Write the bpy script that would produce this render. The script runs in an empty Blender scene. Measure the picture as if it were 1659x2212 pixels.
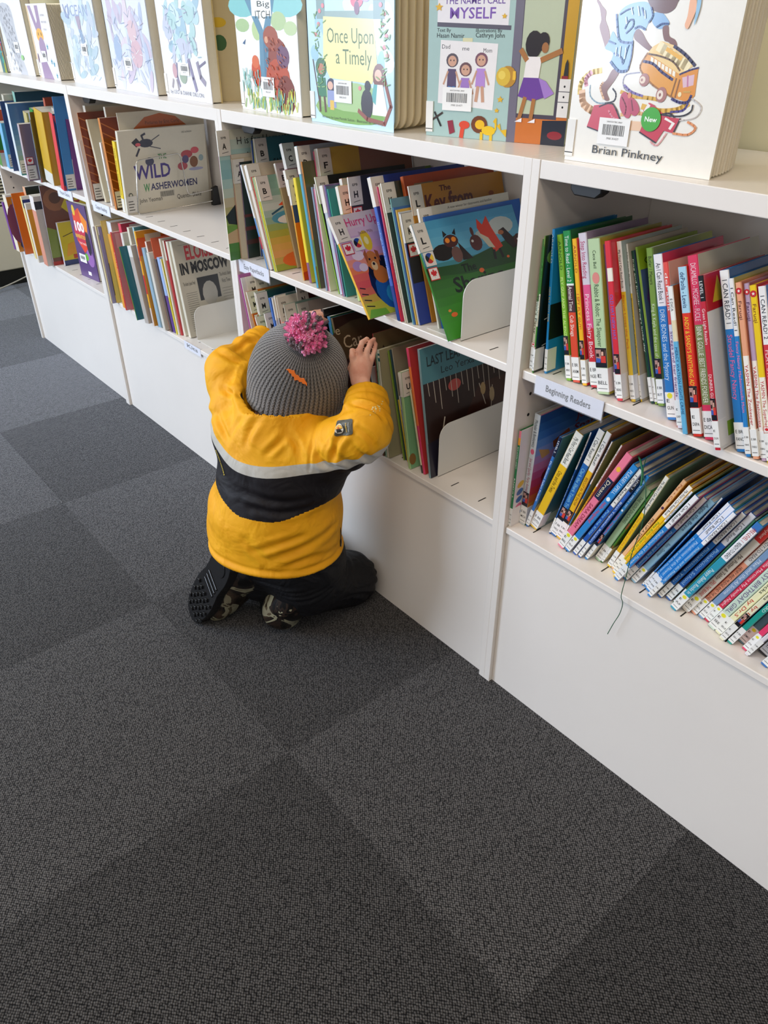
import bpy, math, random
import numpy as np
from mathutils import Vector, Matrix
random.seed(7)
SC = bpy.context.scene
COL = SC.collection
# ---------------------------------------------------------------- camera
CAM_LOC = (0.8065, -0.9377, 1.2208)
F_PX, YAW, PITCH, ROLL = 1654.85, 0.69193, 0.5772, -0.00377
Fw = Vector((-math.cos(YAW)*math.cos(PITCH), math.sin(YAW)*math.cos(PITCH), -math.sin(PITCH)))
Rt = Fw.cross(Vector((0, 0, 1))).normalized(); Up = Rt.cross(Fw)
R2 = Rt*math.cos(ROLL) + Up*math.sin(ROLL); U2 = Up*math.cos(ROLL) - Rt*math.sin(ROLL)
cd = bpy.data.cameras.new('camera'); cam = bpy.data.objects.new('camera', cd); COL.objects.link(cam)
M = Matrix((R2, U2, -Fw)).transposed().to_4x4(); M.translation = Vector(CAM_LOC); cam.matrix_world = M
cd.sensor_fit = 'VERTICAL'; cd.sensor_height = 36.0; cd.lens = F_PX/2212*36.0
cd.clip_start = 0.05; cd.clip_end = 60
SC.camera = cam
# ---------------------------------------------------------------- light and exposure
SC.view_settings.view_transform = 'Standard'; SC.view_settings.look = 'None'
SC.view_settings.exposure = 0.0; SC.view_settings.gamma = 1.0; SC.view_settings.use_curve_mapping = False
w = bpy.data.worlds.new('world'); SC.world = w; w.use_nodes = True
w.node_tree.nodes['Background'].inputs[0].default_value = (0.92, 0.95, 1.0, 1)
w.node_tree.nodes['Background'].inputs[1].default_value = 0.17
def area(name, loc, target, size, power, col):
    ld = bpy.data.lights.new(name, 'AREA'); ld.shape = 'RECTANGLE'; ld.size, ld.size_y = size
    ld.energy = power; ld.color = col
    o = bpy.data.objects.new(name, ld); COL.objects.link(o); o.location = loc
    d = Vector(target)-Vector(loc); o.rotation_euler = d.to_track_quat('-Z', 'Y').to_euler()
    return o
area('window_and_fill_light', (-3.3, -3.4, 1.65), (-1.4, 0.0, 0.6), (2.6, 1.7), 208, (0.70, 0.82, 1.0))  # cool daylight from the window at the left
area('ceiling_panel_light', (0.9, -1.1, 2.68), (0.9, -1.1, 0), (1.2, 0.6), 23, (1.0, 0.83, 0.66))
area('ceiling_panel_light', (-1.5, -1.1, 2.68), (-1.5, -1.1, 0), (1.2, 0.6), 15, (1.0, 0.90, 0.80))
area('ceiling_panel_light', (2.6, -2.6, 2.68), (2.6, -2.6, 0), (1.2, 0.6), 22, (1.0, 0.85, 0.70))

area('window_and_fill_light', (0.6, -4.6, 1.9), (-0.2, 0.0, 0.6), (3.4, 1.6), 26, (1.0, 0.93, 0.86))  # fill lamp added in front to soften the child's shadow, not a window

# ---------------------------------------------------------------- materials
def s2l(c):
    return tuple(x/12.92 if x <= 0.04045 else ((x+0.055)/1.055)**2.4 for x in c)
def hx(h):
    if isinstance(h, tuple): return h
    return s2l(tuple(int(h[i:i+2], 16)/255 for i in (0, 2, 4)))
def newmat(name, rough=0.5, col=None, spec=0.5):
    m = bpy.data.materials.new(name); m.use_nodes = True
    nt = m.node_tree; b = nt.nodes['Principled BSDF']
    b.inputs['Roughness'].default_value = rough
    b.inputs['Specular IOR Level'].default_value = spec
    if col is not None: b.inputs['Base Color'].default_value = (*hx(col), 1)
    return m, nt, b
def N(nt, t, **kw):
    n = nt.nodes.new(t)
    for k, v in kw.items():
        if k.startswith('i_'):
            key = k[2:]; key = int(key) if key.isdigit() else key.replace('_', ' ')
            n.inputs[key].default_value = v
        else: setattr(n, k, v)
    return n
def L(nt, a, b): nt.links.new(a, b)
def ramp(nt, stops, interp='LINEAR'):
    n = nt.nodes.new('ShaderNodeValToRGB'); cr = n.color_ramp; cr.interpolation = interp
    while len(cr.elements) < len(stops): cr.elements.new(0.5)
    for e, (p, c) in zip(cr.elements, stops):
        e.position = p; e.color = (*c, 1) if len(c) == 3 else c
    return n
def bump(nt, b, height, strength, dist):
    bp = N(nt, 'ShaderNodeBump', i_Strength=strength, i_Distance=dist)
    L(nt, height, bp.inputs['Height']); L(nt, bp.outputs[0], b.inputs['Normal']); return bp
# printed surfaces: the print is the mesh's own colour attribute
def printed(name, rough, coat=0.0, grain=0.02):
    m, nt, b = newmat(name, rough)
    a = N(nt, 'ShaderNodeAttribute', attribute_name='print'); n = N(nt, 'ShaderNodeTexNoise', i_Scale=90.0, i_Detail=3.0)
    tc = N(nt, 'ShaderNodeTexCoord'); L(nt, tc.outputs['Object'], n.inputs['Vector'])
    mr = N(nt, 'ShaderNodeMapRange', i_3=1-grain*2, i_4=1+grain); L(nt, n.outputs[0], mr.inputs[0])
    mx = N(nt, 'ShaderNodeVectorMath', operation='SCALE'); L(nt, a.outputs['Color'], mx.inputs[0]); L(nt, mr.outputs[0], mx.inputs['Scale'])
    L(nt, mx.outputs[0], b.inputs['Base Color']); b.inputs['Coat Weight'].default_value = coat; b.inputs['Coat Roughness'].default_value = 0.08
    return m
M_LAM = printed('laminated_cover', 0.32, 0.25)
M_MATTE = printed('matte_paper', 0.6)
M_FILM = printed('glossy_jacket_film', 0.3, 0.5)
mp, nt, b = newmat('page_edges', 0.8)
tc = N(nt, 'ShaderNodeTexCoord'); mpn = N(nt, 'ShaderNodeMapping'); mpn.inputs['Scale'].default_value = (900, 14, 14)
n = N(nt, 'ShaderNodeTexNoise', i_Scale=1.0, i_Detail=2.0); L(nt, tc.outputs['Object'], mpn.inputs[0]); L(nt, mpn.outputs[0], n.inputs['Vector'])
r = ramp(nt, [(0.25, hx('9c9484')), (0.5, hx('d9d3c4')), (0.8, hx('efebdf'))]); L(nt, n.outputs[0], r.inputs[0]); L(nt, r.outputs[0], b.inputs['Base Color'])
M_PAGES = mp
def laminate(name, col, rough=0.28):
    m, nt, b = newmat(name, rough)
    tc = N(nt, 'ShaderNodeTexCoord'); n = N(nt, 'ShaderNodeTexNoise', i_Scale=3.0, i_Detail=6.0); L(nt, tc.outputs['Object'], n.inputs['Vector'])
    c = hx(col); r = ramp(nt, [(0.3, tuple(x*0.96 for x in c)), (0.7, c)]); L(nt, n.outputs[0], r.inputs[0]); L(nt, r.outputs[0], b.inputs['Base Color'])
    n2 = N(nt, 'ShaderNodeTexNoise', i_Scale=400.0, i_Detail=2.0); L(nt, tc.outputs['Object'], n2.inputs['Vector']); bump(nt, b, n2.outputs[0], 0.05, 0.001)
    return m
M_WHITE = laminate('white_laminate', 'e9e3dc')
M_EDGE = laminate('cream_edge_band', 'cfc6b4', 0.4)
M_METAL = laminate('white_powder_coat', 'dcdad3', 0.35)
M_WALL = laminate('painted_wall', 'b9ad86', 0.75)
M_DARK, nt, b = newmat('black_plastic', 0.45, '101012')
M_CHROME, nt, b = newmat('chrome_wire', 0.18, 'c8c6c0'); b.inputs['Metallic'].default_value = 1.0

# ---------------------------------------------------------------- mesh helpers
class MB:
    def __init__(s): s.v = []; s.f = []; s.c = []
    def face(s, pts, col):
        k = len(s.v); s.v += [tuple(p) for p in pts]; s.f.append(tuple(range(k, k+len(pts)))); s.c.append(hx(col))
    def box(s, x0, x1, y0, y1, z0, z1, col, skip=()):
        P = [(x0, y0, z0), (x1, y0, z0), (x1, y1, z0), (x0, y1, z0), (x0, y0, z1), (x1, y0, z1), (x1, y1, z1), (x0, y1, z1)]
        k = len(s.v); s.v += P; c = hx(col)
        for nm, q in (('z-', (0, 3, 2, 1)), ('z+', (4, 5, 6, 7)), ('y-', (0, 1, 5, 4)), ('x+', (1, 2, 6, 5)), ('y+', (2, 3, 7, 6)), ('x-', (3, 0, 4, 7))):
            if nm not in skip: s.f.append(tuple(k+i for i in q)); s.c.append(c)
    def prism(s, pts, a, b, axis, col):
        """closed outline pts (2d) extruded from a to b along axis ('x','y','z')"""
        def P(p, t): return {'x': (t, p[0], p[1]), 'y': (p[0], t, p[1]), 'z': (p[0], p[1], t)}[axis]
        k = len(s.v); n = len(pts); c = hx(col)
        s.v += [P(p, a) for p in pts]+[P(p, b) for p in pts]
        s.f.append(tuple(range(k+n-1, k-1, -1))); s.f.append(tuple(range(k+n, k+2*n))); s.c += [c, c]
        for i in range(n):
            j = (i+1) % n; s.f.append((k+i, k+j, k+n+j, k+n+i)); s.c.append(c)
    def tube(s, path, r, col, seg=10, closed=False):
        path = [Vector(p) for p in path]; n = len(path); k = len(s.v); c = hx(col)
        rr = r if hasattr(r, '__len__') else [r]*n
        up = Vector((0.13, 0.21, 1)).normalized()
        for i, p in enumerate(path):
            a = path[max(0, i-1)]; b2 = path[min(n-1, i+1)]; t = (b2-a).normalized()
            e = t.cross(up)
            if e.length < 0.05: e = t.cross(Vector((1, 0, 0)))
            e.normalize(); g = e.cross(t)
            for j in range(seg):
                an = 2*math.pi*j/seg; s.v.append(tuple(p+(e*math.cos(an)+g*math.sin(an))*rr[i]))
        for i in range(n-1):
            for j in range(seg):
                j2 = (j+1) % seg; s.f.append((k+i*seg+j, k+i*seg+j2, k+(i+1)*seg+j2, k+(i+1)*seg+j)); s.c.append(c)
        s.f.append(tuple(k+j for j in range(seg))); s.c.append(c)
        s.f.append(tuple(k+(n-1)*seg+j for j in reversed(range(seg)))); s.c.append(c)
    def build(s, name, mat, parent=None, smooth=False, bevel=0):
        me = bpy.data.meshes.new(name); me.from_pydata(s.v, [], s.f)
        at = me.attributes.new('print', 'FLOAT_COLOR', 'FACE')
        at.data.foreach_set('color', np.array([(*c, 1) for c in s.c], dtype=np.float32).ravel())
        me.materials.append(mat)
        if smooth: me.polygons.foreach_set('use_smooth', [True]*len(s.f))
        me.update()
        o = bpy.data.objects.new(name, me); COL.objects.link(o)
        if parent is not None: o.parent = parent
        if bevel:
            b = o.modifiers.new('bevel', 'BEVEL'); b.width = bevel; b.segments = 2; b.limit_method = 'ANGLE'
        return o
def tag(o, label=None, cat=None, group=None, kind=None):
    if label: o['label'] = label
    if cat: o['category'] = cat
    if group: o['group'] = group
    if kind: o['kind'] = kind
    return o
def empty(name, loc=(0, 0, 0), rot=(0, 0, 0)):
    o = bpy.data.objects.new(name, None); o.empty_display_size = 0.02; COL.objects.link(o); o.location = loc; o.rotation_euler = rot; return o
def catmull(P, n=8):
    P = [Vector(p) for p in P]; out = []
    for i in range(len(P)-1):
        p0 = P[max(0, i-1)]; p1 = P[i]; p2 = P[i+1]; p3 = P[min(len(P)-1, i+2)]
        for k in range(n):
            t = k/n; out.append(0.5*((2*p1)+(p2-p0)*t+(2*p0-5*p1+4*p2-p3)*t*t+(3*p1-p0-3*p2+p3)*t**3))
    return out+[P[-1]]
# lettering, as flat triangles, cached by string
_TX = {}
def text_geo(s, bold=0):
    key = (s, bold)
    if key not in _TX:
        cu = bpy.data.curves.new('t', 'FONT'); cu.body = s; cu.resolution_u = 2; cu.size = 1; cu.offset = bold
        o = bpy.data.objects.new('t', cu); COL.objects.link(o)
        dg = bpy.context.evaluated_depsgraph_get(); me = o.evaluated_get(dg).to_mesh()
        V = [(v.co.x, v.co.y) for v in me.vertices]; Fc = [tuple(p.vertices) for p in me.polygons]
        o.evaluated_get(dg).to_mesh_clear(); bpy.data.objects.remove(o); bpy.data.curves.remove(cu)
        xs = [v[0] for v in V] or [0, 1]
        x0, x1 = min(xs), max(xs)
        _TX[key] = ([((x-x0), y) for x, y in V], Fc, max(x1-x0, 1e-3))
    return _TX[key]
def put_text(mb, s, fn, u0, v0, hgt, wid, col, bold=0, vertical=0):
    """fn(u,v)->3d in metres on the surface. Horizontal text starts at (u0,v0), wid long; vertical=-1 reads downwards from (u0,v0), vertical=1 upwards."""
    V, Fc, tw = text_geo(s, bold)
    sx = wid/tw; sy = hgt/0.72; c = hx(col); k = len(mb.v)
    for x, y in V:
        a, b2 = x*sx, y*sy
        if vertical == 0: mb.v.append(tuple(fn(u0+a, v0+b2)))
        elif vertical < 0: mb.v.append(tuple(fn(u0+b2, v0-a)))
        else: mb.v.append(tuple(fn(u0-b2, v0+a)))
    for f in Fc: mb.f.append(tuple(k+i for i in f)); mb.c.append(c)
# little pictures: shapes in fractions of the cover (0..1 from the spine, 0..1 from the bottom edge)
def art(mb, shapes, P, W, H):
    """P(u_m, v_m, off) -> 3d"""
    k = 0
    for sh in shapes:
        k += 1; off = 0.0002+0.000013*k; t = sh[0]; c = sh[1]
        if t == 's':
            pp = [Vector((u, v, 0)) for u, v in sh[2]]; m = len(pp); out = []
            for i in range(m):
                p0, p1, p2, p3 = pp[i-1], pp[i], pp[(i+1) % m], pp[(i+2) % m]
                for j in range(4):
                    x = j/4; out.append(0.5*((2*p1)+(p2-p0)*x+(2*p0-5*p1+4*p2-p3)*x*x+(3*p1-p0-3*p2+p3)*x**3))
            mb.face([P(p.x*W, p.y*H, off) for p in out], c)
        elif t == 'p': mb.face([P(u*W, v*H, off) for u, v in sh[2]], c)
        elif t == 'r':
            _, _, a, b2, cc, d = sh; mb.face([P(a*W, b2*H, off), P(cc*W, b2*H, off), P(cc*W, d*H, off), P(a*W, d*H, off)], c)
        elif t == 'e':
            _, _, x, y, rx, ry = sh[:6]; rot = sh[6] if len(sh) > 6 else 0; n = 14
            pts = []
            for i in range(n):
                a = 2*math.pi*i/n; ex, ey = rx*W*math.cos(a), ry*H*math.sin(a)
                pts.append(P(x*W+ex*math.cos(rot)-ey*math.sin(rot), y*H+ex*math.sin(rot)+ey*math.cos(rot), off))
            mb.face(pts, c)
        elif t == 't':
            _, _, s, u, v, hh, ww = sh[:7]; bold = sh[7] if len(sh) > 7 else 0.0
            put_text(mb, s, lambda a, b3: P(a, b3, off), u*W, v*H, hh*H, ww*W, c, bold)
        elif t == 'l':
            pts = sh[2]; wd = sh[3]*W/2
            for i in range(len(pts)-1):
                a = Vector((pts[i][0]*W, pts[i][1]*H)); b2 = Vector((pts[i+1][0]*W, pts[i+1][1]*H)); d = (b2-a)
                if d.length < 1e-6: continue
                d.normalize(); n2 = Vector((-d.y, d.x))*wd; a -= d*wd*0.5; b2 += d*wd*0.5
                mb.face([P(*(q), off) for q in ((a.x-n2.x, a.y-n2.y), (b2.x-n2.x, b2.y-n2.y), (b2.x+n2.x, b2.y+n2.y), (a.x+n2.x, a.y+n2.y))], c)
        elif t == 'g':      # vertical printed wash in n flat stripes: colours listed bottom to top
            cols = [Vector(hx(q)) for q in sh[2]]; _, _, _, a, b2, cc, d = sh; n = 14
            for i in range(n):
                f = i/(n-1)*(len(cols)-1); j = min(int(f), len(cols)-2); q = cols[j].lerp(cols[j+1], f-j)
                y0 = b2+(d-b2)*i/n; y1 = b2+(d-b2)*(i+1)/n
                mb.face([P(a*W, y0*H, off), P(cc*W, y0*H, off), P(cc*W, y1*H, off), P(a*W, y1*H, off)], tuple(q))
def star(c, x, y, r, asp=1.0, n=5, inner=0.45, rot=0):
    return ('p', c, [(x+r*(1 if i % 2 == 0 else inner)*math.cos(rot+math.pi/2+i*math.pi/n), y+r*asp*(1 if i % 2 == 0 else inner)*math.sin(rot+math.pi/2+i*math.pi/n)) for i in range(2*n)])
LEAF = [(0, -.5), (.03, -.2), (.28, -.25), (.22, -.12), (.48, .08), (.38, .14), (.42, .32), (.27, .27), (.22, .36), (.1, .2), (.14, .45), (.06, .4), (0, .55),
        (-.06, .4), (-.14, .45), (-.1, .2), (-.22, .36), (-.27, .27), (-.42, .32), (-.38, .14), (-.48, .08), (-.22, -.12), (-.28, -.25), (-.03, -.2)]
# ---------------------------------------------------------------- room
Wb, dw, ZT, HT, ZM, HM, ZL, HL, REC = 0.9181, 0.0298, 1.0442, 0.0255, 0.7212, 0.0154, 0.4049, 0.0133, 0.0064
DEPTH = 0.312
mc, nt, b = newmat('carpet_tiles', 0.95, spec=0.15)
b.inputs['Sheen Weight'].default_value = 0.6; b.inputs['Sheen Roughness'].default_value = 0.35; b.inputs['Sheen Tint'].default_value = (0.85, 0.9, 1, 1)
tc = N(nt, 'ShaderNodeTexCoord')
mp = N(nt, 'ShaderNodeMapping'); mp.inputs['Location'].default_value = (0.6901/0.6, 0.4424/0.6, 0); mp.inputs['Scale'].default_value = (1/0.6, 1/0.6, 1)
L(nt, tc.outputs['Object'], mp.inputs[0])
fl = N(nt, 'ShaderNodeVectorMath', operation='FLOOR'); L(nt, mp.outputs[0], fl.inputs[0])
sx = N(nt, 'ShaderNodeSeparateXYZ'); L(nt, fl.outputs[0], sx.inputs[0])
ad = N(nt, 'ShaderNodeMath', operation='ADD'); L(nt, sx.outputs[0], ad.inputs[0]); L(nt, sx.outputs[1], ad.inputs[1])
md = N(nt, 'ShaderNodeMath', operation='FLOORED_MODULO'); md.inputs[1].default_value = 2; L(nt, ad.outputs[0], md.inputs[0])
wn = N(nt, 'ShaderNodeTexWhiteNoise', noise_dimensions='2D'); L(nt, fl.outputs[0], wn.inputs['Vector'])
# two loop directions, one per tile, as the quarter-turned tiles show
def loops(rot, sc):
    m = N(nt, 'ShaderNodeMapping'); m.inputs['Rotation'].default_value = (0, 0, rot); m.inputs['Scale'].default_value = sc
    L(nt, tc.outputs['Object'], m.inputs[0])
    v = N(nt, 'ShaderNodeTexVoronoi', i_Scale=1.0, i_Randomness=0.38); L(nt, m.outputs[0], v.inputs['Vector']); return v
va = loops(0.75, (235, 285, 1)); vb = loops(0.75+math.pi/2, (235, 285, 1))
mx = N(nt, 'ShaderNodeMix', data_type='FLOAT'); L(nt, md.outputs[0], mx.inputs[0]); L(nt, va.outputs[0], mx.inputs[2]); L(nt, vb.outputs[0], mx.inputs[3])
r = ramp(nt, [(0.0, hx('706e6d')), (0.32, hx('535150')), (0.62, hx('100f0f'))]); L(nt, mx.outputs[0], r.inputs[0])
k1 = N(nt, 'ShaderNodeMapRange', i_3=0.82, i_4=1.06); L(nt, md.outputs[0], k1.inputs[0])
k2 = N(nt, 'ShaderNodeMapRange', i_3=0.93, i_4=1.07); L(nt, wn.outputs[0], k2.inputs[0])
kk = N(nt, 'ShaderNodeMath', operation='MULTIPLY'); L(nt, k1.outputs[0], kk.inputs[0]); L(nt, k2.outputs[0], kk.inputs[1])
# seams between tiles
fr = N(nt, 'ShaderNodeVectorMath', operation='FRACTION'); L(nt, mp.outputs[0], fr.inputs[0])
s2 = N(nt, 'ShaderNodeSeparateXYZ'); L(nt, fr.outputs[0], s2.inputs[0])
mn = N(nt, 'ShaderNodeMath', operation='MINIMUM'); L(nt, s2.outputs[0], mn.inputs[0]); L(nt, s2.outputs[1], mn.inputs[1])
sr = ramp(nt, [(0.0, (0.62, 0.62, 0.62)), (0.004, (1, 1, 1))]); L(nt, mn.outputs[0], sr.inputs[0])
k3 = N(nt, 'ShaderNodeMath', operation='MULTIPLY'); L(nt, kk.outputs[0], k3.inputs[0]); L(nt, sr.outputs[0], k3.inputs[1])
vs = N(nt, 'ShaderNodeVectorMath', operation='SCALE'); L(nt, r.outputs[0], vs.inputs[0]); L(nt, k3.outputs[0], vs.inputs['Scale'])
L(nt, vs.outputs[0], b.inputs['Base Color'])
sw = N(nt, 'ShaderNodeMapRange', i_1=0.0, i_2=0.5, i_3=1.0, i_4=0.6); L(nt, mx.outputs[0], sw.inputs[0]); sw2 = N(nt, 'ShaderNodeMath', operation='MULTIPLY'); L(nt, sw.outputs[0], sw2.inputs[0]); L(nt, k3.outputs[0], sw2.inputs[1]); L(nt, sw2.outputs[0], b.inputs['Sheen Weight'])
iv = N(nt, 'ShaderNodeMath', operation='MULTIPLY'); iv.inputs[1].default_value = -1; L(nt, mx.outputs[0], iv.inputs[0]); bump(nt, b, iv.outputs[0], 0.8, 0.002)
q = MB(); q.box(-4.2, 4.2, -5.0, 0.6, -0.05, 0, '555555'); tag(q.build('floor', mc), kind='structure')
q = MB(); q.box(-4.2, 4.2, 0.322, 0.42, 0, 2.75, 'b9ad86'); tag(q.build('wall_back', M_WALL), kind='structure')
M_WALL2 = laminate('painted_side_wall', 'cfc9ba', 0.75)
q = MB(); q.box(-4.2, -4.1, -5.0, 0.322, 0, 2.75, 'c9c3b4'); tag(q.build('wall_left', M_WALL2), kind='structure')
M_CEIL = laminate('ceiling_board', 'e8e6e0', 0.9)
q = MB(); q.box(-4.2, 4.2, -5.0, 0.42, 2.75, 2.85, 'e8e6e0'); tag(q.build('ceiling', M_CEIL), kind='structure')

# ---------------------------------------------------------------- bookcase bays
def slots(q, x0, x1, z):
    x = x0+0.045
    while x < x1-0.02:
        q.box(x, x+0.0022, 0.030, 0.052, z, z+0.0003, '15110f', skip=('z-',)); x += 0.0775
BAYL = {0: 'leftmost white bookcase bay, its end panel beside the beige heater',
        1: 'white bookcase bay holding the front-facing washerwomen book and an empty half shelf',
        2: 'white bookcase bay the child kneels at',
        3: 'white bookcase bay at the right with rows of thin readers'}
for k in range(4):
    x0 = (k-3)*Wb+dw/2; x1 = x0+Wb; t = dw/2
    root = empty('bookcase', (x0, 0, 0)); tag(root, BAYL[k], 'bookcase', 'white bookcase bays along the wall')
    def part(name, X0, X1, Y0, Y1, Z0, Z1, mat=M_WHITE, bev=0.0012):
        q = MB(); q.box(X0-x0, X1-x0, Y0, Y1, Z0, Z1, 'e3e1de'); return q.build(name, mat, root, bevel=bev)
    for a, side in ((x0, 0), (x1-t, 1)):
        q = MB(); q.box(a-x0, a+t-x0, 0, DEPTH, 0.0, ZT, 'e3e1de')
        s = q.build('side_panel', M_WHITE, root, bevel=0.0008)
        hq = MB()
        for yy in (0.035, 0.24):
            z = 0.47
            while z < 0.95:
                if abs(z-ZM) > 0.03:
                    xx = (t+0.0002) if side == 0 else -0.0002
                    pts = [(yy+0.0032*math.cos(2*math.pi*i/10), z+0.0032*math.sin(2*math.pi*i/10)) for i in range(10)]
                    hq.face([(xx+(a-x0), p[0], p[1]) for p in pts], '0c0a09')
                z += 0.032*1.25
        hq.build('peg_hole', M_MATTE, s); bpy.data.objects[s.name].children[0]['kind'] = 'stuff'
    # the top board has two thick runs: a front rail and the board behind it
    q = MB(); q.box(t, Wb-t, 0.001, DEPTH, ZT-HT, ZT, 'e3e1de'); q.build('top_board', M_WHITE, root, bevel=0.0012)
    q = MB(); q.box(t+0.001, Wb-t-0.001, REC, DEPTH-0.012, ZM-HM, ZM, 'e3e1de'); s = q.build('shelf_board', M_WHITE, root, bevel=0.0015)
    q = MB(); slots(q, t, Wb-t, ZM+0.0001); q.build('slot', M_MATTE, s)['kind'] = 'stuff'
    q = MB(); q.box(t+0.001, Wb-t-0.001, REC-0.002, DEPTH-0.012, ZL-HL, ZL, 'e3e1de'); s = q.build('bottom_shelf', M_WHITE, root, bevel=0.0015)
    q = MB(); slots(q, t, Wb-t, ZL+0.0001); q.build('slot', M_MATTE, s)['kind'] = 'stuff'
    part('kick_panel', x0+t, x1-t, REC+0.003, REC+0.018, 0.0, ZL-HL-0.0005)
    part('back_panel', x0+t, x1-t, DEPTH-0.010, DEPTH-0.002, ZL-HL, ZT-HT)
    if True:
        q = MB(); q.prism([(0, 0), (0.055, 0), (0.055, -0.012), (0.045, -0.02), (0.008, -0.02), (0, -0.012)], 0.03, 0.05, 'y', '101014')
        o = q.build('shelf_clip', M_DARK, root, bevel=0.002); o.location = (t+0.035, 0, ZT-HT-0.0005); o['label'] = 'black plastic clip under the top board'

# ---------------------------------------------------------------- shelf label holders
M_PLAST, nt, b = newmat('clear_plastic', 0.08, 'f4f6fa')
tr = N(nt, 'ShaderNodeBsdfTransparent'); mxs = N(nt, 'ShaderNodeMixShader'); mxs.inputs[0].default_value = 0.12; L(nt, tr.outputs[0], mxs.inputs[1]); L(nt, b.outputs[0], mxs.inputs[2]); L(nt, mxs.outputs[0], nt.nodes['Material Output'].inputs[0])
def holder(x, w_, z, ztop, text, label, hgt=0.030):
    root = empty('shelf_label_holder', (x, REC, z)); tag(root, label, 'shelf label', 'label holders clipped to the shelf edges')
    q = MB(); q.box(0, w_, -0.0022, -0.0010, ztop-z-hgt, ztop-z+0.0015, 'dfe1ec'); o = q.build('label_card', M_MATTE, root)
    q = MB(); put_text(q, text, lambda a, c: (a, -0.0024, c), w_*0.17, (ztop-z)-hgt*0.64, 0.0115, w_*0.66, '17171c', 0.012); q.build('lettering', M_MATTE, o)
    q = MB(); q.box(-0.001, w_+0.001, -0.0012, 0.045, ztop-z+0.0001, ztop-z+0.00035, 'eef0f4'); q.box(-0.001, w_+0.001, -0.0036, -0.0028, ztop-z-hgt-0.001, ztop-z+0.0012, 'eef0f4')
    q.box(w_-0.0005, w_+0.001, -0.0036, 0.0, ztop-z-hgt-0.004, ztop-z+0.0012, '6a6890')
    q.build('plastic_clip', M_PLAST, root)
holder(0.062, 0.135, ZM, ZM, 'Beginning Readers', 'clear shelf-edge holder with the card Beginning Readers')
holder(-0.882, 0.135, ZM, ZM, 'Easy Paperbacks', 'clear shelf-edge holder with the card Easy Paperbacks')
holder(-1.79, 0.135, ZM, ZM, 'Chapter Readings', 'shelf-edge holder below the brown picture books, blurred card')
holder(-2.10, 0.135, ZM, ZM, 'Picture Classics', 'leftmost shelf-edge holder, below the blue books')
holder(-1.262, 0.10, ZL, ZL, 'Kits', 'shelf-edge holder on the bottom shelf reading Kits', 0.022)

# ---------------------------------------------------------------- bookends
def rrect(w_, h, r, n=6):
    pts = [(w_, 0), (w_, h)]
    for i in range(n+1):
        a = math.pi/2+math.pi/2*i/n; pts.append((r+r*math.cos(a), h-r+r*math.sin(a)))
    pts.append((0, 0)); return pts
def bookend(x, y, z, d, h, label, foot=-1, fl=0.11):
    root = empty('bookend', (x, y, z)); tag(root, label, 'bookend', 'white metal bookends')
    q = MB(); q.prism(rrect(d, h, 0.028), 0, 0.0013, 'x', 'dcdad3'); q.build('upright_plate', M_METAL, root)
    q = MB(); a, b2 = (0, fl) if foot > 0 else (-fl, 0.0013)
    q.box(a, b2, 0.0, d, 0.0004, 0.0015, 'dcdad3'); q.build('foot_plate', M_METAL, root)
    return root
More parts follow.
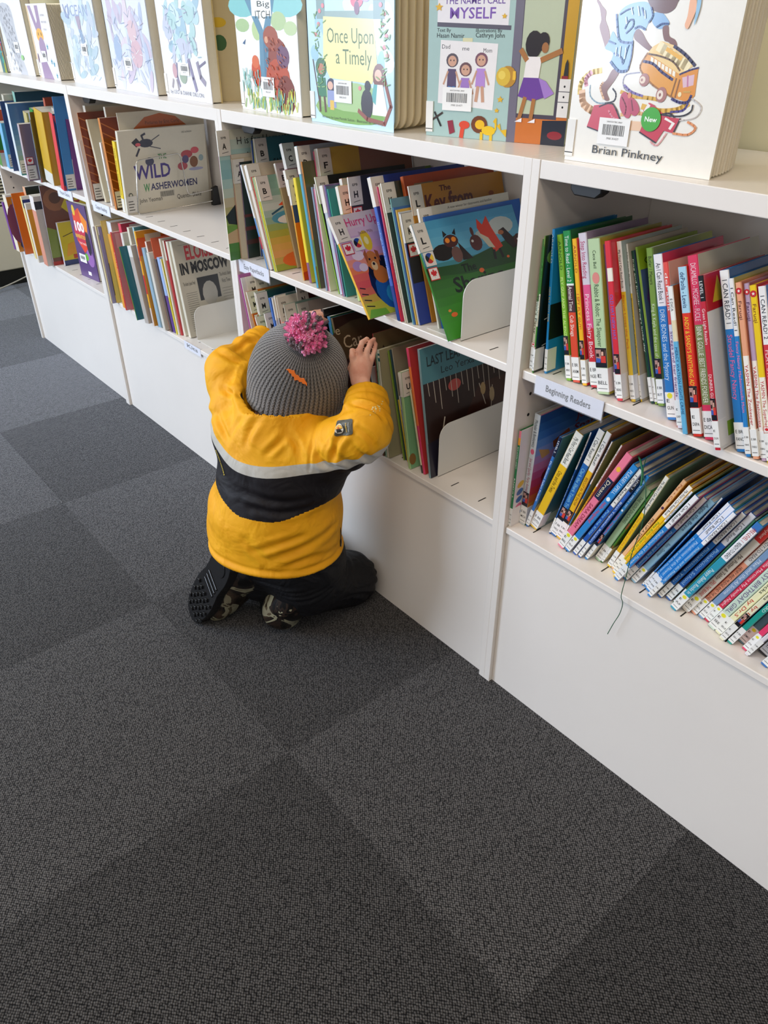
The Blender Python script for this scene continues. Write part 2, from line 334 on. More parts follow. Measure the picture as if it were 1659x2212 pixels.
# every book in the rows: shelf, place along the shelf, set-back, height, thickness, depth, lean, print
BOOKS = [
dict(sh='B3M', x=0.0387, y=0.0138, h=0.2119, t=0.0067, d=0.155, lean=-0.0097, cov='cfc7ab', label='thin beige and green reader, first of its row against the side panel', bands=[(0.55, 1, '4d7a3a'), (0.4, 0.55, 'd6e0cf')], tx=[("Timo's Party", 0.3, 0.6, '2b2b22')], lab=('E BR', 'ALL'), leaf=1, hc=0),
dict(sh='B3M', x=0.049, y=0.0089, h=0.2176, t=0.0027, d=0.155, lean=-0.0234, cov='3c8a2f', label='green reader with a cream title box and a maple leaf sticker', bands=[(0.36, 0.6, 'e9e6d2'), (0.93, 1, '6b8c3a')], tx=[('Allenby & Griffiths', 0.62, 0.95, '173d14'), ("Timo's Garden", 0.38, 0.59, '2c4a2c')], lab=('E BR', 'ALLE'), leaf=1, fc='0f1d14', fr=[('e', '5d8a35', 0.2, 0.85, 0.15, 0.06), ('e', 'c6472f', 0.4, 0.7, 0.06, 0.04), ('l', 'dadfd6', [(0.1, 0.2), (0.5, 0.25)], 0.01), ('l', 'dadfd6', [(0.1, 0.4), (0.5, 0.45)], 0.01)]),
dict(sh='B3M', x=0.0627, y=0.0229, h=0.2267, t=0.0051, d=0.155, lean=-0.0728, cov='1f8fd0', label='bright blue reader, blue cover with a black block, third from the side panel', tx=[('ARNOLD', 0.78, 0.97, 'eaf4fa'), ('HIDE FLY CITY RIDE', 0.38, 0.62, 'e8c23a')], lab=('E BR', 'ARNO'), kid=1, fc='1a86c8', fr=[('r', '10161d', 0, 0.25, 1, 0.5), ('r', '10161d', 0.3, 0.5, 1, 0.7)]),
dict(sh='B3M', x=0.1056, y=0.0274, h=0.2244, t=0.0095, d=0.155, lean=-0.2396, cov='7db62c', label='lime green reader leaning left, slightly apart from the blue one', tx=[('ARNOLD', 0.77, 0.96, '2c5b14'), ('FLY GUY AND THE ALIENZZ', 0.3, 0.72, 'dfee9a')], bands=[(0.16, 0.2, 'caa52a')], lab=('E BR', 'ARNO'), kid=1, fc='6fa527'),
dict(sh='B3M', x=0.117, y=0.0295, h=0.2315, t=0.0142, d=0.155, lean=-0.2445, cov='178a43', label='reader with a green top and red lower spine', bands=[(0, 0.48, 'd9482c'), (0.48, 0.66, '4a2630'), (0.655, 0.668, 'e9efe9')], tx=[('Time to Read - Level 2', 0.68, 0.97, 'eaf3ea'), ('Animal Time', 0.49, 0.65, 'f2e9e2'), ('Cub Shrugs', 0.32, 0.46, 'fbeee4')], lab=('E BR', 'ANIM'), fc='14602c', fr=[('p', '2f8f2f', [(0, 0.2), (0.35, 0.6), (0.15, 0.2)]), ('p', '2f8f2f', [(0.2, 0.1), (0.5, 0.4), (0.4, 0.1)])]),
dict(sh='B3M', x=0.135, y=0.0311, h=0.2234, t=0.0086, d=0.155, lean=-0.2569, cov='f0b418', label='yellow-spined reader with red lettering and a red cover', tx=[('ARNOLD', 0.78, 0.96, 'b2521c'), ('I SPY FLY GUY!', 0.4, 0.64, 'c2272b')], lab=('E BR', 'ARNO'), kid=1, fc='cf2230'),
dict(sh='B3M', x=0.1484, y=0.0354, h=0.2333, t=0.015, d=0.155, lean=-0.2748, cov='d3cbd6', label='reader with a white top and pink and red lower spine', bands=[(0, 0.4, 'cb2a36'), (0.4, 0.68, 'e0578a')], tx=[('Step Into Reading', 0.72, 0.95, 'b83a68'), ('Princess Fairy Book', 0.2, 0.62, 'f7dbe4')], lab=('E BR', 'NGEL'), fc='9c86a8'),
dict(sh='B3M', x=0.1706, y=0.0238, h=0.2306, t=0.0212, d=0.155, lean=-0.2592, cov='b5cda0', label='thick pale green hardcover reader with a robot title', tx=[('Cece Bell', 0.82, 0.93, '3c5337'), ('Rabbit & Robot: The Sleepover', 0.32, 0.72, '3c5337')], sp=[(0.76, 'd9887f'), (0.27, 'cf7f86')], lab=('E', 'BELL'), kid=1, fc='a7a33a'),
dict(sh='B3M', x=0.1992, y=0.0306, h=0.2282, t=0.0056, d=0.155, lean=-0.2859, cov='8d5a92', label='thin purple reader squeezed behind the red hat book', lab=('E', 'BER'), kid=1, hc=0),
dict(sh='B3M', x=0.2056, y=0.0254, h=0.2344, t=0.01, d=0.155, lean=-0.2855, cov='d52a3a', label='red hardcover reader with blue title lettering and white cover stripe', tx=[('OLD HAT NEW HAT', 0.4, 0.68, '4f6fd0')], bands=[(0.76, 0.84, 'efe9da')], lab=('E BR', 'BERE'), kid=1, fc='d52a3a', fr=[('p', 'e8e2d4', [(0, 0), (0.9, 0), (0.9, 0.75), (0.3, 0.72), (0, 0.6)]), ('e', '6d1f22', 0.4, 0.22, 0.12, 0.07), ('e', '2c5c9c', 0.2, 0.55, 0.05, 0.1)]),
dict(sh='B3M', x=0.2212, y=0.0388, h=0.2351, t=0.0078, d=0.155, lean=-0.3056, cov='e3ba22', label='white and yellow spined puppy reader, left of its twin', bands=[(0.7, 1, 'f0eee6')], tx=[('My First I Can Read Book', 0.72, 0.95, '26313c'), ('Biscuit Loves the Park', 0.34, 0.68, 'd5652c')], lab=('E BR', 'BISC'), fc='a8b7b0'),
dict(sh='B3M', x=0.231, y=0.0493, h=0.2323, t=0.0026, d=0.155, lean=-0.3108, cov='e6bd2a', label='white and yellow spined puppy reader, right of its twin', bands=[(0.7, 1, 'efece2')], tx=[('My First Book', 0.74, 0.95, '26313c'), ("Biscuit's Snow Day Race", 0.3, 0.67, '5a4a1c')], lab=('E BR', 'BISC'), fc='c3b9a4'),
dict(sh='B3M', x=0.2452, y=0.0553, h=0.2257, t=0.0044, d=0.155, lean=-0.3575, cov='16452f', label='thin dark green paperback reader about frogs leaning left', tx=[("frog and friends: frog's lucky day", 0.35, 0.95, 'e4ead9')], lab=('E BR', 'BUN'), hc=0, fc='3a4a6a'),
dict(sh='B3M', x=0.2503, y=0.0578, h=0.2314, t=0.0044, d=0.155, lean=-0.3543, cov='8aa83a', label='thin reader with a lime, purple and blue cover and a black star corner', lab=('E', 'BUN'), hc=0, fc='4c5f92', fr=[('r', '9cb82c', 0, 0.86, 1, 1), ('t', '1c2c10', 'Grades', 0.08, 0.89, 0.04, 0.4), ('e', '5c3c8e', 0.35, 0.68, 0.3, 0.12), ('e', '6d6aa6', 0.6, 0.45, 0.3, 0.15), ('p', '6b4a2a', [(0.1, 0), (0.3, 0.3), (0.2, 0.3), (0, 0.1)])]),
dict(sh='B3M', x=0.2563, y=0.0573, h=0.2296, t=0.0106, d=0.155, lean=-0.3003, cov='7c9a3e', label='olive green reader with small dark type', tx=[('Butler / Meyers', 0.78, 0.95, '38451c'), ('King & Kayla and the case of the secret', 0.2, 0.66, 'dfe6c2')], lab=('E BR', 'BUT'), kid=1, fc='a7b25a', hc=0),
dict(sh='B3M', x=0.2926, y=0.0271, h=0.2333, t=0.0143, d=0.155, lean=-0.319, cov='2b78c0', label='white and blue reader pulled forward of its neighbours', bands=[(0.7, 1, 'e8e7ea')], tx=[('An I Can Read Book 1', 0.72, 0.95, '33353c'), ('DIRK BONES and the Mystery', 0.25, 0.68, 'cfe0f2')], lab=('E', 'GUN'), fc='7a3a86', fr=[('r', 'cc3c60', 0, 0.9, 1, 1)], dot=1),
dict(sh='B3M', x=0.3169, y=0.0142, h=0.2301, t=0.0082, d=0.155, lean=-0.3228, cov='e05048', label='red and white reader with handwritten author lettering', bands=[(0, 0.64, 'dfd9e2')], tx=[('dePaola', 0.72, 0.94, 'f8ece6'), ('Strega and her friends', 0.2, 0.6, '7a4f8c')], lab=('E', 'DEP'), fc='cdb6a8'),
dict(sh='B3M', x=0.332, y=0.0032, h=0.2044, t=0.008, d=0.155, lean=-0.3398, cov='63b0d8', label='pale blue reader with a tall white label and yellow dot near its top', bands=[(0.78, 1, 'eeeee8'), (0.64, 0.78, 'e4d7b2')], tx=[('E DICA', 0.84, 0.92, '2a2a2a'), ('MERCY WATSON FIGHTS CRIME', 0.14, 0.6, '1d4a78')], fc='8d5a34', dot=2),
dict(sh='B3M', x=0.3456, y=0.0083, h=0.2313, t=0.0126, d=0.155, lean=-0.3332, cov='da3324', label='red hardcover reader with orange title and pale blue top band', bands=[(0.74, 1, 'a9d3e8')], tx=[('dePaola - Lewis', 0.77, 0.97, '23406e'), ("ANDY & SANDY'S ANYTHING ADVENTURE", 0.2, 0.72, 'f5d23a')], lab=('E', 'DEPA'), kid=1, fc='c92e22'),
dict(sh='B3M', x=0.3613, y=0.0119, h=0.2483, t=0.0146, d=0.155, lean=-0.3409, cov='d8375c', label='crimson pink hardcover with a long olive title panel', tx=[('DICAMILLO - MCGHEE - FUCILE', 0.66, 0.96, 'f6d5dc')], panel=(0.2, 0.64, '7f8a55', 'BINK & GOLLIE: BEST FRIENDS FOREVER', 'eef0dc'), lab=('E BR', 'DICA'), fc='b9b6a2'),
dict(sh='B3M', x=0.3871, y=-0.0057, h=0.232, t=0.0081, d=0.155, lean=-0.3499, cov='c2263a', label='thick goose reader, red spine with black top and white duck cover pulled forward', bands=[(0.86, 1, '17171a')], tx=[('LEVEL 1', 0.88, 0.97, 'f0f0f0'), ('Green Light Readers', 0.62, 0.82, 'f7dfe0'), ('DUNREA GUS', 0.3, 0.45, 'f7dfe0')], lab=('E', 'DUN'), kid=1, fc='ecebe6', fr=[('r', 'c9252c', 0, 0.8, 1, 1), ('p', 'e8c53a', [(0.1, 0.84), (0.2, 0.98), (0.28, 0.84)]), ('t', 'f2d0a8', 'Gossie', 0.4, 0.88, 0.05, 0.45), ('e', 'c25c28', 0.35, 0.18, 0.08, 0.05), ('p', '8cb83a', [(0, 0.06), (1, 0.06), (1, 0.13), (0.1, 0.15)])]),
dict(sh='B3M', x=0.4081, y=0.0132, h=0.2396, t=0.0127, d=0.155, lean=-0.3549, cov='2478bd', label='white and blue level one reader, left of a matching pair', bands=[(0.69, 1, 'ecebe8')], tx=[('I CAN READ! 1', 0.72, 0.95, '2a3440'), ('Strudel Fancy Nancy', 0.3, 0.66, 'ef6a9a')], lab=('E BR', 'FANC'), fc='23538c'),
dict(sh='B3M', x=0.4234, y=0.0093, h=0.234, t=0.007, d=0.155, lean=-0.3599, cov='2a80c4', label='white and blue level one reader, right of a matching pair', bands=[(0.69, 1, 'e9e7e4')], tx=[('I Can Read! 1', 0.72, 0.95, '2a3440'), ('Fancy Nancy Mademoiselle Mom', 0.26, 0.66, 'f07aa6')], lab=('E BR', 'FANC'), fc='a0943e'),
dict(sh='B3M', x=0.4327, y=0.0104, h=0.2309, t=0.0082, d=0.155, lean=-0.3658, cov='e8a37e', label='peach spined reader with a red star seal', bands=[(0.17, 0.6, 'f4ede2')], tx=[('Faruqi', 0.8, 0.9, '5a2f2c'), ('YASMIN The Zookeeper', 0.2, 0.55, 'c22a33')], lab=('E BR', 'FARU'), seal=1, fc='b96a4c'),
dict(sh='B3M', x=0.4424, y=0.0141, h=0.2313, t=0.0074, d=0.155, lean=-0.3683, cov='b79bb4', label='mauve spined reader with a red star seal', bands=[(0.17, 0.58, 'efe6dc')], tx=[('Faruqi', 0.8, 0.9, '50305a'), ('YASMIN The Fashionista', 0.2, 0.55, 'c22a33')], lab=('E BR', 'FARU'), seal=1, fc='8b4a5e'),
dict(sh='B3M', x=0.4512, y=0.013, h=0.2313, t=0.0086, d=0.155, lean=-0.3699, cov='ecc81c', label='yellow spined reader with a red star seal at the picture edge', bands=[(0.17, 0.5, 'f4efe0')], tx=[('Faruqi', 0.8, 0.9, '7a4a1c'), ('YASMIN The Superhero', 0.2, 0.48, 'c22a33')], lab=('E BR', 'FARU'), seal=1, leaf=1, fc='b03028'),
dict(sh='B3M', x=0.4608, y=0.0129, h=0.2321, t=0.0099, d=0.155, lean=-0.364, cov='cf3a44', label='white and red level two reader, last one showing on its row', bands=[(0.69, 1, 'eceae8')], tx=[('I CAN READ! 2', 0.72, 0.95, '2a3440'), ('FLAT STANLEY', 0.4, 0.66, 'f2d6d6')], lab=('E BR', 'FLAT'), fc='3a6fb0'),
dict(sh='B3L', x=0.0304, y=0.0108, h=0.2032, t=0.0056, d=0.155, lean=0.0116, cov='1d7a46', label='green reader with pink and orange bands, upright against the side panel', bands=[(0.93, 1, 'ef7f92'), (0.86, 0.93, 'f0a02c'), (0, 0.1, 'e6e3da')], tx=[('RICK ACKERLY NESBITT', 0.62, 0.84, 'd8efe0'), ('RAEKUS 2', 0.32, 0.52, 'f2f4ea')], lab=('E BR', 'FUNN'), fc='e3e0df', fr=[('r', 'c93a3a', 0.75, 0.6, 1, 0.95), ('e', '4a78b0', 0.1, 0.12, 0.06, 0.03, 0.5), ('e', 'd9608a', 0.1, 0.2, 0.06, 0.03, 0.5), ('e', '4a78b0', 0.1, 0.28, 0.06, 0.03, 0.5), ('e', '4a78b0', 0.1, 0.36, 0.06, 0.03, 0.5), ('e', 'e2b83c', 0.1, 0.44, 0.06, 0.03, 0.5), ('e', 'e2b83c', 0.26, 0.12, 0.06, 0.03, 0.5), ('e', '4a78b0', 0.26, 0.2, 0.06, 0.03, 0.5), ('e', 'd9608a', 0.26, 0.28, 0.06, 0.03, 0.5), ('e', '4a78b0', 0.26, 0.36, 0.06, 0.03, 0.5), ('e', '4a78b0', 0.26, 0.44, 0.06, 0.03, 0.5), ('e', '4a78b0', 0.42, 0.12, 0.06, 0.03, 0.5), ('e', 'e2b83c', 0.42, 0.2, 0.06, 0.03, 0.5), ('e', '4a78b0', 0.42, 0.28, 0.06, 0.03, 0.5), ('e', 'd9608a', 0.42, 0.36, 0.06, 0.03, 0.5), ('e', '4a78b0', 0.42, 0.44, 0.06, 0.03, 0.5), ('e', '4a78b0', 0.58, 0.12, 0.06, 0.03, 0.5), ('e', '4a78b0', 0.58, 0.2, 0.06, 0.03, 0.5), ('e', 'e2b83c', 0.58, 0.28, 0.06, 0.03, 0.5), ('e', '4a78b0', 0.58, 0.36, 0.06, 0.03, 0.5), ('e', 'd9608a', 0.58, 0.44, 0.06, 0.03, 0.5), ('e', 'd9608a', 0.74, 0.12, 0.06, 0.03, 0.5), ('e', '4a78b0', 0.74, 0.2, 0.06, 0.03, 0.5), ('e', '4a78b0', 0.74, 0.28, 0.06, 0.03, 0.5), ('e', 'e2b83c', 0.74, 0.36, 0.06, 0.03, 0.5), ('e', '4a78b0', 0.74, 0.44, 0.06, 0.03, 0.5), ('e', '4a78b0', 0.9, 0.12, 0.06, 0.03, 0.5), ('e', 'd9608a', 0.9, 0.2, 0.06, 0.03, 0.5), ('e', '4a78b0', 0.9, 0.28, 0.06, 0.03, 0.5), ('e', '4a78b0', 0.9, 0.36, 0.06, 0.03, 0.5), ('e', 'e2b83c', 0.9, 0.44, 0.06, 0.03, 0.5)]),
dict(sh='B3L', x=0.0364, y=0.0351, h=0.2326, t=0.0137, d=0.21, lean=0.0327, cov='c9d1d6', label='tall pale grey spine with a pink sunset giraffe cover', tx=[('Michalak & Bonkowicz', 0.72, 0.95, '394a55'), ('Joe and Sparky, Party Animals!', 0.3, 0.62, 'a3405a')], sp=[(0.68, 'd85a7a')], lab=('E BR', 'MICH'), kid=1, fc='d8739a', fr=[('g', '', ['5f8f2f', 'e2912c', 'd8432f', 'c9406e', 'd88aa8', '7fa6cf', '3f78b4', '2d5a9a'], 0, 0, 1, 1), ('t', '8c1f28', 'Joe and', 0.5, 0.83, 0.07, 0.42, 0.02), ('t', '8c1f28', 'Sparky', 0.5, 0.72, 0.07, 0.45, 0.02), ('p', 'b0571f', [(0.22, 0.72), (0.42, 0.78), (0.46, 0.72), (0.3, 0.64), (0.24, 0.66)]), ('p', 'b0571f', [(0.3, 0.68), (0.38, 0.68), (0.46, 0.45), (0.36, 0.45)]), ('p', 'd9a05a', [(0.18, 0.66), (0.04, 0.7), (0.1, 0.6), (0.2, 0.62)]), ('e', '7a2418', 0.24, 0.42, 0.11, 0.07), ('e', 'a23c26', 0.24, 0.43, 0.06, 0.03), ('e', '5e6a78', 0.3, 0.16, 0.06, 0.05)]),
dict(sh='B3L', x=0.0511, y=0.0362, h=0.2136, t=0.0064, d=0.155, lean=0.2329, cov='2f6fb8', label='blue reader with a navy level band, first of the leaning readers', bands=[(0.8, 1, '15203c')], tx=[('LEVEL 2', 0.84, 0.96, 'e6eaf2'), ('Dr Animal Safari Friends', 0.3, 0.75, 'd6e4f4')], lab=('E BR', 'MCK'), kid=0, fc='3c78a8', fr=[('e', 'e8d9a0', 0.3, 0.2, 0.3, 0.14), ('e', 'c98f3c', 0.5, 0.55, 0.12, 0.08), ('e', 'c4585a', 0.6, 0.85, 0.12, 0.04)]),
dict(sh='B3L', x=0.0588, y=0.0399, h=0.2374, t=0.0167, d=0.155, lean=0.3021, cov='e9bb1f', label='yellow spined reader with white top and deep teal cover', bands=[(0.68, 1, 'e9e7dc')], tx=[('My First I Can Read Book', 0.7, 0.95, '2a3a3a'), ('Otto and the Twins', 0.4, 0.62, '5c4a10')], lab=('E BR', 'OTTO'), fc='2c6a6c', fr=[('e', 'a8c2a4', 0.3, 0.1, 0.3, 0.06), ('e', 'd8d2ae', 0.55, 0.8, 0.18, 0.05)]),
dict(sh='B3L', x=0.0966, y=0.05, h=0.2388, t=0.0026, d=0.155, lean=0.2293, cov='2a5fa6', label='blue shark reader half hidden, standing back from its neighbours', bands=[(0.66, 1, 'e6e3da')], tx=[('I Can Read!', 0.7, 0.9, '2a3440'), ('CLARK THE SHARK', 0.25, 0.6, 'bcd6ee')], lab=('E', 'SHA'), fc='225a86', dot=1),
dict(sh='B3L', x=0.1003, y=0.05, h=0.2516, t=0.0127, d=0.155, lean=0.2634, cov='2465ac', label='blue reader with a white top, picture sticker and pale paper edge', bands=[(0.7, 1, 'e9e5da')], tx=[('I Can Read! 1', 0.74, 0.93, '2a3440'), ('Clark the Shark Tooth Trouble', 0.22, 0.66, '8fd0e8')], lab=('E BR', 'HALE'), kid=1, fc='2a6a4e'),
dict(sh='B3L', x=0.1139, y=0.05, h=0.2536, t=0.0104, d=0.155, lean=0.2682, cov='e6b41e', label='golden yellow reader with picture sticker, fifth of the leaning group', bands=[(0.66, 1, 'e9e7e0')], tx=[('I Can Read!', 0.72, 0.92, '2a3440'), ('BISCUIT IN THE SNOW', 0.34, 0.6, '7a3e1c')], lab=('E BR', 'BISC'), kid=1, fc='9a6a48'),
dict(sh='B3L', x=0.1246, y=0.05, h=0.242, t=0.0026, d=0.155, lean=0.2868, cov='3a80c0', label='thin blue and yellow reader beside the golden one', bands=[(0.6, 1, 'eceae4'), (0.3, 0.45, 'e7b92a')], tx=[('My First I Can Read', 0.65, 0.93, '2a3440')], lab=('E', 'BISC'), fc='7f8f7a'),
dict(sh='B3L', x=0.1278, y=0.05, h=0.2472, t=0.003, d=0.155, lean=0.344, cov='e7b92a', label='yellow reader whose white top overlaps a pink one', bands=[(0.6, 1, 'ecebe6')], tx=[('My First I Can Read Book', 0.63, 0.95, '2a3440'), ('BISCUIT PLAYS', 0.35, 0.55, '7a3e1c')], lab=('E', 'BISC'), kid=1, fc='a08a6a', dot=1),
dict(sh='B3L', x=0.133, y=0.0299, h=0.2541, t=0.0131, d=0.155, lean=0.4154, cov='ef7d98', label='pink reader with a navy block, pulled forward near the row start', bands=[(0.56, 0.76, '1f2a4a')], tx=[('Dream', 0.58, 0.74, 'f2e6c6'), ('SARA DREAM', 0.24, 0.5, '8e1f3c')], lab=('E', 'BEL'), sp=[(0.86, 'f2b83c')], fc='d8606a', dot=2),
dict(sh='B3L', x=0.1482, y=0.0305, h=0.2403, t=0.0114, d=0.155, lean=0.4367, cov='2b86cc', label='bright blue dog reader with red title, first of two', tx=[('PLEASE! I SPELL', 0.7, 0.95, 'dfeefa'), ('Hello, Hedgehog!', 0.36, 0.6, 'e23a34')], sp=[(0.64, 'eef4f8')], lab=('E', 'FEUT'), fc='2476ba', dot=1),
dict(sh='B3L', x=0.1651, y=0.033, h=0.2352, t=0.008, d=0.155, lean=0.4182, cov='2259b0', label='white topped blue reader between the two bright blue dog readers', bands=[(0.6, 1, 'eeebe2')], tx=[('I Can Read! 1', 0.64, 0.94, '2a3440'), ('Pete the Kitty', 0.25, 0.55, '8fd0f0')], lab=('E BR', 'FEU'), fc='cfc9b8'),
dict(sh='B3L', x=0.1772, y=0.0322, h=0.2258, t=0.0059, d=0.155, lean=0.4047, cov='2b62b8', label='navy topped level two reader next to a white topped one', bands=[(0.82, 1, '17181f')], tx=[('LEVEL 2', 0.85, 0.95, 'e8e8ee'), ('Best Together Readers', 0.2, 0.7, 'dbe6f4')], lab=('E BR', 'FIN'), fc='1f4f9c'),
dict(sh='B3L', x=0.1884, y=0.0372, h=0.2236, t=0.0062, d=0.155, lean=0.3862, cov='2f8bd0', label='bright blue dog reader with red title, second of two', tx=[('PLEASE! I SPELL IT!', 0.66, 0.95, 'dfeefa'), ('Hello, Hedgehog!', 0.3, 0.58, 'e23a34')], sp=[(0.62, 'eef4f8')], lab=('E BR', 'FEUT'), kid=1, fc='245c9c'),
dict(sh='B3L', x=0.2013, y=0.05, h=0.1886, t=0.0118, d=0.155, lean=0.3588, cov='a9c9a2', label='pale green reader, lower than the readers around it', tx=[('THE GOLF DUCKING', 0.55, 0.9, '3f5c44')], lab=('E BR', 'GOL'), fc='3c7a58'),
dict(sh='B3L', x=0.2138, y=0.05, h=0.1891, t=0.0036, d=0.155, lean=0.3603, cov='3f7a2c', label='leafy green reader with brown vine and a dark green ribbon over it', bands=[(0.5, 0.58, '8a4a2a'), (0.2, 0.26, '7a5a2a')], lab=('E BR', 'GRE'), fc='3f7a4a'),
dict(sh='B3L', x=0.2273, y=0.05, h=0.2238, t=0.0078, d=0.155, lean=0.3153, cov='f0c520', label='yellow kitty reader under a white top, left of the peach tree book', bands=[(0.62, 1, 'ece9dc')], tx=[('My First I Can Read Book', 0.66, 0.95, '2a3440'), ('Pete the Kitty and the Unicorn', 0.12, 0.58, 'd8842a')], lab=('E BR', 'PETE'), fc='6f9a86'),
dict(sh='B3L', x=0.2362, y=0.0495, h=0.237, t=0.0073, d=0.155, lean=0.3907, cov='eab98c', label='peach reader with dark bold title and a small cat mark', tx=[('Peg + Cat', 0.78, 0.96, 'b2602a'), ('PEG UP A TREE', 0.36, 0.6, '2a2420')], sp=[(0.72, '4a2c50')], lab=('E BR', 'PEG'), fc='c98a3a'),
dict(sh='B3L', x=0.2445, y=0.0409, h=0.2393, t=0.0077, d=0.155, lean=0.4168, cov='efc41e', label='yellow kitty reader, left of two just after the peach tree book', bands=[(0.68, 1, 'f1efee')], tx=[('My First I Can Read Book', 0.7, 0.96, '2a3440'), ('Pete Kitty Goes to the Doctor', 0.14, 0.62, '3f8f3a')], lab=('E BR', 'PETE'), fc='d8902c'),
dict(sh='B3L', x=0.2529, y=0.033, h=0.2386, t=0.0034, d=0.155, lean=0.4232, cov='f0c724', label='yellow kitty reader, right of two just after the peach tree book', bands=[(0.68, 1, 'f3f1f1')], tx=[('My First I Can Read Book', 0.7, 0.96, '2a3440'), ('Pete Kitty and the Ball', 0.2, 0.62, 'd8602a')], lab=('E BR', 'PETE'), fc='8a9a3a'),
dict(sh='B3L', x=0.2579, y=0.0282, h=0.238, t=0.0086, d=0.155, lean=0.4412, cov='2a86cf', label='sky blue reader with a white top right after the yellow kitty readers', bands=[(0.66, 1, 'f2f1f2')], tx=[('I Can Read! 1', 0.7, 0.92, '2a3440'), ('Pinkalicious and the Flower Fairy', 0.12, 0.62, 'cfe6fa')], lab=('E BR', 'PINK'), fc='a0406a'),
dict(sh='B3L', x=0.2678, y=0.0404, h=0.2332, t=0.0075, d=0.155, lean=0.4406, cov='2c77bf', label='blue reader with a pinkish white top left of the pale blue one', bands=[(0.66, 1, 'e3dad6')], tx=[('I Can Read! 1', 0.7, 0.9, '2a3440'), ('Pinkalicious and the Flower Fairy', 0.12, 0.62, 'b8d6f2')], lab=('E BR', 'PINK'), fc='8e3a66'),
dict(sh='B3L', x=0.279, y=0.0458, h=0.2285, t=0.0105, d=0.155, lean=0.4322, cov='92bfd6', label='pale steel blue reader with dark bold brave title and yellow dot', tx=[('Aggie the Brave', 0.66, 0.96, '26405e'), ('Ries - Dormer', 0.34, 0.5, '44607a')], lab=('E', 'RIES'), fc='6fa0bc', dot=1),
dict(sh='B3L', x=0.2984, y=0.05, h=0.2364, t=0.0026, d=0.155, lean=0.3957, cov='2b84cd', label='first of four overlapping blue fairy readers with stacked white tops', bands=[(0.66, 1, 'e8e6da')], tx=[('I CAN READ!', 0.72, 0.9, '2a3440'), ('Pinkalicious and the Perfect Present', 0.12, 0.62, 'cfe6fa')], lab=('E BR', 'PINK'), fc='24599c'),
dict(sh='B3L', x=0.3023, y=0.05, h=0.2346, t=0.0063, d=0.155, lean=0.4284, cov='2d88d0', label='second of four overlapping blue fairy readers', bands=[(0.66, 1, 'f1f0f0')], tx=[('I Can Read!', 0.72, 0.9, '2a3440'), ('Pinkalicious and the Flower Fairy', 0.12, 0.62, 'cfe6fa')], lab=('E BR', 'PINK'), fc='7c2e58'),
dict(sh='B3L', x=0.31, y=0.0436, h=0.2344, t=0.0091, d=0.155, lean=0.4296, cov='2a86cf', label='third of four overlapping blue fairy readers', bands=[(0.66, 1, 'efeef2')], tx=[('I Can Read!', 0.72, 0.9, '2a3440'), ('Pinkalicious and the Flower Fairy', 0.12, 0.62, 'cfe6fa')], lab=('E BR', 'PINK'), fc='2f8c8c'),
dict(sh='B3L', x=0.3205, y=0.0334, h=0.2335, t=0.007, d=0.155, lean=0.4302, cov='2b8ad4', label='last and front of four overlapping blue fairy readers', bands=[(0.66, 1, 'f3f3f6')], tx=[('I CAN READ! 1', 0.7, 0.92, '2a3440'), ('Pinkalicious and the Pinkerrific Fairy', 0.12, 0.62, 'd6eafc')], lab=('E BR', 'PINK'), fc='3a2a7a'),
dict(sh='B3L', x=0.3318, y=0.0448, h=0.231, t=0.0081, d=0.155, lean=0.418, cov='2468b4', label='deep blue reader with a grey white top after the four blue ones', bands=[(0.68, 1, 'dedad6')], tx=[('I CAN READ! 1', 0.7, 0.92, '2a3440'), ('Pinkalicious Tutu', 0.2, 0.62, 'a8d0f0')], lab=('E BR', 'PINK'), fc='46306e'),
dict(sh='B3L', x=0.344, y=0.05, h=0.2313, t=0.0101, d=0.155, lean=0.4069, cov='2a62ac', label='blue violet reader with a grey top left of the teal puppy one', bands=[(0.68, 1, 'd9d3d4')], tx=[('I Can Read!', 0.72, 0.9, '2a3440'), ('Pinkalicious School', 0.2, 0.62, 'a8d0f0')], lab=('E BR', 'PINK'), fc='6a3f86'),
dict(sh='B3L', x=0.358, y=0.05, h=0.2227, t=0.003, d=0.155, lean=0.3912, cov='3f7450', label='very thin dark green reader before the teal puppy one', lab=('E',), hc=0, fc='3f7450'),
dict(sh='B3L', x=0.363, y=0.0342, h=0.2301, t=0.0117, d=0.155, lean=0.4028, cov='2f9ab4', label='teal puppy reader with white level top and yellow dot', bands=[(0.62, 0.94, 'f0f1f4'), (0.94, 1, '3c78c0')], tx=[('PRE-LEVEL 1', 0.82, 0.95, 'c23a3a'), ('READY-TO-READ', 0.64, 0.8, '2a3440'), ('Puppy Bakes Rocks In', 0.2, 0.5, 'eaf6f6')], lab=('E', 'PUP'), fc='2a6fb0', dot=1),
dict(sh='B3L', x=0.3772, y=0.0456, h=0.2287, t=0.0125, d=0.155, lean=0.3983, cov='d8d0c2', label='cream reader with a red rounded top and red title words', bands=[(0.84, 1, 'cc2f2a')], tx=[('Rylant', 0.87, 0.96, 'f2dfda'), ('Mr. Putter & Tabby', 0.4, 0.68, '4a3f3a'), ('SPILL THE BEANS', 0.2, 0.38, 'c8362f')], lab=('E', 'RYL'), fc='c8362f', dot=1),
dict(sh='B3L', x=0.3912, y=0.05, h=0.2285, t=0.0095, d=0.155, lean=0.3977, cov='e89a7a', label='coral reader with a pale ready to read top', bands=[(0.62, 1, 'dcd6ce')], tx=[('READY-TO-READ', 0.66, 0.9, '2a3440'), ('HENRY AND MUDGE AND THE SNEAKY', 0.14, 0.58, '3a2a26')], lab=('E', 'RYL'), fc='b8d0c0', dot=1),
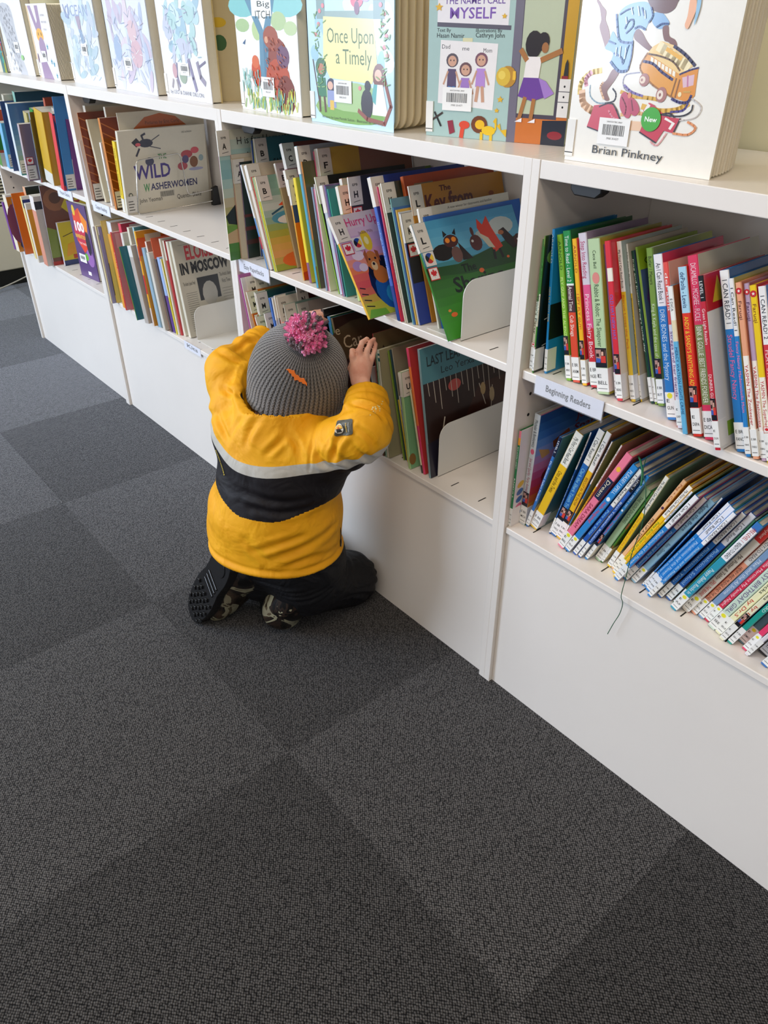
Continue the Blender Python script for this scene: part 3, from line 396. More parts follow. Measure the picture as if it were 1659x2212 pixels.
dict(sh='B3L', x=0.4037, y=0.05, h=0.2278, t=0.0097, d=0.155, lean=0.3899, cov='7c9bc0', label='dusty blue reader after the coral one', tx=[('Max and the Al Scone', 0.3, 0.7, 'dfe8f2')], lab=('E', 'SCA'), fc='8aa0c0', dot=1),
dict(sh='B3L', x=0.415, y=0.05, h=0.2248, t=0.0084, d=0.155, lean=0.3874, cov='cf2c4c', label='crimson reader after the dusty blue one', bands=[(0.8, 1, 'ece6ea')], tx=[('Sofia Martinez My Family Night', 0.2, 0.75, 'f6d2da')], lab=('E', 'SCH'), fc='8f1f3a', dot=2),
dict(sh='B3L', x=0.4268, y=0.0401, h=0.2246, t=0.013, d=0.155, lean=0.3796, cov='c9dccb', label='pale yellow green birthday reader with blue edge', tx=[('THE NEARSY BIRTHDAY GIRL', 0.2, 0.9, '6a5a86')], lab=('E', 'SEE'), fc='4a7aa8', dot=1),
dict(sh='B3L', x=0.4412, y=0.0371, h=0.2244, t=0.0099, d=0.155, lean=0.3783, cov='e9e6bd', label='cream reader with red and black playful lettering, left of two', tx=[('Fox in Socks', 0.5, 0.8, '1f2a24'), ('by Dr.S', 0.22, 0.42, 'c8322c')], lab=('E', 'SEUS'), fc='e9e6bd'),
dict(sh='B3L', x=0.4533, y=0.0285, h=0.223, t=0.0084, d=0.155, lean=0.3732, cov='eae7c4', label='cream reader with red and black playful lettering, right of two', tx=[('Fox in Socks', 0.5, 0.8, '1f2a24'), ('by Dr.S', 0.22, 0.42, 'c8322c')], lab=('E', 'SEUS'), fc='2a5fae', kid=1),
dict(sh='B3L', x=0.4655, y=0.0301, h=0.2197, t=0.0085, d=0.155, lean=0.3609, cov='1f9a8c', label='teal green reader beside the two cream ones', tx=[('THE WARTVILLE WIZARD', 0.4, 0.9, 'cfeae4')], lab=('E BR', 'SEU'), fc='1c7a70'),
dict(sh='B3L', x=0.4752, y=0.0446, h=0.2136, t=0.0109, d=0.155, lean=0.3614, cov='5d8290', label='grey teal reader with a yellow dot near the shelf edge', tx=[('Tiny Tales', 0.4, 0.8, 'cfe0e4')], lab=('E', 'SIMO'), fc='c9b98a', dot=1),
dict(sh='B3L', x=0.4876, y=0.0341, h=0.2151, t=0.0083, d=0.155, lean=0.3589, cov='e23f6a', label='hot pink reader near the right picture edge', bands=[(0.1, 0.2, 'e8e4ea')], tx=[('Studio', 0.3, 0.5, 'fbe0ea')], lab=('E', 'STA'), fc='b02a50', dot=1),
dict(sh='B3L', x=0.4966, y=0.026, h=0.2135, t=0.0065, d=0.155, lean=0.368, cov='dedbe0', label='whitish grey reader after the hot pink one', tx=[('READY TO READ', 0.6, 0.9, '3c4048')], lab=('E BR', 'STA'), fc='3a3a3c'),
dict(sh='B3L', x=0.5078, y=0.0453, h=0.2056, t=0.014, d=0.155, lean=0.3544, cov='26262a', label='black reader at the right picture edge with a white label', lab=('E', 'TAB'), fc='26262a'),
dict(sh='B3L', x=0.5229, y=0.0235, h=0.2114, t=0.0108, d=0.155, lean=0.3592, cov='2f6fb8', label='blue reader pulled forward at the right picture edge', lab=('E BR', 'TEX'), fc='2f6fb8'),
dict(sh='B2M', x=-0.8825, y=-0.0136, h=0.2704, t=0.0026, d=0.25, lean=-0.0171, cov='9cc0d8', label='thin light blue paperback overhanging the shelf at the start of the paperback row', hc=0, fc='d0d8dc'),
dict(sh='B2M', x=-0.8795, y=-0.0192, h=0.2784, t=0.0027, d=0.26, lean=-0.0171, cov='7d2f86', label='thin purple and maroon spined paperback beside the farm cover book', bands=[(0, 0.5, '6d1f33'), (0.86, 1, 'd8d2c4')], hc=0, fc='ded8c8'),
dict(sh='B2M', x=-0.8765, y=-0.0217, h=0.2821, t=0.0027, d=0.27, lean=-0.003, cov='e9e2c6', label='farmhouse paperback with green meadow and white house on its cover', hc=0, fc='9cc3bd', epb='A', fr=[('g', '', ['3f7a26', '4a8a2c', '7aa02e', 'c9b184', 'b8cfc4', '7fb3b8', 'a9c8c2', 'cfd0bc'], 0, 0, 1, 1), ('p', 'c9a97c', [(0, 0.14), (0.6, 0.14), (0.5, 0.24), (0.1, 0.25), (0, 0.22)]), ('p', '0f1a12', [(0.02, 0.3), (0.25, 0.25), (0.5, 0.27), (0.5, 0.44), (0.3, 0.48), (0.18, 0.42), (0.1, 0.44), (0, 0.36)]), ('r', 'e2d2bc', 0.16, 0.42, 0.42, 0.56), ('p', '6a1f2a', [(0.1, 0.56), (0.2, 0.62), (0.45, 0.62), (0.48, 0.56)]), ('r', '7a3a44', 0.3, 0.44, 0.4, 0.53), ('r', 'e2b878', 0.12, 0.72, 0.22, 0.8), ('e', 'a34a1f', 0.17, 0.76, 0.03, 0.02), ('t', '22221e', 'H is for Homestead', 0.18, 0.89, 0.055, 0.6), ('t', '22221e', 'A Saskatchewan Alphabet', 0.26, 0.8, 0.03, 0.5)]),
dict(sh='B2M', x=-0.8735, y=0.0057, h=0.2314, t=0.0027, d=0.24, lean=-0.0031, cov='b08a80', label='thin rose brown paperback behind the beige one', hc=0, fc='cfc6b2'),
dict(sh='B2M', x=-0.8705, y=0.0065, h=0.2227, t=0.0027, d=0.23, lean=-0.0031, cov='c8b795', label='beige paperback with a ragged illustrated edge and an A label', hc=0, fc='cdbfa3', epb='A', fr=[('e', '9a4a3a', 0.25, 0.45, 0.06, 0.03)]),
dict(sh='B2M', x=-0.8675, y=0.0225, h=0.2153, t=0.0027, d=0.23, lean=-0.0031, cov='7c6a86', label='dark green and brown woodland cover paperback set back on the shelf', hc=0, fc='1d2a1e', fr=[('r', '5c1f18', 0, 0.3, 1, 0.34), ('r', '5c1f18', 0, 0.44, 1, 0.47), ('r', '4a231a', 0, 0.15, 1, 0.2)]),
dict(sh='B2M', x=-0.8645, y=0.0554, h=0.2507, t=0.0027, d=0.239, lean=-0.0032, cov='a7a39a', label='tall thin grey paperback standing behind the shorter B books', hc=0, fc='cfc9ba'),
dict(sh='B2M', x=-0.8615, y=0.0562, h=0.2578, t=0.0027, d=0.238, lean=-0.0032, cov='2f55a4', label='tall thin royal blue paperback standing behind the shorter B books', hc=0, fc='2f4f96'),
dict(sh='B2M', x=-0.8585, y=0.059, h=0.2593, t=0.0027, d=0.235, lean=-0.0033, cov='d6da8c', label='tall thin yellow green paperback beside the royal blue one', hc=0, fc='c7cb80'),
dict(sh='B2M', x=-0.8216, y=0.0581, h=0.2646, t=0.0071, d=0.236, lean=-0.133, cov='2c6a74', label='tall teal paperback with two author names in dark capitals', hc=0, fc='2f727c', epb='B', fr=[('t', '10262a', 'SARAH ELLIS', 0.3, 0.88, 0.05, 0.4, 0.02), ('t', '10262a', 'SATOSHI KITAMURA', 0.18, 0.78, 0.05, 0.6, 0.02)]),
dict(sh='B2M', x=-0.7528, y=0.0038, h=0.2283, t=0.0064, d=0.22, lean=-0.3527, cov='dfe3e6', label='thin white paperback with a blue and red lower spine', bands=[(0, 0.2, '5a86bc'), (0.2, 0.32, 'b02436'), (0.32, 0.5, '5a8cc8')], hc=0, fc='dcd6c8'),
dict(sh='B2M', x=-0.7456, y=0.0067, h=0.2266, t=0.0113, d=0.22, lean=-0.3291, cov='d9cfc4', label='pinkish white B paperback with a small red drawing', hc=0, fc='cbbfa8', epb='B', fr=[('l', 'b02a22', [(0.4, 0.9), (0.7, 0.93)], 0.03), ('e', '5f8f96', 0.6, 0.78, 0.15, 0.06)]),
dict(sh='B2M', x=-0.7318, y=0.0094, h=0.2046, t=0.0026, d=0.21, lean=-0.3357, cov='d8303a', label='thin red paperback beside the pale green ones', tx=[('Tales for reading', 0.3, 0.8, 'f2d0cc')], hc=0, fc='c9302e'),
dict(sh='B2M', x=-0.7287, y=0.0073, h=0.2034, t=0.0026, d=0.21, lean=-0.3069, cov='a9c8a0', label='thin pale green paperback, left of the yellow one', hc=0, fc='a9c8a0'),
dict(sh='B2M', x=-0.7256, y=0.0085, h=0.2036, t=0.0026, d=0.21, lean=-0.3005, cov='e6e04a', label='yellow spined paperback just before the sea monster cover', bands=[(0.75, 1, 'd2dcc0')], hc=0, fc='dcd84a'),
dict(sh='B2M', x=-0.7225, y=0.0109, h=0.2052, t=0.0026, d=0.21, lean=-0.3005, cov='cfd8a0', label='paperback with a sea wave, green field and red We title, B label', hc=0, fc='86a89a', epb='B', fr=[('g', '', ['9aa83a', 'e0a860', 'd8b04a', '9cb03c', '8fb6a8', 'cfd8cc', '86b09a', '7fa892'], 0, 0, 1, 1), ('e', '4f9ab0', 0.3, 0.55, 0.22, 0.07), ('e', 'e8e6da', 0.35, 0.53, 0.2, 0.05), ('l', '2a5a6e', [(0.1, 0.6), (0.25, 0.66), (0.4, 0.6), (0.55, 0.62)], 0.02), ('p', 'e0542c', [(0.2, 0.68), (0.3, 0.74), (0.35, 0.68), (0.42, 0.75), (0.48, 0.66)]), ('t', 'c42a1e', 'We Went', 0.3, 0.68, 0.09, 0.5, 0.04), ('t', '1f5a8c', 'The Big', 0.3, 0.86, 0.08, 0.4, 0.02), ('e', 'd8682c', 0.4, 0.33, 0.12, 0.1), ('e', 'e0702c', 0.3, 0.1, 0.2, 0.08)]),
dict(sh='B2M', x=-0.7194, y=0.0644, h=0.2273, t=0.0066, d=0.23, lean=-0.3005, cov='b7a678', label='tall tan paperback with a B label standing behind the wave cover', hc=0, fc='b4a478', epb='B'),
dict(sh='B2M', x=-0.6749, y=0.0626, h=0.2721, t=0.0102, d=0.231, lean=-0.2985, cov='9c6a7c', label='tall mauve paperback with a C label, back of three C books', hc=0, fc='6a2f24', epb='C'),
dict(sh='B2M', x=-0.6498, y=0.0419, h=0.2235, t=0.008, d=0.22, lean=-0.2975, cov='d8a8a8', label='pale pink paperback with a C label, middle of three C books', hc=0, fc='c08a94', epb='C'),
dict(sh='B2M', x=-0.6283, y=0.0194, h=0.2084, t=0.0061, d=0.2, lean=-0.1937, cov='d0982c', label='navy, orange and red paperback with a cream C label, front of three C books', hc=0, fc='d86a22', epb='C', fr=[('r', '1f3f86', 0, 0.58, 1, 1), ('p', 'd8701e', [(0, 0.1), (0.8, 0.1), (0.6, 0.5), (0.5, 0.56), (0, 0.56)]), ('e', '1a1a20', 0.8, 0.35, 0.2, 0.2), ('p', 'b22a22', [(0, 0), (1, 0), (1, 0.2), (0.3, 0.12), (0, 0.08)])]),
dict(sh='B2M', x=-0.6051, y=0.0196, h=0.2139, t=0.01, d=0.21, lean=-0.1883, cov='e8d030', label='thin bright yellow paperback with purple figures along its spine', bands=[(0, 0.2, '8a5a7a')], hc=0, fc='e0c82c'),
dict(sh='B2M', x=-0.5643, y=0.0102, h=0.279, t=0.0086, d=0.25, lean=-0.1912, cov='4aa0bc', label='tall blue spined paperback with a silver grey cover and D label', hc=0, fc='aab4be', epb='D', fr=[('r', 'b08a54', 0, 0, 1, 0.16), ('p', '8c2430', [(0.35, 0.9), (0.5, 0.97), (0.55, 0.86), (0.45, 0.85)]), ('l', '7a4a2a', [(0.5, 0.5), (0.7, 0.6)], 0.02), ('l', '7a4a2a', [(0.5, 0.45), (0.75, 0.5)], 0.02)]),
dict(sh='B2M', x=-0.5551, y=0.0127, h=0.2511, t=0.0027, d=0.22, lean=-0.1838, cov='e0903c', label='thin orange and green paperback beside the silver D book', bands=[(0, 0.4, '6f9a3c')], hc=0, fc='5f5a3c'),
dict(sh='B2M', x=-0.552, y=0.0434, h=0.2678, t=0.0027, d=0.23, lean=-0.1841, cov='e05a86', label='thin hot pink paperback between the D and F books', hc=0, fc='c04a70'),
dict(sh='B2M', x=-0.5489, y=0.0452, h=0.2725, t=0.012, d=0.249, lean=-0.1843, cov='e4dfd6', label='white patterned spine paperback with mustard cover and F label', hc=0, fc='b89438', epb='F', fr=[('r', 'c7a436', 0, 0.5, 0.42, 1), ('r', '8f5f4a', 0.42, 0.5, 1, 1)]),
dict(sh='B2M', x=-0.5348, y=0.0138, h=0.2059, t=0.0044, d=0.2, lean=-0.1827, cov='8fa6c2', label='thin grey blue paperback below the G group', hc=0, fc='8a8fa4'),
dict(sh='B2M', x=-0.5286, y=0.0164, h=0.2031, t=0.0028, d=0.2, lean=-0.1895, cov='e07a9c', label='pink patterned paperback spine below the G group', bands=[(0.3, 0.5, 'c43c60')], hc=0, fc='c05a86'),
dict(sh='B2M', x=-0.5251, y=0.0167, h=0.2125, t=0.0027, d=0.2, lean=-0.1906, cov='e8e6ea', label='white spined paperback with dark vertical title near the bottom', tx=[('DMW', 0.05, 0.2, '2a2a33')], hc=0, fc='ded8d0'),
dict(sh='B2M', x=-0.4964, y=0.0196, h=0.2325, t=0.0026, d=0.24, lean=-0.3063, cov='8cc43c', label='lime edged leaning paperback with black and lime leaf cover and G label', hc=0, fc='141a12', epb='G', fr=[('e', 'c9d83c', 0.35, 0.88, 0.12, 0.06), ('p', 'd8d6c4', [(0.55, 0.8), (0.62, 0.95), (0.68, 0.88), (0.75, 0.96), (0.72, 0.82)])]),
dict(sh='B2M', x=-0.4932, y=0.0202, h=0.2149, t=0.0111, d=0.21, lean=-0.2731, cov='b9c2cc', label='blue white paperback with a lower G label', hc=0, fc='b4bac6', epb='G'),
dict(sh='B2M', x=-0.4812, y=0.0178, h=0.2171, t=0.0032, d=0.21, lean=-0.239, cov='8d6fa6', label='thin purple paperback between the G and H books', bands=[(0, 0.4, 'b8628a')], hc=0, fc='6f5a94'),
dict(sh='B2M', x=-0.4775, y=0.0184, h=0.2154, t=0.0026, d=0.21, lean=-0.2392, cov='4c6a9a', label='slate blue paperback between the G and H books', bands=[(0, 0.5, '9aa4d0')], hc=0, fc='54708a'),
dict(sh='B2M', x=-0.4705, y=0.0198, h=0.2116, t=0.0026, d=0.2, lean=-0.2576, cov='3cae9c', label='thin teal green paperback just before the yellow H book', hc=0, fc='3c8c9c'),
dict(sh='B2M', x=-0.4671, y=0.0517, h=0.2277, t=0.0088, d=0.242, lean=-0.2588, cov='d86a4a', label='tall cream and green paperback with an upper H label', hc=0, fc='6f8f2e', epb='H', fr=[('r', '5f7f2a', 0.35, 0.3, 1, 1)]),
dict(sh='B2M', x=-0.4332, y=0.0213, h=0.2222, t=0.0085, d=0.22, lean=-0.2967, cov='b8cc86', label='yellow paperback with teal and red block title and H label', hc=0, fc='e8d022', epb='H', fr=[('t', '1f8f8a', 'Th', 0.4, 0.78, 0.13, 0.35, 0.05), ('t', 'd8301c', 'MO', 0.4, 0.62, 0.13, 0.4, 0.06)]),
dict(sh='B2M', x=-0.4182, y=0.0206, h=0.2385, t=0.0027, d=0.2, lean=-0.1668, cov='e88060', label='peach edged paperback with H label and red maple leaf', hc=0, fc='3a3630', epb='H', mp=1),
dict(sh='B2M', x=-0.3273, y=-0.0363, h=0.2055, t=0.0068, d=0.235, lean=-0.6023, cov='e8b83c', label='puppy in a blue basket paperback pulled out of the row, Hurry title', hc=0, fc='e8a0b8', epb='H', mp=1, yaw=0.04, usc=0.45, fr=[('g', '', ['b8c43a', 'c4b83a', 'd8545a', 'e0605a', 'e88a4a', 'd8a0c0', 'c9a8cc', 'dcc2d0', 'd8ccd0'], 0, 0, 1, 1), ('e', 'e8c820', 0.62, 0.72, 0.12, 0.1), ('e', 'f0e8a0', 0.62, 0.72, 0.05, 0.04), ('e', 'c9a4cf', 0.25, 0.68, 0.13, 0.06), ('e', 'e6d6e6', 0.3, 0.6, 0.14, 0.05), ('e', 'b894c8', 0.2, 0.5, 0.12, 0.05), ('e', 'dccce0', 0.32, 0.48, 0.1, 0.04), ('e', '0f1f4a', 0.75, 0.3, 0.42, 0.26), ('e', '1f5fa8', 0.78, 0.22, 0.38, 0.2), ('e', '2f9ac8', 0.8, 0.17, 0.2, 0.1), ('e', '14141c', 0.75, 0.42, 0.36, 0.12), ('e', 'c8742c', 0.65, 0.38, 0.17, 0.09), ('e', 'c87a34', 0.58, 0.52, 0.15, 0.1), ('p', 'a85a24', [(0.42, 0.6), (0.5, 0.64), (0.5, 0.56), (0.44, 0.5)]), ('p', 'a85a24', [(0.7, 0.62), (0.78, 0.6), (0.76, 0.5), (0.7, 0.55)]), ('e', 'e6c890', 0.58, 0.47, 0.07, 0.045), ('e', '1a1412', 0.58, 0.49, 0.03, 0.015), ('e', '1a1412', 0.52, 0.54, 0.025, 0.012), ('e', '1a1412', 0.66, 0.54, 0.025, 0.012), ('p', '6fae3a', [(0, 0), (0.5, 0), (0.45, 0.06), (0.1, 0.08)]), ('l', '1c1c18', [(0.05, 0.3), (0.16, 0.28)], 0.02), ('l', '1c1c18', [(0.05, 0.24), (0.18, 0.22)], 0.02), ('l', '1c1c18', [(0.05, 0.18), (0.2, 0.16)], 0.02), ('l', '1c1c18', [(0.05, 0.12), (0.22, 0.1)], 0.02), ('t', 'd8447a', 'Hurry Up', 0.3, 0.88, 0.08, 0.75, 0.01), ('t', '7a4a5a', 'Jackie Mills', 0.5, 0.79, 0.03, 0.35)]),
dict(sh='B2M', x=-0.2898, y=0.0056, h=0.2608, t=0.0093, d=0.24, lean=-0.3412, cov='3c62b8', label='royal blue paperback with white top corner and J label', bands=[(0, 0.25, '1f3f8a')], tx=[('Goodnight little storybook', 0.3, 0.7, 'a9bce0')], hc=0, fc='1f3a9a', epb='J'),
dict(sh='B2M', x=-0.2795, y=0.0059, h=0.2441, t=0.0027, d=0.22, lean=-0.2984, cov='d85a80', label='pink and red spined paperback left of the K books', bands=[(0, 0.45, 'd8263c')], hc=0, fc='c8345a'),
dict(sh='B2M', x=-0.2707, y=0.0085, h=0.2494, t=0.0026, d=0.22, lean=-0.3205, cov='e6e0cc', label='cream patterned spine paperback left of the K books', bands=[(0.3, 0.7, 'cfd8cc')], tx=[('Kids at play', 0.1, 0.5, '6a6a5c')], hc=0, fc='d8d2c0'),
dict(sh='B2M', x=-0.2675, y=0.0112, h=0.2525, t=0.0026, d=0.24, lean=-0.3189, cov='dcd8cc', label='white and green paperback with a tall K label, back of two K books', hc=0, fc='3f4a40', epb='K', fr=[('r', '8fa89a', 0.35, 0.7, 0.5, 1), ('r', '6a9a86', 0.6, 0.6, 0.7, 1)]),
dict(sh='B2M', x=-0.2644, y=0.0555, h=0.2582, t=0.0085, d=0.238, lean=-0.311, cov='c9602c', label='burnt orange paperback standing tall behind the K books', hc=0, fc='b8481e', fr=[('r', '8f8468', 0.1, 0.86, 0.3, 0.94)]),
dict(sh='B2M', x=-0.2543, y=0.0139, h=0.2268, t=0.0026, d=0.2, lean=-0.3093, cov='7fb6b4', label='pale aqua paperback with a blank white corner label', hc=0, fc='6a94a8', fr=[('r', 'd8dcda', 0.1, 0.8, 0.45, 0.93)]),
dict(sh='B2M', x=-0.2511, y=0.0148, h=0.2119, t=0.0026, d=0.19, lean=-0.3086, cov='3f6fae', label='thin blue paperback, first of three thin spines before the black cover', hc=0, fc='3f6fae'),
dict(sh='B2M', x=-0.248, y=0.0175, h=0.2081, t=0.0026, d=0.19, lean=-0.3087, cov='e6c060', label='thin mustard paperback, second of three thin spines before the black cover', hc=0, fc='d8b050'),
dict(sh='B2M', x=-0.2448, y=0.0202, h=0.2043, t=0.0026, d=0.19, lean=-0.3089, cov='cfd6de', label='thin pale grey paperback, third of three thin spines before the black cover', hc=0, fc='cfd6de'),
dict(sh='B2M', x=-0.2417, y=0.0212, h=0.2023, t=0.0026, d=0.19, lean=-0.3092, cov='2a3f86', label='black and navy paperback with K label and maple leaf', hc=0, fc='0e0e12', epb='K', mp=1, fr=[('r', '1f3a96', 0, 0, 1, 0.38)]),
dict(sh='B2M', x=-0.2385, y=0.0484, h=0.2469, t=0.0026, d=0.246, lean=-0.3094, cov='c98a2c', label='golden ochre paperback titled Key from, L label', hc=0, fc='b47a22', epb='L', fr=[('t', '5a1a12', 'Key from', 0.14, 0.8, 0.12, 0.5, 0.03), ('t', '5a1a12', 'The', 0.3, 0.93, 0.04, 0.12, 0.03), ('e', '8f4a1e', 0.85, 0.85, 0.03, 0.02)]),
dict(sh='B2M', x=-0.2354, y=0.0627, h=0.1948, t=0.0058, d=0.16, lean=-0.3094, cov='e8c24a', label='thin yellow paperback showing beneath the cream one', hc=0, fc='d8b43c'),
dict(sh='B2M', x=-0.2054, y=0.034, h=0.2146, t=0.0044, d=0.235, lean=-0.311, cov='ddd8c8', label='cream paperback with big dark serif title FOR ME, L label', hc=0, fc='d2ccba', epb='L', fr=[('t', '22222a', 'ALL FOR ME', 0.14, 0.82, 0.11, 0.74, 0), ('t', '4a4640', 'A new winner for classrooms and families', 0.3, 0.955, 0.022, 0.5)]),
dict(sh='B2M', x=-0.2003, y=0.0393, h=0.2004, t=0.0042, d=0.255, lean=-0.311, cov='1f62b8', label='bright blue paperback showing a corner beyond the cream one', hc=0, fc='1f62b8'),
dict(sh='B2M', x=-0.1436, y=0.0008, h=0.2136, t=0.0052, d=0.262, lean=-0.5378, cov='2f7a24', label='green picture paperback with fox, owl and rabbits gathered, last of its row', hc=0, fc='3c8a24', epb='L', mp=2, yaw=0, fr=[('g', '', ['3f9426', '3f9426', '3c8a24', '357a20', '2f6c1e', '285c1c', '4a9ab8', '6ab4d0', '5aa8cc', '4a9cc4'], 0, 0, 1, 1), ('p', '1f4a1a', [(0, 0.62), (0.3, 0.6), (1, 0.74), (1, 0.5), (0.4, 0.5), (0, 0.55)]), ('e', 'c9cfc8', 0.82, 0.84, 0.13, 0.08), ('e', 'b8c2c0', 0.62, 0.8, 0.08, 0.04), ('e', '1a1210', 0.2, 0.72, 0.1, 0.07), ('e', '4a1f1c', 0.3, 0.8, 0.07, 0.055), ('e', 'e88a2c', 0.27, 0.81, 0.022, 0.022), ('e', 'e88a2c', 0.33, 0.81, 0.022, 0.022), ('p', '1a1210', [(0.24, 0.84), (0.25, 0.9), (0.28, 0.86)]), ('p', '1a1210', [(0.36, 0.84), (0.37, 0.9), (0.33, 0.86)]), ('p', '241612', [(0.36, 0.78), (0.46, 0.62), (0.36, 0.62)]), ('e', '6a4a44', 0.32, 0.68, 0.05, 0.07), ('e', '5a2622', 0.53, 0.74, 0.06, 0.07), ('e', '5a2622', 0.52, 0.84, 0.016, 0.04), ('e', 'e6e2d8', 0.5, 0.76, 0.012, 0.012), ('p', 'e03a1e', [(0.58, 0.86), (0.6, 0.94), (0.64, 0.88), (0.7, 0.95), (0.72, 0.84), (0.78, 0.66), (0.68, 0.62), (0.66, 0.74), (0.6, 0.8)]), ('p', 'd8ccb0', [(0.58, 0.82), (0.66, 0.76), (0.7, 0.66), (0.64, 0.68), (0.6, 0.76)]), ('l', '1a1210', [(0.68, 0.64), (0.67, 0.57)], 0.025), ('l', '1a1210', [(0.74, 0.64), (0.75, 0.57)], 0.025), ('p', '2a1512', [(0.78, 0.8), (0.84, 0.82), (0.96, 0.64), (0.88, 0.62), (0.82, 0.7)]), ('e', 'b86a3c', 0.8, 0.78, 0.03, 0.02), ('e', '4a1f1c', 0.96, 0.68, 0.05, 0.06), ('e', 'f0ece0', 0.95, 0.69, 0.01, 0.01), ('e', 'e86a2c', 0.5, 0.5, 0.025, 0.02), ('e', 'e86a2c', 0.8, 0.56, 0.015, 0.012), ('e', 'e86a2c', 0.12, 0.2, 0.03, 0.02), ('e', 'e8923c', 0.09, 0.24, 0.015, 0.012), ('t', '0f1a10', 'The', 0.32, 0.52, 0.07, 0.14, 0.02), ('t', '0f1a10', 'Sharing', 0.2, 0.37, 0.13, 0.5, 0.02), ('t', '0f1a10', 'Circle', 0.26, 0.22, 0.13, 0.4, 0.02), ('t', '0f1a10', 'Theresa Meuse', 0.24, 0.03, 0.03, 0.4)]),
dict(sh='B2L', x=-0.7645, y=-0.0284, h=0.3009, t=0.0041, d=0.22, lean=-0.2386, cov='b0569a', label='purple dotted spine paperback against the panel, left of the M books', bands=[(0, 0.5, '2f9aa8'), (0.5, 0.58, 'd8922c')], hc=0, fc='9a4a86'),
dict(sh='B2L', x=-0.7599, y=-0.0269, h=0.2941, t=0.0026, d=0.22, lean=-0.234, cov='e8e6ea', label='thin white paperback beside the purple dotted one', bands=[(0, 0.5, '6fb4a0')], hc=0, fc='d8d4d8'),
dict(sh='B2L', x=-0.7568, y=-0.0146, h=0.2953, t=0.0026, d=0.22, lean=-0.2342, cov='e06a58', label='coral spine paperback with an upper M label', hc=0, fc='c9c8c2', epb='M'),
dict(sh='B2L', x=-0.7512, y=0.0075, h=0.2891, t=0.0026, d=0.2, lean=-0.2425, cov='5fb0c0', label='aqua edged paperback with a second upper M label', hc=0, fc='b8c4c4', epb='M'),
dict(sh='B2L', x=-0.7311, y=-0.0243, h=0.2687, t=0.0026, d=0.24, lean=-0.3041, cov='e09038', label='orange paperback with M label and maple leaf', hc=0, fc='c9702a', epb='M', mp=1),
dict(sh='B2L', x=-0.728, y=-0.019, h=0.2672, t=0.0026, d=0.23, lean=-0.2095, cov='a8c078', label='pale green paperback with a hidden M label', hc=0, fc='4a5f2a', epb='M'),
dict(sh='B2L', x=-0.725, y=-0.0176, h=0.265, t=0.0026, d=0.24, lean=-0.2095, cov='5fb0a8', label='teal edged dark paperback with an M label', hc=0, fc='1f4a3c', epb='M'),
dict(sh='B2L', x=-0.6749, y=-0.0333, h=0.227, t=0.0026, d=0.2, lean=-0.4133, cov='e8d6c8', label='pulled-out paperback with watermelon pink print and a low M label', hc=0, fc='c9d0b8', epb='M', fr=[('e', 'd82a5c', 0.3, 0.85, 0.1, 0.08), ('e', 'd8304a', 0.28, 0.62, 0.06, 0.03), ('e', '2a2a1c', 0.4, 0.6, 0.1, 0.08)]),
dict(sh='B2L', x=-0.6717, y=-0.024, h=0.2322, t=0.0026, d=0.19, lean=-0.2931, cov='3c9a3c', label='green edged dark paperback with a cream low M label', hc=0, fc='1a1f18', epb='M'),
dict(sh='B2L', x=-0.6686, y=-0.0135, h=0.2662, t=0.0078, d=0.23, lean=-0.2361, cov='3f6cb8', label='medium blue paperback before the N books', hc=0, fc='2f5aa4'),
dict(sh='B2L', x=-0.6602, y=-0.0141, h=0.2685, t=0.0026, d=0.23, lean=-0.2021, cov='c9ccd8', label='white paperback with first N label', hc=0, fc='c0c4cc', epb='N'),
dict(sh='B2L', x=-0.6572, y=-0.0101, h=0.2735, t=0.0027, d=0.24, lean=-0.1937, cov='d8d2e0', label='grey green paperback with second N label and maple leaf', hc=0, fc='5a7a78', epb='N', mp=1),
dict(sh='B2L', x=-0.6541, y=-0.0059, h=0.2692, t=0.0027, d=0.2, lean=-0.1937, cov='e8e6dc', label='white paperback with third N label', hc=0, fc='dcd8cc', epb='N'),
dict(sh='B2L', x=-0.6509, y=0.0481, h=0.2849, t=0.0027, d=0.246, lean=-0.1943, cov='d8a06a', label='tall maroon paperback with N label and round badge sticker', hc=0, fc='4a1414', epb='N', mp=2),
dict(sh='B2L', x=-0.6344, y=0.0052, h=0.255, t=0.0026, d=0.26, lean=-0.2461, cov='8fb8a8', label='pale green paperback with a low white label under the maroon one', hc=0, fc='8fb0a4', epb='O', fr=[('r', '3c5f9a', 0.35, 0.86, 0.5, 0.93)]),
dict(sh='B2L', x=-0.6246, y=0.0396, h=0.2527, t=0.0026, d=0.254, lean=-0.2721, cov='d8d0cc', label='beige paperback with a P label further back', hc=0, fc='c9bcb2', epb='P'),
dict(sh='B2L', x=-0.5852, y=0.0002, h=0.2375, t=0.0026, d=0.24, lean=-0.42, cov='c9c4ba', label='dark red paperback with a low P label just above the child hat', hc=0, fc='4a1216', epb='P'),
dict(sh='B2L', x=-0.5814, y=-0.0145, h=0.2348, t=0.0101, d=0.16, lean=-0.4221, cov='e87a6a', label='coral and violet striped paperback beside the left sleeve', hc=0, fc='a8a0d8'),
dict(sh='B2L', x=-0.5008, y=0.0105, h=0.2767, t=0.0122, d=0.25, lean=-0.1944, cov='1c1a1a', label='black paperback behind the blue green striped one', hc=0, fc='0d0d10'),
dict(sh='B2L', x=-0.4688, y=0.0119, h=0.2679, t=0.0118, d=0.25, lean=-0.2418, cov='2f6a8f', label='dark paperback with blue and green stripes along its top edge', hc=0, fc='1f4a1e', fr=[('r', '4f9a3c', 0, 0.86, 1, 0.93), ('r', '2f7a9a', 0, 0.94, 1, 0.99), ('r', '1f3f86', 0, 0.8, 1, 0.86)]),
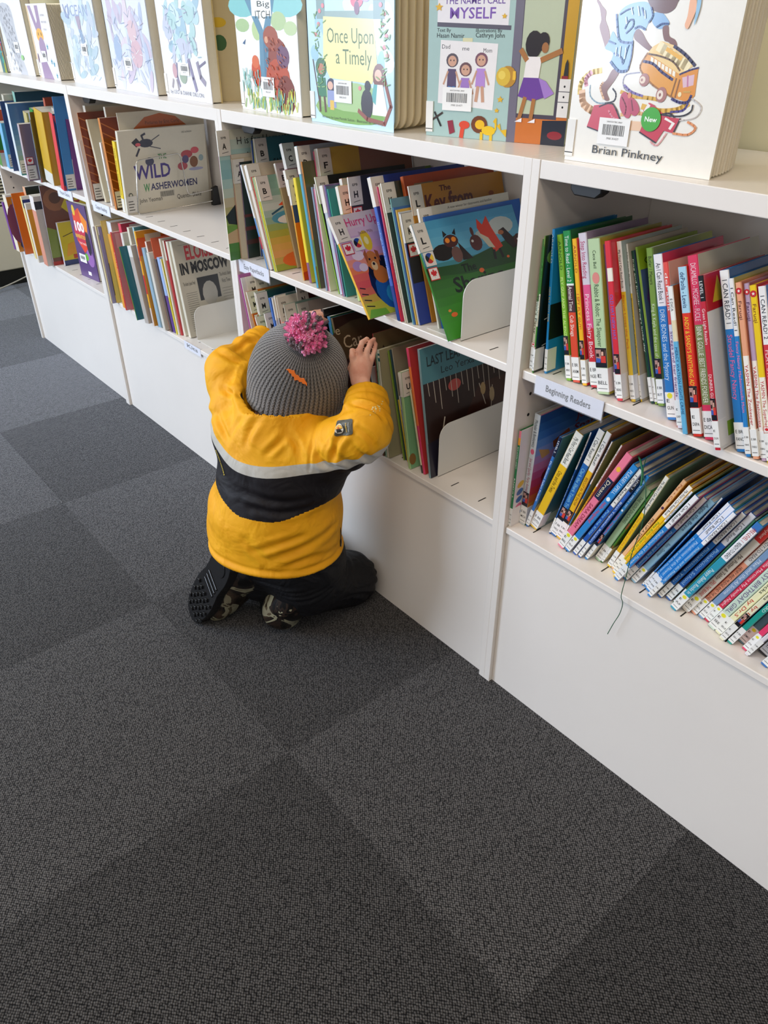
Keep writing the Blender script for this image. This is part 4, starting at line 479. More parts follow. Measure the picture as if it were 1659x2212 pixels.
dict(sh='B2L', x=-0.406, y=-0.005, h=0.284, t=0.0068, d=0.299, lean=-0.323, cov='5a4a34', label='big dark brown car title cover held open in front of the child', hc=1, fc='2a1712', fr=[('e', '4a3f2c', 0.22, 0.8, 0.3, 0.15), ('t', 'b8ab90', 'e', 0, 0.87, 0.07, 0.04), ('t', 'c2b49a', 'Car', 0.05, 0.755, 0.1, 0.17, 0), ('e', 'b03a34', 0.33, 0.95, 0.035, 0.035), ('e', '8f8468', 0.33, 0.95, 0.018, 0.018), ('e', 'c8542c', 0.25, 0.2, 0.14, 0.1), ('e', '1a0f0c', 0.3, 0.22, 0.05, 0.05), ('e', 'd87a2c', 0.1, 0.1, 0.1, 0.06)]),
dict(sh='B2L', x=-0.3758, y=0.0032, h=0.1801, t=0.0137, d=0.2, lean=-0.4422, cov='8f86a8', label='thin grey violet book behind the forearm', hc=0, fc='3a1a1e'),
dict(sh='B2L', x=-0.3366, y=0.0033, h=0.1973, t=0.0026, d=0.16, lean=-0.1946, cov='b8c8d0', label='thin pale book touching the fingertips', hc=0, fc='cfd4d4'),
dict(sh='B2L', x=-0.3336, y=0.0045, h=0.271, t=0.0026, d=0.24, lean=-0.1184, cov='8f1f22', label='dark red spine book held at the fingertips, rounded board cover', hc=1, fc='6a5f44', rnd=1, fr=[('p', '2a1614', [(0, 0.7), (0.1, 0.9), (0.2, 0.72), (0.3, 0.88), (0.4, 0.7)])]),
dict(sh='B2L', x=-0.3256, y=0.006, h=0.2357, t=0.0026, d=0.22, lean=-0.1394, cov='9ac2a8', label='thin mint spine book after the red one', hc=0, fc='a8b8a0'),
dict(sh='B2L', x=-0.3224, y=0.0072, h=0.2395, t=0.0092, d=0.25, lean=-0.1402, cov='dcd8c0', label='cream board book with rounded corner and teal stripes near the top', bands=[(0.95, 0.97, '2f6a6a'), (0.9, 0.93, '2f6a6a')], hc=1, fc='a39c7c', rnd=1),
dict(sh='B2L', x=-0.2937, y=0.0395, h=0.2211, t=0.0026, d=0.22, lean=-0.2251, cov='6f93a4', label='grey blue book with an S mark, behind the T book', hc=0, fc='7f8a80'),
dict(sh='B2L', x=-0.2897, y=0.0258, h=0.2398, t=0.0026, d=0.22, lean=-0.2294, cov='7f9a3c', label='thin olive book, first of the set back trio', hc=0, fc='6f8a34'),
dict(sh='B2L', x=-0.2863, y=0.029, h=0.2419, t=0.0026, d=0.22, lean=-0.2308, cov='27434f', label='thin dark slate book, second of the set back trio', hc=0, fc='27434f'),
dict(sh='B2L', x=-0.2831, y=0.0323, h=0.245, t=0.0026, d=0.22, lean=-0.2312, cov='9a9484', label='thin grey beige book, third of the set back trio', hc=0, fc='8a8474'),
dict(sh='B2L', x=-0.2789, y=0.0273, h=0.1387, t=0.0026, d=0.16, lean=-0.2394, cov='e0c040', label='thin yellow spine book below the cuff', hc=0, fc='c9b040'),
dict(sh='B2L', x=-0.2754, y=0.0292, h=0.1475, t=0.0026, d=0.16, lean=-0.2422, cov='9aa8cc', label='thin periwinkle spine book below the cuff', bands=[(0.8, 1, 'd8d6d0')], hc=0, fc='9aa0bc'),
dict(sh='B2L', x=-0.2722, y=0.0338, h=0.1966, t=0.0069, d=0.17, lean=-0.2429, cov='8f1f2a', label='red and black paperback with T label', hc=0, fc='3a1412', epb='T', fr=[('p', 'b02a1e', [(0, 0.3), (0.3, 0.4), (0.3, 0.86), (0, 0.86)]), ('p', 'c9782c', [(0, 0), (0.35, 0), (0.3, 0.3), (0, 0.4)])]),
dict(sh='B2L', x=-0.2559, y=0.0105, h=0.2112, t=0.0085, d=0.17, lean=-0.1695, cov='a8cc8c', label='light green balloon and bear paperback with U label', hc=0, fc='7fb083', usc=0.55, epb='U', fr=[('e', 'a8562c', 0.38, 0.5, 0.13, 0.1), ('e', '3a1c1a', 0.5, 0.24, 0.16, 0.07), ('e', '3a1c1a', 0.34, 0.29, 0.05, 0.025), ('e', 'e8e4dc', 0.45, 0.24, 0.035, 0.018), ('p', '3a1c1a', [(0.35, 0), (0.8, 0), (0.75, 0.2), (0.45, 0.2)]), ('e', 'c9b070', 0.6, 0.1, 0.06, 0.07), ('e', '8f6a3c', 0.08, 0.1, 0.1, 0.06)]),
dict(sh='B2L', x=-0.2238, y=0.0185, h=0.1802, t=0.0053, d=0.2, lean=-0.2379, cov='ddd6b4', label='thin cream spine book between the bear cover and the orange spine', hc=0, fc='a8924a', bands=[(0, 0.1, '2a2a2c')]),
dict(sh='B2L', x=-0.218, y=0.0185, h=0.2678, t=0.0071, d=0.23, lean=-0.2287, cov='e87a3c', label='orange and pink spined hardcover before the dark forest cover', bands=[(0.86, 1, 'd8486a'), (0, 0.4, 'd83c6a')], hc=0, fc='c23a3a'),
dict(sh='B2L', x=-0.2097, y=0.035, h=0.227, t=0.0027, d=0.259, lean=-0.1344, cov='cfc8ac', label='pale tree paperback corner seen beyond the forest cover', hc=0, fc='b8b49c', fr=[('p', '1f4a28', [(0.84, 0.42), (0.9, 0.6), (0.98, 0.42)]), ('t', '2a2a20', 'C', 0.8, 0.84, 0.07, 0.06)]),
dict(sh='B2L', x=-0.1992, y=0.0176, h=0.2722, t=0.0071, d=0.26, lean=-0.1669, cov='7f9aa0', label='dark forest picture paperback with teal title band, last of its row', hc=0, fc='2c1a16', yaw=0, fr=[('r', '4f8690', 0, 0.74, 1, 1), ('t', '14242a', 'LAST LEAF FIRST SNOW', 0.06, 0.86, 0.075, 0.86, 0.01), ('t', '14242a', 'Leo Yerxa', 0.2, 0.78, 0.055, 0.36), ('p', '3f2018', [(0.4, 0.35), (0.6, 0.6), (0.95, 0.6), (1, 0.2), (0.6, 0.25)]), ('p', '1f1c2c', [(0, 0), (1, 0), (1, 0.2), (0.5, 0.22), (0.2, 0.3), (0, 0.28)]), ('e', 'c4524a', 0.33, 0.66, 0.07, 0.045), ('e', 'b04a44', 0.3, 0.2, 0.1, 0.07), ('l', 'c9bfae', [(0.05, 0.74), (0.06, 0.64)], 0.006), ('l', 'c9bfae', [(0.11, 0.74), (0.12, 0.575)], 0.006), ('l', 'c9bfae', [(0.17, 0.74), (0.18, 0.51)], 0.006), ('l', 'c9bfae', [(0.23, 0.74), (0.24, 0.64)], 0.006), ('l', 'c9bfae', [(0.29, 0.74), (0.3, 0.575)], 0.006), ('l', 'c9bfae', [(0.35, 0.74), (0.36, 0.51)], 0.006), ('l', 'c9bfae', [(0.41, 0.74), (0.42, 0.64)], 0.006), ('l', 'c9bfae', [(0.47, 0.74), (0.48, 0.575)], 0.006), ('l', 'c9bfae', [(0.53, 0.74), (0.54, 0.51)], 0.006), ('l', 'c9bfae', [(0.59, 0.74), (0.6, 0.64)], 0.006), ('l', 'c9bfae', [(0.65, 0.74), (0.66, 0.575)], 0.006), ('l', 'c9bfae', [(0.71, 0.74), (0.72, 0.51)], 0.006), ('l', 'c9bfae', [(0.77, 0.74), (0.78, 0.64)], 0.006), ('l', 'c9bfae', [(0.83, 0.74), (0.84, 0.575)], 0.006), ('l', 'cfc6b4', [(0.1, 0.12), (0.2, 0.44)], 0.012), ('l', 'cfc6b4', [(0.14, 0.3), (0.24, 0.36)], 0.006), ('l', 'cfc6b4', [(0.12, 0.2), (0.22, 0.16)], 0.008), ('l', 'cfc6b4', [(0.6, 0.6), (0.66, 0.42)], 0.008), ('l', 'cfc6b4', [(0.75, 0.55), (0.72, 0.36)], 0.008), ('e', 'b89a6a', 0.64, 0.55, 0.03, 0.05), ('e', 'b8a07a', 0.74, 0.48, 0.03, 0.06)]),
dict(sh='B1M', x=-1.7916, y=0.0051, h=0.1718, t=0.0027, d=0.2, lean=-0.0786, cov='e6e4ea', label='thin white paperback nearest the side panel, left of the brown stripe books', hc=0, fc='d8d4d0'),
dict(sh='B1M', x=-1.7886, y=0.0344, h=0.2673, t=0.0176, d=0.25, lean=-0.0256, cov='dcd6c8', label='tall cream paperback with a brown dome cover, back of three dome books', hc=0, fc='b8ab94', fr=[('p', '6a2414', [(0.3, 0.6), (0.36, 0.86), (0.55, 0.95), (0.75, 0.94), (0.95, 0.8), (1, 0.6)])]),
dict(sh='B1M', x=-1.7653, y=0.005, h=0.2514, t=0.0027, d=0.25, lean=-0.0224, cov='c9742c', label='brown wood stripe paperback, left of two', hc=0, fc='8f3f14', fr=[('r', '7a2f10', 0, 0, 1, 1), ('l', 'b86a34', [(0, 0.95), (0.5, 0.68)], 0.012), ('l', 'b86a34', [(0, 0.85), (0.5, 0.58)], 0.012), ('l', 'b86a34', [(0, 0.75), (0.5, 0.48)], 0.012), ('l', 'b86a34', [(0, 0.65), (0.5, 0.38)], 0.012), ('l', 'b86a34', [(0, 0.55), (0.5, 0.28)], 0.012), ('l', 'b86a34', [(0, 0.45), (0.5, 0.18)], 0.012), ('l', 'b86a34', [(0, 0.35), (0.5, 0.08)], 0.012), ('l', 'b86a34', [(0, 0.25), (0.5, -0.02)], 0.012), ('r', '2c0c0a', 0, 0, 1, 0.05), ('r', 'd88a2c', 0.3, 0.82, 0.9, 0.88), ('r', 'e0cfb4', 0.1, 0.05, 0.3, 0.27)], labf=1),
dict(sh='B1M', x=-1.7348, y=0.0245, h=0.2336, t=0.0124, d=0.22, lean=-0.1403, cov='d8ceb4', label='cream top hat paperback between the two wood stripe books', hc=0, fc='cdc2a4', fr=[('p', '1c1a20', [(0.55, 0.78), (0.7, 0.86), (0.8, 0.74), (0.66, 0.68)]), ('l', '2a1f4a', [(0.6, 0.4), (0.8, 0.25)], 0.04), ('l', '4a4a40', [(0.2, 0.3), (0.4, 0.3)], 0.01)]),
dict(sh='B1M', x=-1.6769, y=0.0201, h=0.178, t=0.0102, d=0.2, lean=-0.0124, cov='ecebea', label='thin white spine with green lettering between the brown books', tx=[('story book', 0.1, 0.4, '2f7a4a')], hc=0, fc='e0ddd4'),
dict(sh='B1M', x=-1.6649, y=0.0482, h=0.2714, t=0.0119, d=0.246, lean=-0.0206, cov='d8d2c2', label='cream paperback with a brown dome cover, middle of three dome books', hc=0, fc='b8ab96', fr=[('p', '5c1c12', [(0.3, 0.6), (0.36, 0.84), (0.55, 0.93), (0.75, 0.92), (0.95, 0.8), (1, 0.6)])]),
dict(sh='B1M', x=-1.6099, y=0.0049, h=0.2493, t=0.0157, d=0.25, lean=-0.0338, cov='c9782e', label='brown wood stripe paperback, right of two', hc=0, fc='8f3f14', fr=[('r', '7f3212', 0, 0, 1, 1), ('l', 'bd6c34', [(0, 0.95), (0.5, 0.68)], 0.012), ('l', 'bd6c34', [(0, 0.85), (0.5, 0.58)], 0.012), ('l', 'bd6c34', [(0, 0.75), (0.5, 0.48)], 0.012), ('l', 'bd6c34', [(0, 0.65), (0.5, 0.38)], 0.012), ('l', 'bd6c34', [(0, 0.55), (0.5, 0.28)], 0.012), ('l', 'bd6c34', [(0, 0.45), (0.5, 0.18)], 0.012), ('l', 'bd6c34', [(0, 0.35), (0.5, 0.08)], 0.012), ('l', 'bd6c34', [(0, 0.25), (0.5, -0.02)], 0.012), ('r', '2c0c0a', 0, 0, 1, 0.05), ('r', 'e09a2c', 0.25, 0.8, 0.9, 0.85), ('r', 'e09a2c', 0.25, 0.66, 0.32, 0.85), ('r', 'dcd8d0', 0.12, 0.06, 0.36, 0.28)], labf=1),
dict(sh='B1M', x=-1.5632, y=0.0095, h=0.1946, t=0.0191, d=0.2, lean=0.0436, cov='e8c820', label='thin yellow spined paperback tucked by the washerwomen book', bands=[(0, 0.2, 'e8e4d8')], tx=[('little story collection', 0.25, 0.9, '6a5a14')], hc=0, fc='d8b820'),
dict(sh='B1M', x=-1.5237, y=0.0257, h=0.2672, t=0.0027, d=0.268, lean=-0.0174, cov='d8d2c2', label='cream paperback with a bright orange dome cover, front of three dome books', hc=0, fc='cfc4ae', fr=[('p', 'b85a1c', [(0.12, 0.7), (0.16, 0.84), (0.3, 0.94), (0.48, 0.97), (0.66, 0.93), (0.8, 0.82), (0.84, 0.7)]), ('t', '5a2810', 'Pictures by Eric Carle', 0.3, 0.87, 0.035, 0.4)]),
dict(sh='B1M', x=-1.5206, y=0.0008, h=0.2264, t=0.0129, d=0.272, lean=0.102, cov='e0dccc', label='washerwomen picture book facing the aisle behind the wire bookend', hc=0, fc='cfc8b6', labf=1, fr=[('t', '3c2a7a', 'WILD', 0.13, 0.42, 0.17, 0.42, 0.02), ('t', '2f7a3c', 'THE', 0.42, 0.64, 0.06, 0.1, 0.02), ('t', '2f8a4a', 'W', 0.22, 0.26, 0.1, 0.07, 0.02), ('t', '28285a', 'ASHERWOMEN', 0.3, 0.27, 0.085, 0.56, 0.02), ('t', '1c1a20', 'John Yeoman', 0.15, 0.13, 0.055, 0.27), ('t', '1c1a20', 'Quentin Blake', 0.6, 0.12, 0.06, 0.3), ('t', '3a3a34', 'URDU & ENGLISH', 0.72, 0.92, 0.022, 0.12), ('p', '1c1a24', [(0.14, 0.86), (0.2, 0.91), (0.25, 0.84), (0.19, 0.8)]), ('e', '26263a', 0.3, 0.84, 0.08, 0.05), ('l', '26263a', [(0.28, 0.86), (0.26, 0.93), (0.3, 0.95)], 0.02), ('l', '4a4a50', [(0.36, 0.86), (0.46, 0.92)], 0.01), ('l', '26263a', [(0.22, 0.78), (0.18, 0.7)], 0.02), ('l', '4a4a50', [(0.34, 0.8), (0.46, 0.76)], 0.01), ('e', 'c9505a', 0.21, 0.83, 0.03, 0.02), ('e', '3a3a56', 0.32, 0.62, 0.05, 0.05), ('e', 'a83a44', 0.76, 0.66, 0.07, 0.05), ('e', '7a4a2a', 0.84, 0.56, 0.05, 0.07), ('e', 'a8404a', 0.7, 0.52, 0.06, 0.05), ('e', '4a3a6a', 0.74, 0.6, 0.04, 0.05), ('e', 'c9505a', 0.86, 0.7, 0.05, 0.04), ('e', '8fa4a8', 0.93, 0.6, 0.03, 0.04), ('e', '9a9ab8', 0.86, 0.47, 0.09, 0.02), ('r', 'a8a498', 0.4, 0.17, 0.57, 0.24), ('l', '4a463c', [(0.41, 0.175), (0.41, 0.235)], 0.005), ('l', '4a463c', [(0.422, 0.175), (0.422, 0.235)], 0.005), ('l', '4a463c', [(0.434, 0.175), (0.434, 0.235)], 0.005), ('l', '4a463c', [(0.446, 0.175), (0.446, 0.235)], 0.005), ('l', '4a463c', [(0.458, 0.175), (0.458, 0.235)], 0.005), ('l', '4a463c', [(0.47, 0.175), (0.47, 0.235)], 0.005), ('l', '4a463c', [(0.482, 0.175), (0.482, 0.235)], 0.005), ('l', '4a463c', [(0.494, 0.175), (0.494, 0.235)], 0.005), ('l', '4a463c', [(0.506, 0.175), (0.506, 0.235)], 0.005), ('l', '4a463c', [(0.518, 0.175), (0.518, 0.235)], 0.005), ('l', '4a463c', [(0.53, 0.175), (0.53, 0.235)], 0.005), ('l', '4a463c', [(0.542, 0.175), (0.542, 0.235)], 0.005), ('l', '4a463c', [(0.554, 0.175), (0.554, 0.235)], 0.005), ('e', '3f4a3a', 0.06, 0.24, 0.025, 0.03), ('r', 'cfc8b6', 0.046, 0.23, 0.074, 0.255)]),
dict(sh='B1L', x=-1.7842, y=-0.0061, h=0.2353, t=0.0027, d=0.2, lean=-0.0886, cov='e6e6e8', label='thin white paperback, first on the long low row of thin spines', hc=0),
dict(sh='B1L', x=-1.7812, y=-0.0021, h=0.2361, t=0.0133, d=0.2, lean=-0.0886, cov='4a2050', label='thin plum paperback, second on the low row', hc=0),
dict(sh='B1L', x=-1.7416, y=-0.0178, h=0.2484, t=0.0078, d=0.2, lean=-0.0424, cov='e0d2a4', label='cream spined paperback, third on the low row', hc=0),
dict(sh='B1L', x=-1.7335, y=-0.0146, h=0.2463, t=0.0027, d=0.2, lean=-0.0152, cov='8a86b0', label='lavender ringed spine paperback beside the cream one', bands=[(0.84, 0.9, '3f5a9a'), (0.9, 1, 'dcd8d4')], hc=0),
dict(sh='B1L', x=-1.7304, y=-0.0028, h=0.2637, t=0.0027, d=0.2, lean=-0.0155, cov='d8b85a', label='black and yellow speckled spine paperback', bands=[(0.1, 0.5, '3a3020')], hc=0),
dict(sh='B1L', x=-1.7272, y=0.0142, h=0.2614, t=0.0348, d=0.24, lean=-0.0163, cov='dfe4ee', label='tall pale blue white paperback with a cream brown cover', fc='c4b4a8', bands=[(0, 0.5, 'b8dcc8')], hc=0),
dict(sh='B1L', x=-1.6724, y=-0.0051, h=0.2338, t=0.021, d=0.2, lean=-0.0581, cov='e09a30', label='thin orange topped paperback before the red one', hc=0),
dict(sh='B1L', x=-1.6414, y=-0.0101, h=0.2454, t=0.0093, d=0.2, lean=-0.0362, cov='c42a22', label='red paperback with a library spine and a pink cover label', tx=[('Read by Jane Lawrence', 0.2, 0.75, 'f0c8c0')], fc='c07a80', fr=[('r', 'c9a0a0', 0.05, 0.8, 0.4, 0.98), ('r', 'b83a44', 0.4, 0.2, 1, 1)], hc=0),
dict(sh='B1L', x=-1.6295, y=0.0166, h=0.2698, t=0.0204, d=0.23, lean=-0.0455, cov='d8405a', label='rose pink paperback with blue band behind the red one', bands=[(0.4, 0.6, '34388a')], fc='b02040', fr=[('r', 'c9b8b4', 0.12, 0.88, 0.36, 0.98)], hc=0),
dict(sh='B1L', x=-1.5802, y=-0.0002, h=0.2521, t=0.016, d=0.2, lean=-0.0542, cov='d8d2cc', label='light paperback left of the bright green one', hc=0),
dict(sh='B1L', x=-1.5206, y=-0.0257, h=0.2233, t=0.0027, d=0.2, lean=-0.1798, cov='5f9a1c', label='bright green paperback with teal edge', fc='1f6a7c', hc=0),
dict(sh='B1L', x=-1.5175, y=0.0006, h=0.2781, t=0.014, d=0.22, lean=-0.0702, cov='e0dac8', label='cream paperback behind the grey one', fc='cfc8b0', hc=0),
dict(sh='B1L', x=-1.481, y=-0.0164, h=0.233, t=0.0277, d=0.2, lean=-0.1574, cov='b8b0a6', label='grey beige spine paperback with a white label', bands=[(0.86, 1, 'dcdad6'), (0, 0.86, 'b4aca4')], hc=0),
dict(sh='B1L', x=-1.4527, y=-0.0037, h=0.2891, t=0.0097, d=0.23, lean=-0.1067, cov='1f3f86', label='deep blue spine paperback with pale aqua top', bands=[(0.7, 1, 'a8ccd4')], fc='3f7a8a', hc=0),
dict(sh='B1L', x=-1.4414, y=-0.0089, h=0.281, t=0.0102, d=0.22, lean=-0.0853, cov='e8a820', label='orange yellow paperback with red flame lettering', bands=[(0, 0.2, 'dccac0'), (0.35, 0.55, 'c8301c'), (0.7, 0.85, 'd85a20')], fc='d8901c', fr=[('r', 'd8541c', 0, 0.75, 1, 0.93), ('r', 'cfc4b0', 0.12, 0.7, 0.35, 0.96)], hc=0),
dict(sh='B1L', x=-1.4207, y=-0.0005, h=0.2362, t=0.0198, d=0.2, lean=-0.1282, cov='8fb0c4', label='thin steel blue paperback beside the flame lettering', hc=0),
dict(sh='B1L', x=-1.398, y=0.0055, h=0.2567, t=0.0105, d=0.2, lean=-0.136, cov='e6d8cc', label='blush paperback with brown cover left of the coral one', fc='a88070', hc=0),
dict(sh='B1L', x=-1.3858, y=-0.0016, h=0.2289, t=0.0161, d=0.2, lean=-0.136, cov='d8d4ca', label='whitish spine paperback with speckled label', hc=0),
dict(sh='B1L', x=-1.3692, y=0.0125, h=0.2698, t=0.0027, d=0.2, lean=-0.1347, cov='e0704c', label='coral hardcover standing above its neighbours', hc=1, fc='d8603c'),
dict(sh='B1L', x=-1.3591, y=0.0091, h=0.2134, t=0.012, d=0.2, lean=-0.1673, cov='5a4f50', label='thin charcoal spine paperback beneath the coral one', hc=0),
dict(sh='B1L', x=-1.3466, y=0.0118, h=0.2208, t=0.0174, d=0.2, lean=-0.151, cov='9ab4e0', label='thin pale blue violet paperback beneath the coral one', bands=[(0, 0.5, '5a3a86')], hc=0),
dict(sh='B1L', x=-1.3258, y=0.0119, h=0.2197, t=0.0075, d=0.2, lean=-0.155, cov='d8c83c', label='thin yellow lower spine paperback left of the newspaper cover', bands=[(0.5, 1, 'e0d8c4')], hc=0),
dict(sh='B1L', x=-1.3179, y=0.0143, h=0.2776, t=0.0084, d=0.2, lean=-0.1226, cov='dcd6c6', label='cream paperback, third before the newspaper cover', hc=0),
dict(sh='B1L', x=-1.3091, y=0.0189, h=0.2737, t=0.0085, d=0.2, lean=-0.1105, cov='b83038', label='thin red lined cream paperback, second before the newspaper cover', bands=[(0.8, 1, 'dcd6c6')], hc=0),
dict(sh='B1L', x=-1.3002, y=0.0235, h=0.2722, t=0.0128, d=0.2, lean=-0.1058, cov='ded8c6', label='cream speckled paperback right before the newspaper cover', hc=0),
dict(sh='B1L', x=-1.2755, y=0.0277, h=0.2753, t=0.0145, d=0.25, lean=-0.1477, cov='d8d2c0', label='newspaper style picture book, red scrawled title over black MOSCOW capitals', fc='c4bdac', usc=0.7, fr=[('t', '1c1a1a', 'IN MOSCOW', 0.06, 0.66, 0.11, 0.9, 0.05), ('t', 'c43a42', 'ELOISE', 0.2, 0.8, 0.14, 0.5, 0.03), ('r', '2a2a2c', 0.32, 0.36, 0.72, 0.6), ('e', 'b8b4aa', 0.52, 0.42, 0.14, 0.13), ('t', '3a3a38', 'The Author Speaks Freely', 0.06, 0.54, 0.04, 0.22), ('t', '3a3a38', "The Artist's Story", 0.75, 0.57, 0.04, 0.22), ('t', '3a3a38', 'First Time', 0.78, 0.5, 0.04, 0.16), ('l', '4a4844', [(0.1, 0.95), (0.9, 0.95)], 0.004), ('t', '2a2a28', 'The Rag', 0.3, 0.955, 0.04, 0.3), ('l', '6a665e', [(0.08, 0.46), (0.28, 0.46)], 0.006), ('l', '6a665e', [(0.08, 0.438), (0.28, 0.438)], 0.006), ('l', '6a665e', [(0.08, 0.416), (0.28, 0.416)], 0.006), ('l', '6a665e', [(0.08, 0.394), (0.28, 0.394)], 0.006), ('l', '6a665e', [(0.08, 0.372), (0.28, 0.372)], 0.006), ('l', '6a665e', [(0.08, 0.35), (0.28, 0.35)], 0.006), ('l', '6a665e', [(0.08, 0.328), (0.28, 0.328)], 0.006), ('l', '6a665e', [(0.08, 0.306), (0.28, 0.306)], 0.006), ('l', '6a665e', [(0.08, 0.284), (0.28, 0.284)], 0.006), ('l', '6a665e', [(0.08, 0.262), (0.28, 0.262)], 0.006), ('l', '6a665e', [(0.08, 0.24), (0.28, 0.24)], 0.006), ('l', '6a665e', [(0.08, 0.218), (0.28, 0.218)], 0.006), ('l', '6a665e', [(0.08, 0.196), (0.28, 0.196)], 0.006), ('l', '6a665e', [(0.08, 0.174), (0.28, 0.174)], 0.006), ('l', '6a665e', [(0.08, 0.152), (0.28, 0.152)], 0.006), ('l', '6a665e', [(0.08, 0.13), (0.28, 0.13)], 0.006), ('l', '6a665e', [(0.08, 0.108), (0.28, 0.108)], 0.006), ('l', '6a665e', [(0.08, 0.086), (0.28, 0.086)], 0.006), ('l', '6a665e', [(0.08, 0.064), (0.28, 0.064)], 0.006), ('l', '8a867c', [(0.76, 0.44), (0.95, 0.44)], 0.006), ('l', '8a867c', [(0.76, 0.41), (0.95, 0.41)], 0.006), ('l', '8a867c', [(0.76, 0.38), (0.95, 0.38)], 0.006), ('l', '8a867c', [(0.76, 0.35), (0.95, 0.35)], 0.006), ('l', '8a867c', [(0.76, 0.32), (0.95, 0.32)], 0.006)], hc=0),
dict(sh='B0M', x=-2.7012, y=-0.0061, h=0.2008, t=0.0528, d=0.2, lean=0.15, cov='3f8a2f', label='red, orange and green book at the left picture edge', fc='c9502a', fr=[('r', '3f8a2f', 0, 0.3, 1, 0.6), ('r', 'dcd8d0', 0, 0, 0.6, 0.25)], hc=0),
dict(sh='B0M', x=-2.6107, y=-0.0006, h=0.1618, t=0.0317, d=0.2, lean=0.15, cov='6ab0d8', label='sky blue book with a red bird cover, at the left picture edge', fc='4fa0cc', fr=[('e', 'b0304a', 0.4, 0.75, 0.2, 0.08), ('e', 'a8324a', 0.5, 0.55, 0.1, 0.04)], labf=1, hc=0),
dict(sh='B0M', x=-2.5519, y=0.0047, h=0.2384, t=0.0124, d=0.22, lean=0.1366, cov='e0e0d2', label='thin cream spine, first of the tall thin group before the big blue cover', hc=0),
dict(sh='B0M', x=-2.5392, y=0.0098, h=0.2591, t=0.02, d=0.24, lean=0.15, cov='c9c4b4', label='thin grey cream spine, second of the tall thin group', hc=0),
dict(sh='B0M', x=-2.5157, y=-0.0069, h=0.2394, t=0.0027, d=0.22, lean=0.15, cov='23407a', label='dark blue and white spine left of the big blue cover', hc=0),
dict(sh='B0M', x=-2.5123, y=0.0411, h=0.2683, t=0.023, d=0.253, lean=0.15, cov='8fc0b0', label='tall mint green book at the back of the leftmost group', fc='1f4a5a', hc=0),
dict(sh='B0M', x=-2.4215, y=-0.0148, h=0.2375, t=0.0236, d=0.26, lean=0.1019, cov='cfd8dc', label='big sky blue picture book with magenta lettering, white label at its base', fc='5a86b8', fr=[('g', '', ['3f8f86', '9ab08a', '8fb0c4', '6f98c4', '4f7fb8', '4a74b0', '4a74b0'], 0, 0, 1, 1), ('t', 'd82a6a', 'Mon', 0.42, 0.8, 0.1, 0.35, 0.05), ('t', 'd82a6a', 'dans', 0.32, 0.62, 0.09, 0.35, 0.04), ('r', 'cfd0c4', 0, 0.06, 0.3, 0.16)], labf=1, hc=0),
dict(sh='B0M', x=-2.3788, y=0.0243, h=0.2121, t=0.0339, d=0.2, lean=0.15, cov='c9b87c', label='pale tan book right of the big blue cover, half hidden', hc=0),
dict(sh='B0M', x=-2.3267, y=0.032, h=0.2257, t=0.0329, d=0.22, lean=0.15, cov='3f8f3a', label='green book with aqua corner standing behind the lizard cover', fc='2f7a30', fr=[('r', '8fc8c4', 0.1, 0, 1, 0.8)], hc=0),
dict(sh='B0M', x=-2.2774, y=-0.034, h=0.1865, t=0.0166, d=0.2, lean=0.15, cov='b8a8b0', label='purple grey lizard cover book with orange title and maple leaf sticker', fc='7f6f80', labf=2, fr=[('t', 'e0902c', 'Tatou', 0.2, 0.86, 0.08, 0.5, 0.03), ('t', '2a2420', 'reunit', 0.25, 0.67, 0.05, 0.5, 0.01), ('p', '2a2420', [(0.2, 0.62), (0.26, 0.5), (0.4, 0.36), (0.6, 0.28), (0.9, 0.3), (1, 0.4), (1, 0.2), (0.7, 0.1), (0.5, 0.2), (0.3, 0.35)]), ('p', '1c1816', [(0.4, 0), (1, 0), (1, 0.2), (0.6, 0.22)])], hc=0),
dict(sh='B0M', x=-2.2131, y=-0.0102, h=0.2252, t=0.0027, d=0.2, lean=0.15, cov='8fa4bc', label='thin silver blue book left of the olive one', hc=0),
dict(sh='B0M', x=-2.2101, y=-0.0084, h=0.2267, t=0.0027, d=0.2, lean=0.15, cov='8f7a24', label='olive brown spine book with a red foot and white cap', bands=[(0.9, 1, 'd8d4cc'), (0, 0.06, 'd84a2c'), (0.06, 0.5, '5a4428')], fc='6a5a2a', hc=0),
dict(sh='B0M', x=-2.207, y=0.0441, h=0.2663, t=0.0154, d=0.19, lean=0.15, cov='b8523c', label='terracotta leather-like book standing tallest in the leftmost bay', hc=1, fc='a8442c'),
dict(sh='B0M', x=-2.1876, y=0.0016, h=0.2325, t=0.0731, d=0.2, lean=0.15, cov='c9a01e', label='mustard yellow book with a brown figure and white label', bands=[(0, 0.17, 'd8d8d0')], fc='b8921c', fr=[('r', '5f9aa8', 0.4, 0, 1, 0.15)], hc=0),
dict(sh='B0M', x=-2.0945, y=0.0289, h=0.2425, t=0.0394, d=0.19, lean=0.15, cov='b8b2a8', label='grey white book between the mustard and comic covers', hc=0),
dict(sh='B0M', x=-2.0267, y=-0.0054, h=0.237, t=0.0291, d=0.2, lean=0.15, cov='d82a3a', label='comic book with red splash top and colourful hero figures', fc='1c2a5a', fr=[('p', 'd8303a', [(0, 0.98), (0.5, 0.98), (0.35, 0.55), (0.15, 0.6)]), ('e', 'c9982c', 0.4, 0.45, 0.15, 0.06), ('e', 'a8342c', 0.5, 0.2, 0.25, 0.15), ('r', 'b01c24', 0, 0, 1, 0.07)], hc=0),
dict(sh='B0M', x=-1.9962, y=0.0023, h=0.286, t=0.0027, d=0.19, lean=0.15, cov='3c86c0', label='tall plain blue book leaning on the right end of the leftmost bay', fc='2f7ab8', labf=1, hc=0),
